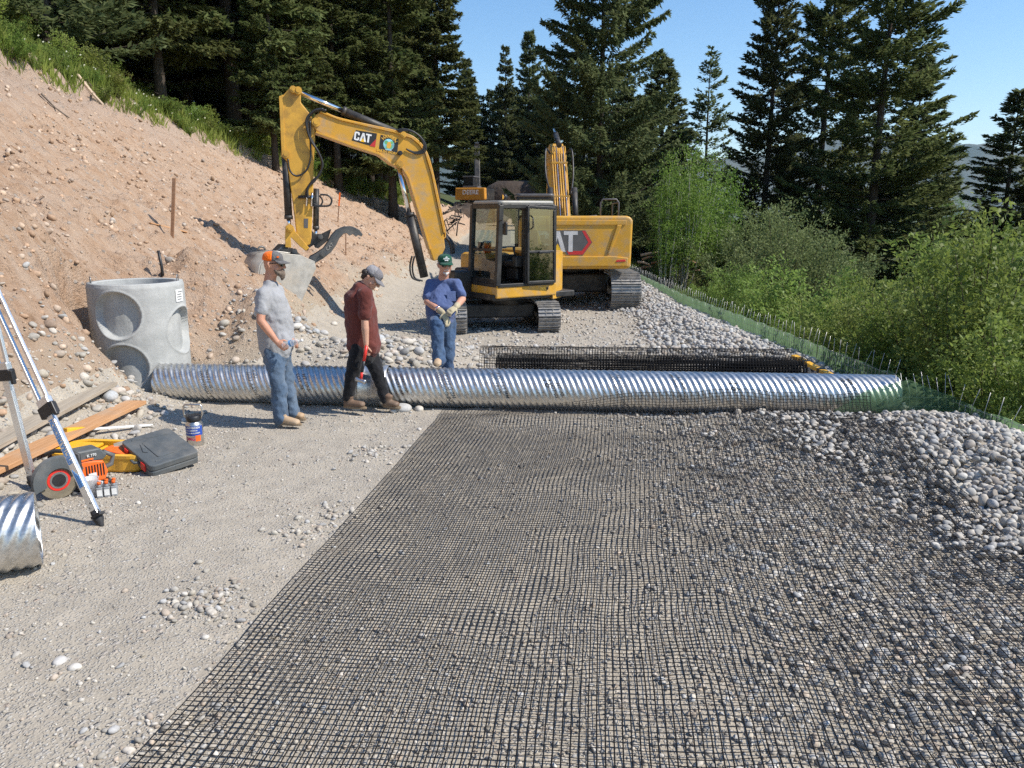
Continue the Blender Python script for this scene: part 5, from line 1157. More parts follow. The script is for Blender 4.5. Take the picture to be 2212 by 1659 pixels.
M_boot1 = paint('tan leather', (.42, .28, .16), .7, dirt=(.42, .36, .28), dirt_amt=.5); M_boot2 = paint('brown leather', (.16, .10, .065), .7, dirt=(.36, .30, .22), dirt_amt=.5); M_sole = paint('boot sole', (.22, .16, .10), .8)
M_hair = paint('dark hair', (.03, .02, .014), .55, bs=120, bump=.5, bd=.01); M_beard = paint('grizzled beard', (.16, .12, .09), .8, 0, .5, 60, .6, 110, .012); M_whiteh = paint('white hair', (.62, .61, .59), .8, 0, .15, 60, .6, 110, .012)
M_lens = paint('sunglass lens', (.006, .006, .007), .08, bump=0); M_glove = cloth_mat('canvas glove', (.42, .36, .24), .15, .9)
M_capg = cloth_mat('charcoal cap cloth', (.13, .125, .125), .1, .9, None, 30); M_capm = cloth_mat('grey cap cloth', (.20, .19, .20), .12, .9, None, 30); M_capl = cloth_mat('pale cap mesh', (.30, .29, .30), .2, .9, None, 40); M_capgr = cloth_mat('green cap cloth', (.012, .075, .045), .1, .9, None, 30); M_capo = cloth_mat('orange cap mesh', (.95, .17, .01), .08, .9, None, 40)
def fuse(mb, name, m, parent, vox=.008, sm=4, disp=0, dsc=.12):
    o = mb.build(name, m, parent); r = o.modifiers.new('fuse', 'REMESH'); r.mode = 'VOXEL'; r.voxel_size = vox; r.use_smooth_shade = True
    s = o.modifiers.new('soften', 'SMOOTH'); s.iterations = sm; s.factor = .5
    if disp:
        tx = bpy.data.textures.get('folds%g' % dsc) or bpy.data.textures.new('folds%g' % dsc, 'CLOUDS'); tx.noise_scale = dsc; tx.noise_depth = 2
        d = o.modifiers.new('folds', 'DISPLACE'); d.texture = tx; d.strength = disp; d.mid_level = .5; d.texture_coords = 'LOCAL'
        t2 = bpy.data.textures.get('creases') or bpy.data.textures.new('creases', 'MARBLE'); t2.noise_scale = .11; t2.turbulence = 9; t2.noise_depth = 1
        d2 = o.modifiers.new('creases', 'DISPLACE'); d2.texture = t2; d2.strength = disp * .38; d2.mid_level = .5; d2.texture_coords = 'LOCAL'
    return o
def hand(mb, wrist, tip_dir, palm_n, thumb_side, curl=.5, s=1.0):
    """palm, four unequal bent fingers, thumb from the palm's side"""
    w = Vector(wrist); f = Vector(tip_dir).normalized(); n = Vector(palm_n); n = (n - f * n.dot(f)).normalized(); t = f.cross(n) * thumb_side
    k = w + f * .085 * s
    mb.capsule([w - f * .01, w + f * .045 * s, k], [(.024 * s, .018 * s), (.036 * s, .016 * s), (.038 * s, .014 * s)], 12, t)
    for i, (o, L) in enumerate(((.030, .070), (.011, .080), (-.009, .074), (-.028, .058))):
        p = k + t * o * s; d = f; q = [p - f * .01]
        for j, fr in enumerate((.45, .32, .25)):
            a = curl * (.55 + .35 * j); d = (f * math.cos(a * (j + 1) * .75) + n * math.sin(a * (j + 1) * .75)).normalized(); p = p + d * L * fr * s; q.append(p)
        mb.capsule(q, [.0095 * s, .009 * s, .0085 * s, .0075 * s], 8)
    b = w + f * .025 * s + t * .030 * s; d1 = (f * .65 + t * .65 + n * .35).normalized(); d2 = (f * .8 + t * .15 + n * (.35 + .4 * curl)).normalized()
    mb.capsule([b - t * .01, b + d1 * .036 * s, b + d1 * .036 * s + d2 * .032 * s], [.013 * s, .0115 * s, .009 * s], 8)
def head_frame(c, fwd, up=(0, 0, 1)):
    f = Vector(fwd).normalized(); u = Vector(up); u = (u - f * u.dot(f)).normalized(); l = u.cross(f)
    M = Matrix((f, l, u)).transposed().to_4x4(); M.translation = c; return M
def head_shape(mb, M, s=1.0):
    """local x forward, y left, z up; about .23 tall, origin at the ear level"""
    rings = [(-.115, .045, .052, .030), (-.105, .062, .058, .024), (-.085, .074, .062, .020), (-.055, .088, .068, .012), (-.02, .094, .073, .004), (.02, .097, .076, .0), (.06, .094, .075, -.004), (.09, .078, .064, -.006), (.112, .045, .038, -.006)]
    pts = [M @ Vector((x * s, 0, z * s)) for z, a, b, x in rings]; mb.tube(pts, [(a * s, b * s) for z, a, b, x in rings], 20, ref=M.to_3x3() @ Vector((1, 0, 0)))
    T = lambda x, y, z: M @ Vector((x * s, y * s, z * s))
    mb.capsule([T(.090, 0, .025), T(.108, 0, -.005), T(.122, 0, -.025)], [.011 * s, .014 * s, .016 * s], 10); mb.capsule([T(.100, -.017, -.030), T(.100, .017, -.030)], .011 * s, 8)
    mb.capsule([T(.084, -.035, .033), T(.094, 0, .034), T(.084, .035, .033)], .013 * s, 8)                     # brow
    mb.capsule([T(.088, -.02, -.060), T(.097, 0, -.060), T(.088, .02, -.060)], .0095 * s, 8); mb.capsule([T(.087, -.018, -.072), T(.094, 0, -.073), T(.087, .018, -.072)], .010 * s, 8)  # lips
    mb.capsule([T(.075, -.016, -.103), T(.082, 0, -.105), T(.075, .016, -.103)], .017 * s, 8)                     # chin
    for y in (-1, 1):
        mb.capsule([T(-.006, y * .078, .022), T(-.016, y * .087, .006), T(-.008, y * .080, -.026)], [(.020 * s, .009 * s), (.018 * s, .009 * s), (.010 * s, .008 * s)], 10)
        mb.capsule([T(.066, y * .045, -.02), T(.05, y * .055, -.045)], .020 * s, 8)
def eyes(M, parent, s=1.0):
    for y in (-1, 1):
        c = M @ Vector((.083 * s, y * .033 * s, .010 * s)); MB().capsule([c, c + (M.to_3x3() @ Vector((.001, 0, 0)))], .011 * s, 8).build('eye', M_white, parent)
def glasses(M, parent, s=1.0):
    g = MB()
    for y in (-1, 1):
        P = [(.106, y * .006, .026), (.100, y * .060, .028), (.098, y * .064, .006), (.100, y * .045, -.016), (.107, y * .018, -.014)]
        V = [M @ Vector((a * s, b * s, c * s)) for a, b, c in P] + [M @ Vector(((a + .007) * s, b * s, c * s)) for a, b, c in P]
        g.add(V, [(0, 1, 2, 3, 4), (9, 8, 7, 6, 5)] + [(i, (i + 1) % 5, 5 + (i + 1) % 5, 5 + i) for i in range(5)])
        g.tube([M @ Vector((.104 * s, y * .062 * s, .020 * s)), M @ Vector((.05 * s, y * .082 * s, .018 * s)), M @ Vector((-.02 * s, y * .086 * s, .014 * s))], .0045 * s, 6)
    g.beam(M @ Vector((.112 * s, -.012 * s, .022 * s)), M @ Vector((.112 * s, .012 * s, .022 * s)), .006, .006)
    return g.build('sunglasses', M_lens, parent)
def cap(M, parent, mfront, mback, s=1.0, tilt=0.0, mbrim=None, split=.0):
    g = bpy.data.objects.new('cap', None); COL.objects.link(g); g.parent = parent
    M = M @ Matrix.Rotation(tilt, 4, 'Y'); n = 28; prof = [(1.03, .038), (1.05, .055), (1.02, .078), (.92, .100), (.70, .118), (.40, .127), (.08, .130)]
    def ring(r, z, off=0): return [(M @ Vector(((.098 * r * math.cos(a) - .004) * s, .083 * r * math.sin(a) * s, z * s))) for a in np.linspace(0, 2 * math.pi, n + 1)[:-1]]
    V = [p for r, z in prof for p in ring(r, z)]; fr, bk = [], []
    for i in range(len(prof) - 1):
        for j in range(n):
            a = 2 * math.pi * (j + .5) / n; (fr if math.cos(a) > split else bk).append((i * n + j, i * n + (j + 1) % n, (i + 1) * n + (j + 1) % n, (i + 1) * n + j))
    top = tuple(range((len(prof) - 1) * n, len(prof) * n)); bk.append(top)
    for nm, F, m in (('front_panel', fr, mfront), ('mesh_back', bk, mback)):
        mb = MB(); mb.add(V, F, 0, True); o = mb.build(nm, m, g); o.modifiers.new('thick', 'SOLIDIFY').thickness = .004
    nb = 11; V = []
    for k in range(nb):
        a = R(-62 + 124 * k / (nb - 1))
        for q, ext in ((0, 0), (.5, .5), (1, 1)):
            x = .100 * math.cos(a) + .078 * ext * math.cos(a * .75); y = .086 * math.sin(a) * (1 + .10 * ext); V.append(M @ Vector(((x - .004) * s, y * s, (.046 - .020 * ext - .016 * (abs(math.sin(a)) ** 2) * ext) * s)))
    F = [(k * 3 + q, k * 3 + q + 1, (k + 1) * 3 + q + 1, (k + 1) * 3 + q) for k in range(nb - 1) for q in range(2)]
    mb = MB(); mb.add(V, F, 0, True); o = mb.build('brim', mbrim or mfront, g); o.modifiers.new('thick', 'SOLIDIFY').thickness = .005
    MB().capsule([M @ Vector((-.004 * s, 0, .129 * s)), M @ Vector((-.004 * s, 0, .133 * s))], .008 * s, 8).build('button', mbrim or mfront, g)
    return g, M
def shoe(parent, heel, toe, ankle, mu, high=.07):
    h, t_, a = Vector(heel), Vector(toe), Vector(ankle); d = (t_ - h); d.z = 0; d.normalize(); L = (t_ - h).length; sd = Vector((0, 0, 1)).cross(d)
    mb = MB(); z = Vector((0, 0, 1))
    mb.capsule([h + d * .045 + z * .045, h + d * L * .45 + z * .048, t_ - d * .055 + z * .036], [(.040, .040), (.046, .045), (.048, .034)], 14, z * 1.0 if 0 else sd)
    mb.capsule([h + d * .055 + z * .05, h + d * .075 + z * (.05 + high), a.lerp(h + d * .07 + z * (.08 + high), .5)], [(.042, .05), (.045, .056), (.044, .05)], 14, sd)
    o = fuse(mb, 'boot', mu, parent, .008, 3)
    so_ = []
    for k in range(20):
        u = 2 * math.pi * k / 20; cu, su = math.cos(u), math.sin(u); so_.append(h + d * (L / 2 + cu * L * .505) + sd * (su * (.043 + .006 * cu)))
    V = [p + z * zz for zz in (.0, .024) for p in so_]
    MB().add(V, [tuple(range(19, -1, -1)), tuple(range(20, 40))] + [(k, (k + 1) % 20, 20 + (k + 1) % 20, 20 + k) for k in range(20)]).build('sole', M_sole, o, .004); return o
def lerp3(a, b, t): return Vector(a).lerp(Vector(b), t)
# ---------------------------------------------------------------- first person: orange cap, grey shirt
Y1_ = 7.95
def J1(px, py, dy=0.0): return at(px, py, Y1_ + dy)
p1 = thing('person', 'bearded man in orange-backed cap, grey t-shirt and jeans watching with a bottle', 'person')
M1 = head_frame(J1(590, 571), (1, -.10, -.03)); sh_n, sh_f = J1(568, 633, -.17), J1(597, 626, .17); el_n, wr_n = J1(563, 693, -.27), J1(597, 737, -.24)
el_f, wr_f = J1(606, 690, .25), J1(630, 733, .05)
b = MB(); head_shape(b, M1, 1.0); b.capsule([J1(587, 585), J1(583, 606), J1(583, 625)], [.060, .060, .055], 14)
b.capsule([J1(585, 640), J1(590, 690), J1(596, 745)], [(.09, .12), (.10, .11), (.10, .11)], 16, (1, 0, 0))
for s_, e_, w_ in ((sh_n, el_n, wr_n), (sh_f, el_f, wr_f)):
    b.capsule([s_, lerp3(s_, e_, .5), e_], [.042, .047, .042], 12); b.capsule([e_, lerp3(e_, w_, .3), w_], [.042, .043, .029], 12)
for hp, kn_, an in ((J1(588, 755, -.09), J1(602, 832, -.1), J1(605, 905, -.1)), (J1(608, 755, .09), J1(622, 830, .08), J1(633, 898, .1))): b.capsule([hp, kn_, an], [.075, .055, .04], 12)
hand(b, wr_n, J1(613, 750, -.25) - wr_n, (.35, .55, -.35), 1, .95); hand(b, wr_f, J1(642, 742, .0) - wr_f, (-.2, -.5, -.3), -1, .8)
fuse(b, 'body', M_skin1, p1, .0058, 3)
t_ = MB(); t_.capsule([J1(584, 618), J1(583, 640), J1(590, 672), J1(594, 705), J1(597, 735), J1(597, 752)], [(.075, .11), (.145, .17), (.17, .185), (.185, .185), (.185, .18), (.172, .172)], 22, (1, 0, -.05))
for s_, e_ in ((sh_n, el_n), (sh_f, el_f)): t_.capsule([s_ + Vector((0, 0, -.01)), lerp3(s_, e_, .35), lerp3(s_, e_, .64)], [(.070, .066), (.068, .066), (.070, .068)], 14)
t_.capsule([sh_n, J1(583, 620), sh_f], [.055, .066, .055], 14)
fuse(t_, 't_shirt', M_greytee, p1, .011, 4, .030, .13)
j = MB()
for hp, kn_, an in ((J1(589, 755, -.085), J1(602, 832, -.1), J1(606, 902, -.1)), (J1(606, 755, .085), J1(621, 828, .08), J1(632, 892, .1))): j.capsule([hp, lerp3(hp, kn_, .5), kn_, lerp3(kn_, an, .5), an], [(.102, .098), (.092, .092), (.080, .080), (.078, .077), (.084, .080)], 16)
j.capsule([J1(597, 742), J1(597, 768)], [(.150, .155), (.145, .155)], 18, (1, 0, 0)); fuse(j, 'jeans', M_jeans1, p1, .010, 4, .030, .09)
shoe(p1, J1(596, 916, -.1), J1(652, 920, -.16), J1(607, 903, -.1), M_boot1); shoe(p1, J1(622, 905, .12), J1(661, 906, .06), J1(632, 895, .12), M_boot1)
g1, Mc = cap(M1, p1, M_capg, M_capo, 1.03, R(2), None, .12); glasses(M1, p1)
MB().prism([(-.012, -.008), (.014, -.004), (.010, .010), (-.012, .008)], .004, Mc @ Matrix.Translation((.078, -.068, .082)) @ Matrix.Rotation(R(90), 4, 'X') @ Matrix.Rotation(R(45), 4, 'Y')).build('cap_mark', M_capo, g1)
bb = MB(); T = lambda x, y, z: M1 @ Vector((x, y, z))
bb.capsule([T(.045, -.062, -.06), T(.075, -.040, -.085), T(.095, 0, -.095), T(.075, .040, -.085), T(.045, .062, -.06)], [.018, .028, .034, .028, .018], 10); bb.capsule([T(.085, 0, -.09), T(.095, 0, -.125), T(.088, 0, -.152)], [(.030, .034), (.026, .032), (.013, .016)], 12); bb.capsule([T(.10, -.028, -.062), T(.108, 0, -.047), T(.10, .028, -.062)], .010, 8)
fuse(bb, 'beard', M_beard, p1, .006, 2, .012, .02)
# clear bottle in his hand
q0, q1 = J1(612, 746, -.25), J1(660, 733, -.30); wb = thing('water_bottle', 'clear crumpled plastic water bottle held by the man in the orange cap', 'bottle', q0); ax = (q1 - q0); Mw = frame(ax.orthogonal(), ax.cross(ax.orthogonal())); L = ax.length
MB().lathe([(.001, 0), (.030, 0), (.033, .012), (.031, .05), (.033, .06), (.031, .075), (.033, .09), (.030, .13), (.022, .165), (.013, .185), (.013, .205)], 20, Mw, caps=False).build('body', M_clear, wb); MB().lathe([(.015, .205), (.015, .222), (.001, .222)], 14, Mw).build('cap', M_white, wb); MB().lathe([(.0335, .075), (.0335, .098)], 20, Mw, caps=False).build('paper_label', M_skyblue, wb)
# ---------------------------------------------------------------- second person: maroon shirt, head bowed
Y2_ = 8.52
def J2(px, py, dy=0.0): return at(px, py, Y2_ + dy)
p2 = thing('person', 'young man in maroon t-shirt and black trousers looking down, hammer in hand', 'person')
M2 = head_frame(J2(802, 600), (.80, -.16, -.62), (.6, 0, .8)); sh_n, sh_f = J2(789, 636, -.17), J2(790, 632, .17); el_n, wr_n = J2(788, 695, -.22), J2(791, 744, -.24); el_f, wr_f = J2(800, 690, .22), J2(812, 738, .16)
b = MB(); head_shape(b, M2, .98); b.capsule([J2(795, 606), J2(783, 620), J2(776, 636)], [.056, .058, .055], 14)
b.capsule([J2(778, 650), J2(780, 690), J2(784, 745)], [(.09, .11), (.09, .10), (.09, .10)], 16, (1, 0, 0))
for s_, e_, w_ in ((sh_n, el_n, wr_n), (sh_f, el_f, wr_f)): b.capsule([s_, lerp3(s_, e_, .5), e_], [.042, .048, .040], 12); b.capsule([e_, lerp3(e_, w_, .3), w_], [.041, .043, .028], 12)
hand(b, wr_n, J2(789, 768, -.25) - wr_n, (.5, .5, -.1), 1, 1.15); hand(b, wr_f, J2(816, 760, .14) - wr_f, (-.3, -.5, 0), -1, .6)
RL_ = (J2(777, 752, -.08), J2(762, 805, -.10), J2(752, 862, -.10)); FL_ = (J2(793, 752, .08), J2(814, 803, .02), J2(833, 862, .0))
for l in (RL_, FL_): b.capsule(l, [.075, .055, .042], 12)
fuse(b, 'body', M_skin2, p2, .0058, 3)
t_ = MB(); t_.capsule([J2(779, 622), J2(774, 640), J2(778, 668), J2(781, 700), J2(784, 730), J2(786, 747)], [(.08, .12), (.150, .185), (.170, .185), (.175, .175), (.185, .175), (.190, .175)], 22, (1, 0, .05))
for s_, e_ in ((sh_n, el_n), (sh_f, el_f)): t_.capsule([s_, lerp3(s_, e_, .4), lerp3(s_, e_, .72)], [(.082, .072), (.076, .072), (.074, .072)], 14)
t_.capsule([sh_n, J2(780, 628), sh_f], [.065, .075, .065], 14); fuse(t_, 't_shirt', M_maroon, p2, .011, 4, .026, .13)
j = MB()
for hp, kn_, an in (RL_, FL_): j.capsule([hp, lerp3(hp, kn_, .5), kn_, lerp3(kn_, an, .5), an], [(.108, .11), (.098, .098), (.080, .08), (.068, .07), (.060, .064)], 16)
j.capsule([J2(785, 740), J2(786, 762)], [(.155, .16), (.15, .155)], 18, (1, 0, 0)); fuse(j, 'trousers', M_blackp, p2, .010, 4, .022, .08)
shoe(p2, J2(742, 880, -.1), J2(792, 881, -.18), J2(752, 862, -.1), M_boot2, .09); shoe(p2, J2(827, 879, .0), J2(866, 881, -.08), J2(834, 862, .0), M_boot2, .09)
g2, Mc2 = cap(M2, p2, M_capm, M_capl, 1.02, R(4), None, .2)
MB().prism([(-.02, -.014), (.02, -.014), (.02, .014), (-.02, .014)], .004, Mc2 @ Matrix.Translation((.092, 0, .085)) @ Matrix.Rotation(R(62), 4, 'Y') @ Matrix.Rotation(R(90), 4, 'Z')).build('cap_patch', M_dk, g2)
h = MB(); T = lambda x, y, z: M2 @ Vector((x * .98, y * .98, z * .98))
h.capsule([T(-.075, -.045, .02), T(-.088, 0, .01), T(-.075, .045, .02)], [(.035, .045), (.035, .05), (.035, .045)], 12); h.capsule([T(-.065, -.04, -.035), T(-.074, 0, -.045), T(-.065, .04, -.035)], .032, 12)
for y in (-1, 1): h.capsule([T(.012, y * .076, .03), T(-.03, y * .074, .02), T(-.06, y * .055, -.01)], [.014, .020, .026], 10)
fuse(h, 'hair', M_hair, p2, .006, 2, .010, .015); eyes(M2, p2)
br = MB()
for y in (-1, 1): br.capsule([T(.092, y * .018, .034), T(.086, y * .050, .034)], .006, 6)
br.build('eyebrows', M_hair, p2)
hm = thing('sledge_hammer', 'short sledge hammer with a red and black grip hanging from the young man\'s hand', 'hammer'); a, c = J2(790, 757, -.275), J2(779, 822, -.30)
MB().cyl(a + (a - c).normalized() * .05, a.lerp(c, .35), .017, 10).build('red_grip', M_red, hm); MB().cyl(a.lerp(c, .34), a.lerp(c, .72), .016, 10).build('black_grip', M_black, hm); MB().cyl(a.lerp(c, .72), c, .015, 10).build('red_neck', M_red, hm)
hx = Vector((.9, -.25, -.25)).normalized(); mb = MB(); mb.tube([c - hx * .062, c - hx * .055, c - hx * .03, c + hx * .03, c + hx * .055, c + hx * .062], [.022, .029, .024, .024, .029, .022], 8); mb.build('head', paint('bright steel', (.55, .55, .55), .3, .9), hm)
# ---------------------------------------------------------------- third person: green cap, blue shirt, foot on the pipe
Y3p = 9.42
def J3(px, py, dy=0.0): return at(px, py, Y3p + dy)
p3 = thing('person', 'older man in green cap, sunglasses and blue t-shirt resting a boot on the pipe', 'person')
M3 = head_frame(J3(961, 572, -.06), (.28, -.96, -.05)); sh_l, sh_r = J3(930, 614, .02), J3(986, 612, -.02); el_l, wr_l = J3(923, 652, -.10), J3(956, 675, -.34); el_r, wr_r = J3(999, 646, -.12), J3(985, 663, -.34)
b = MB(); head_shape(b, M3, .98); b.capsule([J3(960, 585, .0), J3(958, 602, .02), J3(957, 620, .02)], [.060, .062, .055], 14)
b.capsule([J3(957, 630), J3(955, 660), J3(953, 695)], [(.12, .08), (.12, .08), (.11, .08)], 16, (1, 0, 0))
for s_, e_, w_ in ((sh_l, el_l, wr_l), (sh_r, el_r, wr_r)): b.capsule([s_, lerp3(s_, e_, .5), e_], [.042, .048, .043], 12); b.capsule([e_, lerp3(e_, w_, .3), w_], [.043, .044, .031], 12)
UP = (J3(941, 690, .0), J3(943, 700, -.40), J3(949, 778, -.44)); DN = (J3(966, 694, .02), J3(967, 750, -.03), J3(966, 838, .02))
b.capsule(UP, [.075, .056, .042], 12); b.capsule(DN, [.075, .055, .042], 12); fuse(b, 'body', M_skin3, p3, .0058, 3)
t_ = MB(); t_.capsule([J3(958, 612, .02), J3(957, 626, .02), J3(956, 645, -.02), J3(953, 664, -.06), J3(952, 676, -.05)], [(.10, .075), (.175, .13), (.185, .16), (.195, .185), (.190, .175)], 22, (1, 0, 0))
for s_, e_ in ((sh_l, el_l), (sh_r, el_r)): t_.capsule([s_, lerp3(s_, e_, .45), lerp3(s_, e_, .70)], [(.068, .066), (.070, .068), (.072, .070)], 14)
t_.capsule([sh_l, J3(958, 612, .02), sh_r], [.056, .066, .056], 14); tee = fuse(t_, 't_shirt', M_bluetee, p3, .011, 4, .026, .13)
j = MB()
for hp, kn_, an in (UP, DN): j.capsule([hp, lerp3(hp, kn_, .5), kn_, lerp3(kn_, an, .5), an], [(.112, .112), (.104, .10), (.088, .086), (.078, .078), (.082, .08)], 16)
j.capsule([J3(953, 684), J3(953, 702)], [(.175, .15), (.17, .15)], 18, (1, 0, 0)); fuse(j, 'jeans', M_jeans3, p3, .010, 4, .026, .09)
shoe(p3, J3(951, 779, -.36) + Vector((0, 0, -.02)), J3(942, 795, -.62) + Vector((0, 0, -.0)), J3(949, 780, -.42), M_boot1); fx = J3(966, 845, .0); fz = hz(fx.x, fx.y); shoe(p3, (fx.x, fx.y + .06, fz), (fx.x + .03, fx.y - .22, fz), (fx.x, fx.y, fz + .12), M_boot1)
gl = MB(); hand(gl, wr_l, J3(971, 702, -.40) - wr_l, (-.2, .4, -.6), -1, .35, 1.12); gl.capsule([lerp3(wr_l, el_l, .16), wr_l], [.040, .034], 12); fuse(gl, 'work_glove', M_glove, p3, .006, 2)
gl = MB(); hand(gl, wr_r, J3(972, 672, -.42) - wr_r, (-.1, .5, -.7), 1, .8, 1.12); gl.capsule([lerp3(wr_r, el_r, .2), wr_r], [.040, .034], 12); fuse(gl, 'work_glove', M_glove, p3, .006, 2)
wa = lerp3(wr_l, el_l, .30); d = (wr_l - el_l).normalized(); MB().tube([wa - d * .012, wa + d * .012], .040, 16).build('wrist_watch', M_chrome, p3)
g3, Mc3 = cap(M3, p3, M_capgr, M_capgr, 1.0, R(3), None, 0); glasses(M3, p3, .98)
for k, s_ in enumerate(('POWDER', 'RIVER')): lettering(s_, .017, Mc3 @ Matrix.Translation((.101 - .006 * (1 - k), 0, .086 - .018 * k)) @ Matrix.Rotation(R(90), 4, 'Z') @ Matrix.Rotation(R(74), 4, 'X'), M_dw, g3, .002, .0008)
MB().prism([(-.022, 0), (-.008, .003), (.0, .013), (.008, .004), (.022, .008), (.014, -.002)], .004, Mc3 @ Matrix.Translation((.086, 0, .101)) @ Matrix.Rotation(R(90), 4, 'Z') @ Matrix.Rotation(R(66), 4, 'X')).build('cap_emblem', M_dw, g3)
bb = MB(); T = lambda x, y, z: M3 @ Vector((x * .98, y * .98, z * .98))
bb.capsule([T(.074, -.026, -.088), T(.090, 0, -.100), T(.074, .026, -.088)], [.013, .019, .013], 10); bb.capsule([T(.088, 0, -.098), T(.09, 0, -.114)], [.018, .012], 10); bb.capsule([T(.094, -.026, -.058), T(.104, 0, -.047), T(.094, .026, -.058)], .007, 8); fuse(bb, 'goatee', M_whiteh, p3, .006, 2, .008, .015)
h = MB()
for y in (-1, 1): h.capsule([T(.006, y * .080, .03), T(-.03, y * .078, .0), T(-.05, y * .062, -.03)], [.010, .016, .020], 8)
h.capsule([T(-.07, -.045, -.02), T(-.082, 0, -.025), T(-.07, .045, -.02)], .026, 10); fuse(h, 'hair', M_whiteh, p3, .006, 2, .008, .015)
# pocket sits on the chest of the blue shirt
pp = J3(975, 640, -.158); MB().box((0, 0, 0), (.11, .006, .12), Matrix.Translation(pp) @ Matrix.Rotation(R(18), 4, 'Z') @ Matrix.Rotation(R(-8), 4, 'X')).build('chest_pocket', M_bluetee, p3, .003)
# ================================================================ vegetation
def leaf_mat(name, dark, light, trans=.3, rough=.5, spec=.3, scale=1.6, tip=None):
    t = NT(name); P = t.pos(); f = t.noise(scale, 4, P, .6)
    r = t.n('ObjectInfo').outputs['Random']
    c = t.ramp(f, [(.32, dark), (.68, light)])
    if tip is not None: c = t.mix(t.ramp(t.noise(scale * 3.1, 3, P), [(.55, 0), (.72, .8)]), c, (*tip, 1))
    c = t.n('HueSaturation', {'Color': c, 'Hue': t.math('ADD', .485, t.math('MULTIPLY', r, .03)), 'Value': t.math('ADD', .82, t.math('MULTIPLY', r, .36))}).outputs[0]
    g = t.n('BsdfPrincipled', {'Base Color': c, 'Roughness': rough, 'Specular IOR Level': spec}); tl = t.n('BsdfTranslucent', {'Color': c})
    m = t.n('MixShader', {'Fac': trans, 1: g.outputs[0], 2: tl.outputs[0]}); t.t.links.new(m.outputs[0], t.out.inputs['Surface']); return t.mat
M_fir = leaf_mat('fir needles', (.075, .105, .036), (.18, .20, .075), .45, .7, .10, 1.3, (.185, .175, .075))
M_spruce = leaf_mat('spruce needles', (.078, .108, .048), (.18, .205, .09), .45, .7, .10, 1.5, (.180, .180, .085))
M_willow = leaf_mat('willow leaves', (.130, .195, .036), (.29, .37, .095), .5, .5, .25, 1.1, (.25, .29, .11))
M_olive = leaf_mat('grey willow leaves', (.13, .175, .060), (.24, .29, .12), .42, .6, .2, 1.2)
M_aspen = leaf_mat('aspen leaves', (.12, .20, .035), (.23, .33, .07), .5, .5, .25, 1.4)
M_grass = leaf_mat('slope weeds', (.19, .26, .05), (.32, .37, .09), .5, .7, .1, 1.0, (.36, .34, .14))
M_shrub = leaf_mat('slope shrub leaves', (.14, .22, .045), (.26, .34, .09), .45, .7, .1, 1.3)
M_flower = paint('pale flowers', (.75, .72, .55), .7, bump=0)
def bark(name, a, b):
    t = NT(name); s = t.n('Mapping', {'Vector': t.objc(), 'Scale': (6, 6, 1.2)}).outputs[0]
    return t.pbr(t.ramp(t.noise(4, 5, s, .65), [(.3, a), (.7, b)]), .9, 0, t.bump(t.noise(6, 4, s), .8, .05), .15)
M_bark = bark('conifer bark', (.035, .027, .021), (.115, .095, .078)); M_pale = bark('aspen bark', (.24, .23, .19), (.52, .50, .44)); M_stem = bark('willow stems', (.06, .05, .03), (.17, .14, .09))
def kites(B, D, S, wid, fold=0.0):
    """leaf or spray cards: base B, full vector D, side vector S"""
    n = len(B); V = np.empty((n, 4, 3)); V[:, 0] = B; V[:, 1] = B + D * .45 + S * wid; V[:, 2] = B + D; V[:, 3] = B + D * .45 - S * wid
    return V.reshape(-1, 3), np.arange(n * 4).reshape(n, 4)
def unit(v): return v / (np.linalg.norm(v, axis=-1, keepdims=True) + 1e-9)
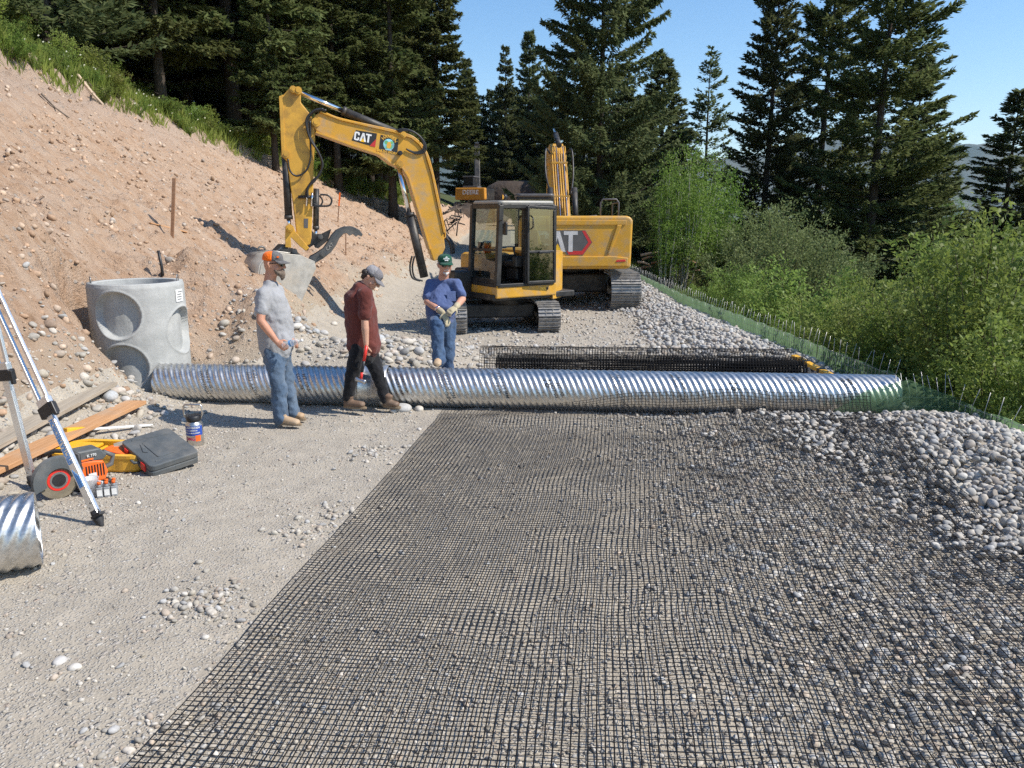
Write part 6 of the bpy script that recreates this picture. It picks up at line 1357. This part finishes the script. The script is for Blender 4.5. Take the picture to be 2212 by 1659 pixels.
def conifer_mesh(seed, H, RB, nb, dens, start=.06, droop=.25, upturn=.25, size=.30, taper=.8, mat=None, hang=.3, ragged=.25):
    rs = np.random.RandomState(seed)
    zb = (start + (1 - start) * rs.uniform(0, 1, nb) ** 1.05) * H; zb = np.clip(zb, 0, H * .985)
    f = 1 - zb / H; L = (RB * f ** taper * rs.uniform(1 - ragged, 1 + ragged * .5, nb) + .18)
    az = np.arange(nb) * 2.39996 + rs.normal(0, .3, nb)
    e0 = -droop * f + .55 * (1 - f) ** 2 + rs.normal(0, .07, nb)
    dh = np.stack([np.cos(az), np.sin(az)], 1)
    m = np.maximum(6, (L * dens * (1 + .5 * (1 - f))).astype(int)); idx = np.repeat(np.arange(nb), m); N = len(idx)
    s = rs.uniform(.10, 1.0, N) ** .75; Li = L[idx]; h = dh[idx]; lat = np.stack([-h[:, 1], h[:, 0]], 1)
    zc = Li * (e0[idx] * s + upturn * s * s * f[idx])
    w = rs.uniform(-1, 1, N) * (.10 + .34 * Li * np.clip(1.05 - s, .08, 1) * .62)
    B = np.zeros((N, 3)); B[:, :2] = h * (Li * s)[:, None] + lat * w[:, None]; B[:, 2] = zb[idx] + zc - np.abs(w) * .18 - rs.exponential(.05, N)
    D = np.zeros((N, 3)); D[:, :2] = h * .75 + lat * (np.sign(w) * .75)[:, None] ; D[:, 2] = e0[idx] + 2 * upturn * s * f[idx] - hang * rs.uniform(0, 1.6, N)
    D = unit(D + rs.normal(0, .30, (N, 3))) * (size * rs.uniform(.6, 1.35, N))[:, None]
    S = unit(np.cross(D, rs.normal(0, .45, (N, 3)) + np.array([0, 0, 1.0])))
    V, F = kites(B, D, S, (size * .21 * rs.uniform(.7, 1.4, N))[:, None])
    crown = np_mesh('crown', V, F, mat or M_fir)
    mb = MB(); k = np.linspace(0, 1, 9); mb.tube([(math.sin(q * 5 + seed) * .05, math.cos(q * 4 + seed) * .05, q * H * .98 - .3 * (q == 0)) for q in k], [max(.015, H * .0135 * (1 - q) ** .9 * (1.25 if q == 0 else 1)) for q in k], 9)
    for i in range(0, nb, 2):
        P = [(dh[i, 0] * L[i] * s_, dh[i, 1] * L[i] * s_, zb[i] + L[i] * (e0[i] * s_ + upturn * s_ * s_ * f[i])) for s_ in (0, .45, .9)]
        mb.tube(P, [.035 * (L[i] / RB) + .008, .02 * (L[i] / RB) + .005, .004], 4, caps=False)
    zz = np.linspace(.02, start, 14)                                             # dead lower twigs
    for q in zz:
        a = rs.uniform(0, 6.28); l_ = rs.uniform(.3, 1.1); mb.tube([(0, 0, q * H), (math.cos(a) * l_, math.sin(a) * l_, q * H + rs.uniform(-.25, .15))], [.02, .005], 4, caps=False)
    return mb.mesh('trunk', M_bark), crown
def bush_mesh(seed, H, RB, nst, leaves, ls, lw, mat, low=.25, stem_m=None, up=.8, spread=1.0):
    rs = np.random.RandomState(seed); mb = MB(); pts = []; dirs = []
    for i in range(nst):
        a = rs.uniform(0, 6.283); r = RB * rs.uniform(.15, 1) ** .7 * spread; h = H * rs.uniform(.6, 1.0) * (1 - .28 * (r / RB) ** 2)
        b0 = np.array([math.cos(a), math.sin(a), 0]) * r * .22; tip = np.array([math.cos(a) * r, math.sin(a) * r, h]); mid = (b0 + tip) / 2 + np.array([0, 0, h * .14]) + rs.normal(0, .05 * H, 3) * np.array([1, 1, .3])
        q = np.linspace(0, 1, 7)[:, None]; C = (1 - q) ** 2 * b0 + 2 * q * (1 - q) * mid + q ** 2 * tip
        mb.tube([tuple(c) for c in C], [max(.004, .016 * H / 3 * (1 - .8 * t)) for t in np.linspace(0, 1, 7)], 5, caps=False)
        for t in np.linspace(low, 1, 14):
            c = (1 - t) ** 2 * b0 + 2 * t * (1 - t) * mid + t * t * tip; d = unit(2 * (1 - t) * (mid - b0) + 2 * t * (tip - mid))
            pts.append(c); dirs.append(d)
            if t < .98:
                for _ in range(2):                                                 # side twigs
                    td = unit(d * up + rs.normal(0, .75, 3) * np.array([1, 1, .6])); tl = H * rs.uniform(.05, .17)
                    pts += [c + td * tl * .5, c + td * tl]; dirs += [td, td]
    pts = np.array(pts); dirs = np.array(dirs); n = leaves; k = rs.randint(0, len(pts), n)
    B = pts[k] + rs.normal(0, 1, (n, 3)) * np.array([1, 1, .8]) * .015 * H; D = unit(dirs[k] * .6 + rs.normal(0, .75, (n, 3))) * (ls * rs.uniform(.6, 1.3, n))[:, None]
    S = unit(np.cross(D, rs.normal(0, .8, (n, 3)) + np.array([0, 0, .8]))); V, F = kites(B, D, S, (lw * rs.uniform(.7, 1.2, n))[:, None])
    return mb.mesh('stems', stem_m or M_stem), np_mesh('foliage', V, F, mat)
def place(name, label, cat, pair, x, y, rot, s, group=None, names=('trunk', 'crown'), z=None, sink=.15, tilt=(0, 0)):
    g = thing(name, label, cat, (x, y, (hz(x, y) if z is None else z) - sink), rot, group); g.scale = s if hasattr(s, '__len__') else (s, s, s)
    g.rotation_euler = (tilt[0], tilt[1], rot)
    for nm, me in zip(names, pair): link(nm, me, g)
    return g
FIR = [conifer_mesh(1, 17, 3.2, 220, 86, .16, .30, .22, .27, .75, M_fir, .35), conifer_mesh(2, 17, 3.0, 210, 86, .25, .35, .2, .27, .7, M_fir, .4, .35), conifer_mesh(3, 17, 2.8, 240, 84, .08, .2, .3, .26, .85, M_spruce, .25), conifer_mesh(4, 15, 3.2, 230, 80, .03, .15, .35, .27, .8, M_spruce, .2, .3)]
rs = np.random.RandomState(77)
pl = []
for y in np.arange(23, 62, 3.1):
    for dx in np.arange(2.6, 30, 3.3):
        xx = float(x_crest(y)) - dx + rs.uniform(-1.2, 1.2); yy = y + rs.uniform(-1.3, 1.3)
        if dx + (y - 23) * .1 < 3.0: xx -= 1.0
        px = 1106 + 1671 * xx / (yy * .976); 
        if px < -60 or px > 1030: continue
        pl.append((xx, yy))
for k, (x, y) in enumerate(pl):
    s = rs.uniform(.85, 1.25); place('conifer', 'dark dense conifer crowded among others in the shaded hillside forest', 'conifer', FIR[k % 3 if k % 7 else 3], x, y, rs.uniform(0, 6.28), (s, s, s * rs.uniform(1, 1.2)), 'conifers of the hillside forest', tilt=(rs.normal(0, .015), rs.normal(0, .015)))
q = hit(553, 262); place('conifer', 'tall conifer with a thick bare grey trunk at the edge of the slope forest', 'conifer', conifer_mesh(21, 20, 2.6, 150, 46, .10, .35, .15, .34, .6, M_fir, .4, .4), q.x, q.y, 1.0, 1.15)
q = hit(228, 78); place('birch', 'pale-barked slender trunk standing above the weeds at the top of the bank', 'tree', bush_mesh(31, 7, 1.2, 7, 2500, .10, .03, M_aspen, .4, M_pale), q.x, q.y, 0, 1, None, ('trunk', 'crown'))
PUSH = [0]
def by_px(name, label, cat, pair, px, Y, top_py, Hm, rot=0, wide=1.0, z=None, names=('trunk', 'crown'), group=None, sink=.1):
    p = at(px, 400, Y); zb = hz(p.x, Y) if z is None else z; zt = at(px, top_py, Y).z; s = (zt - zb) / Hm
    if PUSH[0]:
        p.x = max(p.x, float(x_fence(Y)) + .30 + PUSH[0] * s); zb = hz(p.x, Y); s = (zt - zb) / Hm; PUSH[0] = 0
    return place(name, label, cat, pair, p.x, Y, rot, (s * wide, s * wide, s), group, names, zb, sink)
# edge of the forest left of the sky gap, then the trees behind the machines
for k, (px, Y, top, wd) in enumerate([(640, 33, -250, 1.0), (730, 36, -300, 1.0), (850, 37, -330, 1.0), (945, 41, -220, .95), (905, 48, -160, .8), (800, 44, -200, 1.1), (870, 54, -150, .9), (600, 30, -300, .9), (1010, 84, 150, 1.2)]):
    by_px('conifer', 'big dark conifer at the road edge of the hillside forest, behind the raised boom', 'conifer', FIR[(1, 1, 0, 1, 1)[k % 5]], px, Y, top, 17 if k % 5 != 9 else 15, k * 1.3, wd, None, ('trunk', 'crown'), 'road-edge conifers behind the boom')
by_px('conifer', 'slim pointed spruce standing under the sky gap left of its taller twin', 'conifer', FIR[2], 1092, 80, 92, 17, .4, .95)
by_px('conifer', 'taller pointed spruce in the middle of the sky gap', 'conifer', FIR[3], 1142, 86, 62, 15, 1.4, .85)
for k, (px, Y, top, wd) in enumerate([(1040, 88, 200, 1.3), (1180, 84, 190, 1.3), (1110, 90, 200, 1.5), (1225, 80, 200, 1.2), (1060, 92, 190, .9), (1150, 90, 170, 1.4), (1010, 90, 120, 1.3), (1090, 88, 190, 1.5), (1200, 80, 150, 1.4), (1260, 74, 180, 1.4), (1320, 70, 150, 1.5)]):
    by_px('conifer', 'dark conifer in the tree line behind the machines, below the sky gap', 'conifer', FIR[(2, 3, 0)[k % 3]], px, Y, top, (17, 15, 17)[k % 3], k, wd, None, ('trunk', 'crown'), 'tree line behind the machines')
BIG = conifer_mesh(41, 20, 5.2, 240, 100, .05, .42, .66, .28, .50, M_spruce, .85, .3)
by_px('spruce', 'huge spruce with long upswept hanging branches towering behind the large excavator', 'conifer', BIG, 1296, 36, -330, 20, .6, .92)
for k, (px, Y, top, wd) in enumerate([(1425, 50, 125, 1.35), (1462, 56, 230, 1.4), (1385, 47, 200, 1.3), (1345, 56, 150, 1.4)]):
    by_px('conifer', 'ragged conifer directly beside the huge spruce, above the aspens', 'conifer', FIR[(3, 2)[k % 2]], px, Y, top, (15, 17)[k % 2], k * 2, wd, None, ('trunk', 'crown'), 'ragged conifers beside the huge spruce')
THIN = conifer_mesh(51, 14, 3.0, 150, 34, .10, .1, .45, .30, .8, M_spruce, .2, .4)
by_px('spruce', 'thin see-through spruce alone against the sky between the two big clumps', 'conifer', THIN, 1522, 62, 95, 14, 0, .95)
TALL = [conifer_mesh(61, 20, 3.7, 300, 86, .02, .15, .40, .26, .62, M_spruce, .2, .35), conifer_mesh(62, 20, 4.5, 260, 78, .06, .2, .42, .27, .58, M_fir, .25, .45)]
by_px('spruce', 'full tall spruce at the left of the big clump beyond the fence', 'conifer', TALL[0], 1655, 46, -95, 20, .3, 1.0)
by_px('spruce', 'tall spruce in the middle of the big clump, half hidden by its neighbours', 'conifer', TALL[1], 1770, 52, -190, 20, 1.3, .95)
by_px('spruce', 'broad open-crowned spruce with visible trunk, tallest of the clump beyond the fence', 'conifer', TALL[1], 1890, 42, -270, 20, 2.6, 1.05)
by_px('spruce', 'lower spruce filling the foot of the big clump beyond the fence', 'conifer', FIR[3], 1968, 46, 120, 15, .8, 1.35)
by_px('spruce', 'dark spruce with a spiky top near the photo edge, right of the distant mountain', 'conifer', FIR[3], 2180, 40, 185, 15, 2.2, 1.45)
by_px('spruce', 'small far spruce between the clump and the spiky-topped one', 'conifer', FIR[2], 2032, 62, 310, 17, 0, 1.0)
# willows and aspens beyond the fence
WIL = [bush_mesh(71, 4.4, 1.7, 34, 17000, .10, .025, M_willow, .22), bush_mesh(72, 4.2, 1.9, 38, 17000, .095, .024, M_willow, .15), bush_mesh(73, 3.4, 1.6, 34, 15000, .09, .024, M_willow, .1)]
OLI = [bush_mesh(75, 5, 2.3, 40, 22000, .11, .024, M_olive, .2), bush_mesh(76, 4.5, 2.4, 40, 20000, .11, .026, M_olive, .1)]
ASP = [bush_mesh(81, 9, 1.6, 20, 12000, .12, .042, M_aspen, .35, M_pale, .5), bush_mesh(82, 9, 1.3, 16, 10000, .12, .042, M_aspen, .3, M_pale, .5)]
wl_ = [(2195, 392, 9.6, 0, 1.0), (2070, 478, 11.0, 1, .95), (2150, 560, 8.2, 2, 1.0), (1960, 560, 12.0, 0, 1.0), (1860, 565, 13.5, 1, 1.0), (1770, 520, 17, 2, 1.15), (1672, 590, 17, 1, 1.05), (1605, 545, 21, 0, 1.15), (1535, 580, 24, 2, 1.1), (1480, 600, 27.5, 1, 1.1), (1905, 650, 10.8, 2, 1.0), (2015, 690, 9.2, 1, 1.0), (2110, 740, 8.0, 2, .9), (2215, 700, 7.4, 0, .9), (1800, 690, 13.2, 2, 1.0), (1725, 660, 15.3, 0, 1.0), (1425, 605, 31, 2, 1.2), (2010, 520, 17, 1, 1.2), (2130, 440, 16, 0, 1.15), (1830, 600, 22, 2, 1.3), (1930, 590, 20, 1, 1.2), (1560, 600, 29, 1, 1.2), (1640, 640, 19, 2, .9)]
for k, (px, top, Y, v, wd) in enumerate(wl_):
    PUSH[0] = .85 * (1.7, 1.9, 1.6)[v] * wd; by_px('willow_bush', 'leafy green willow bush growing beyond the wire fence', 'bush', WIL[v], px, Y, top, (4.4, 4.2, 3.4)[v], k * 1.1, wd, None, ('stems', 'foliage'), 'green willow bushes beyond the fence', .2)
for k, (px, top, Y, v, wd) in enumerate([(1705, 425, 27, 0, 1.0), (1640, 405, 31, 1, 1.0), (1580, 470, 33, 0, 1.0), (1780, 470, 29, 1, 1.0)]):
    by_px('willow_shrub', 'large grey-green shrub in front of the big spruce clump', 'bush', OLI[v], px, Y, top, (5, 4.5)[v], k * 1.7, wd, None, ('stems', 'foliage'), 'grey-green shrubs below the spruces', .2)
for k, (px, top, Y, v, wd) in enumerate([(1475, 285, 31, 0, .85), (1520, 300, 32.5, 1, 1.0), (1445, 350, 30.5, 1, .75), (1558, 330, 34, 0, .8), (2060, 400, 52, 0, .9)]):
    by_px('aspen', 'bright green aspen with slim pale trunks right of the large excavator' if k < 4 else 'bright green aspen at the valley edge below the distant mountain', 'tree', ASP[v], px, Y, top, 9, k, wd, None, ('trunk', 'crown'), 'aspens beside the huge spruce' if k < 4 else None, .2)
for px, y0, y1, Y, lab in ((1462, 375, 610, 34, 'bare leaning white aspen stem in front of the aspens'), (1512, 470, 590, 36, 'short bare white stem among the willows')):
    a, b = at(px - 22, y1, Y), at(px + 8, y0, Y); g = thing('young_aspen', lab, 'tree', a); MB().tube([(0, 0, -.6), (b - a) * .5 + Vector((.08, 0, 0)), b - a], [.045, .034, .015], 8).build('trunk', M_pale, g)
M_redlog = wood('red heartwood', (.22, .11, .06), (.42, .25, .15))
# cleared logs and stumps by the aspens
rs = np.random.RandomState(9)
for k in range(20):
    p = at(1398 + 5 * k + rs.uniform(-8, 8), 562 + rs.uniform(-16, 30), 32 + rs.uniform(-.8, .8)); a = rs.uniform(-1.1, 1.1); L = rs.uniform(.4, 1.3); d = Vector((math.cos(a), math.sin(a) * .6, rs.uniform(-.3, .3))).normalized()
    mb = MB(); mb.tube([p - d * L / 2, p + Vector((0, 0, .04)), p + d * L / 2], [.055, .05, .04], 7); tag(mb.build('cut_log', (M_log, M_redlog)[k % 2]), 'bare reddish-tan log in the cleared heap beside the aspens', 'log', 'cleared logs by the aspens')
hp = at(1440, 600, 31.5); bm_ = ICO[3][0].copy(); bm_ = bm_ * np.array([2.2, .9, .75]) * (1 + .25 * fbm(bm_[:, 0] * 2 + 3, bm_[:, 1] * 2 + bm_[:, 2], 4, 3))[:, None]
o = link('dirt_mound', np_mesh('dirt_mound', bm_ + np.array(hp) + np.array([0, .5, -.3]), ICO[3][1], M_soil, True)); o['kind'] = 'structure'
M_darkdirt = paint('dark topsoil', (.07, .05, .037), .95, 0, .4, 1.2, .8, 4, .1)
hp = at(1115, 440, 72); bm_ = ICO[3][0].copy(); W = bm_ * np.array([3.6, 2.4, 2.7]) * (1 + .30 * fbm(bm_[:, 0] * 1.7 + 3, bm_[:, 1] * 2 + bm_[:, 2] * 2, 14, 4))[:, None]
o = link('dirt_mound', np_mesh('dirt_mound', W + np.array(hp) + np.array([0, 0, -.5]), ICO[3][1], M_darkdirt, True)); o['kind'] = 'structure'
hp = at(1010, 482, 64); W = bm_ * np.array([3.4, 2.6, 1.5]) * (1 + .30 * fbm(bm_[:, 0] * 1.7 + 9, bm_[:, 1] * 2 + bm_[:, 2] * 2, 24, 4))[:, None]
o = link('dirt_mound', np_mesh('dirt_mound', W + np.array(hp), ICO[3][1], M_darkdirt, True)); o['kind'] = 'structure'
# roots and brush torn out at the far end of the cut
c = hit(985, 500); mb = MB()
for k in range(26):
    p = at(975 + rs.uniform(-22, 26), 470 + rs.uniform(-30, 26), 40 + rs.uniform(-1, 1)); d = Vector(rs.normal(0, 1, 3)).normalized() * rs.uniform(.4, 1.1); mb.tube([p - d * .5, p + Vector(rs.normal(0, .12, 3)), p + d * .5], [.035, .03, .01], 5)
tag(mb.build('brush_pile', M_twig), 'tangle of torn roots and branches at the far end of the bank', 'brush pile')
# shrubs and weeds along the top of the cut
SHR = [bush_mesh(91, 1.1, .75, 26, 5200, .055, .016, M_shrub, .1), bush_mesh(92, .9, .8, 24, 4600, .05, .015, M_shrub, .05), bush_mesh(93, 1.3, .6, 22, 4200, .06, .014, M_grass, .1)]
rs = np.random.RandomState(15); k = 0
for y in np.arange(13.5, 46, .62):
    for rep in range(2):
        xx = float(x_crest(y)) - rs.uniform(-.25, 3.2) ** 1.0 if rep else float(x_crest(y)) - rs.uniform(-.3, .5); yy = y + rs.uniform(-.4, .4); s = rs.uniform(.55, 1.25) * (1.0 if rep else .7)
        place('slope_shrub', 'low leafy green shrub in the weedy strip along the top of the dirt bank', 'shrub', SHR[rs.randint(0, 3)], xx, yy, rs.uniform(0, 6.28), (s, s, s * rs.uniform(.7, 1.1)), 'shrubs along the top of the bank', ('stems', 'foliage'), None, .06)
for px, py, s in ((722, 330, 2.0), (700, 352, 1.5), (760, 372, 1.6), (800, 395, 1.5), (840, 425, 1.2)):
    q = hit(px, py); place('bank_bush', 'large rounded green bush overhanging the bank under the boom', 'shrub', SHR[0], q.x, q.y, px, s, 'rounded bushes under the boom', ('stems', 'foliage'))
def tufts(name, x, y, h, per, mat, seed, w=.010):
    rs = np.random.RandomState(seed); n = len(x); i = np.repeat(np.arange(n), per); N = len(i)
    B = np.stack([x[i] + rs.normal(0, .07, N), y[i] + rs.normal(0, .07, N), np.zeros(N)], 1); B[:, 2] = height(B[:, 0], B[:, 1]) - .02
    D = unit(np.stack([rs.normal(0, .35, N), rs.normal(0, .35, N), np.ones(N)], 1)) * (h * rs.uniform(.5, 1.3, N))[:, None]; S = unit(np.cross(D, rs.normal(0, 1, (N, 3))))
    V, F = kites(B, D, S, (w * rs.uniform(.6, 1.5, N))[:, None]); o = link(name, np_mesh(name, V, F, mat)); o['kind'] = 'stuff'; return B, D
x, y = scatter(5200, -16, -5.5, 13, 46, 61, 1.2, lambda x, y: ((x < x_crest(y) + .35) & (x > x_crest(y) - 4.2)).astype(float))
B_, D_ = tufts('slope_grass', x, y, .42, 16, M_grass, 62, .014)
rs = np.random.RandomState(3); kk = rs.choice(len(B_), 520); T_ = B_[kk] + D_[kk] * 1.15; a = rs.normal(0, .03, (520, 3)); V, F = kites(T_ - np.array([.028, 0, 0]), np.tile([.056, 0, .004], (520, 1)), np.tile([0, .35, .9], (520, 1)), np.full((520, 1), .026)); o = link('wildflowers', np_mesh('wildflowers', V, F, M_flower)); o['kind'] = 'stuff'
x, y = scatter(7000, -40, -6, 18, 75, 63, 1.0, lambda x, y: (x < x_crest(y) - 2.5).astype(float)); tufts('forest_undergrowth', x, y, .55, 9, M_shrub, 64, .03)
x, y = scatter(9000, 4.75, 30, 4, 60, 65, 1.3, lambda x, y: (x > x_fence(y) + 2.0).astype(float)); tufts('valley_grass', x, y, .5, 10, M_willow, 66, .018)

# valley air
t_ = NT('valley haze'); v_ = t_.n('VolumePrincipled', {'Color': (.60, .78, 1.0, 1), 'Density': 4.5e-5, 'Anisotropy': .2}); t_.t.links.new(v_.outputs[0], t_.out.inputs['Volume'])
o = MB().box((0, 4600, 420), (19000, 9800, 964)).build('haze', t_.mat); o['kind'] = 'stuff'
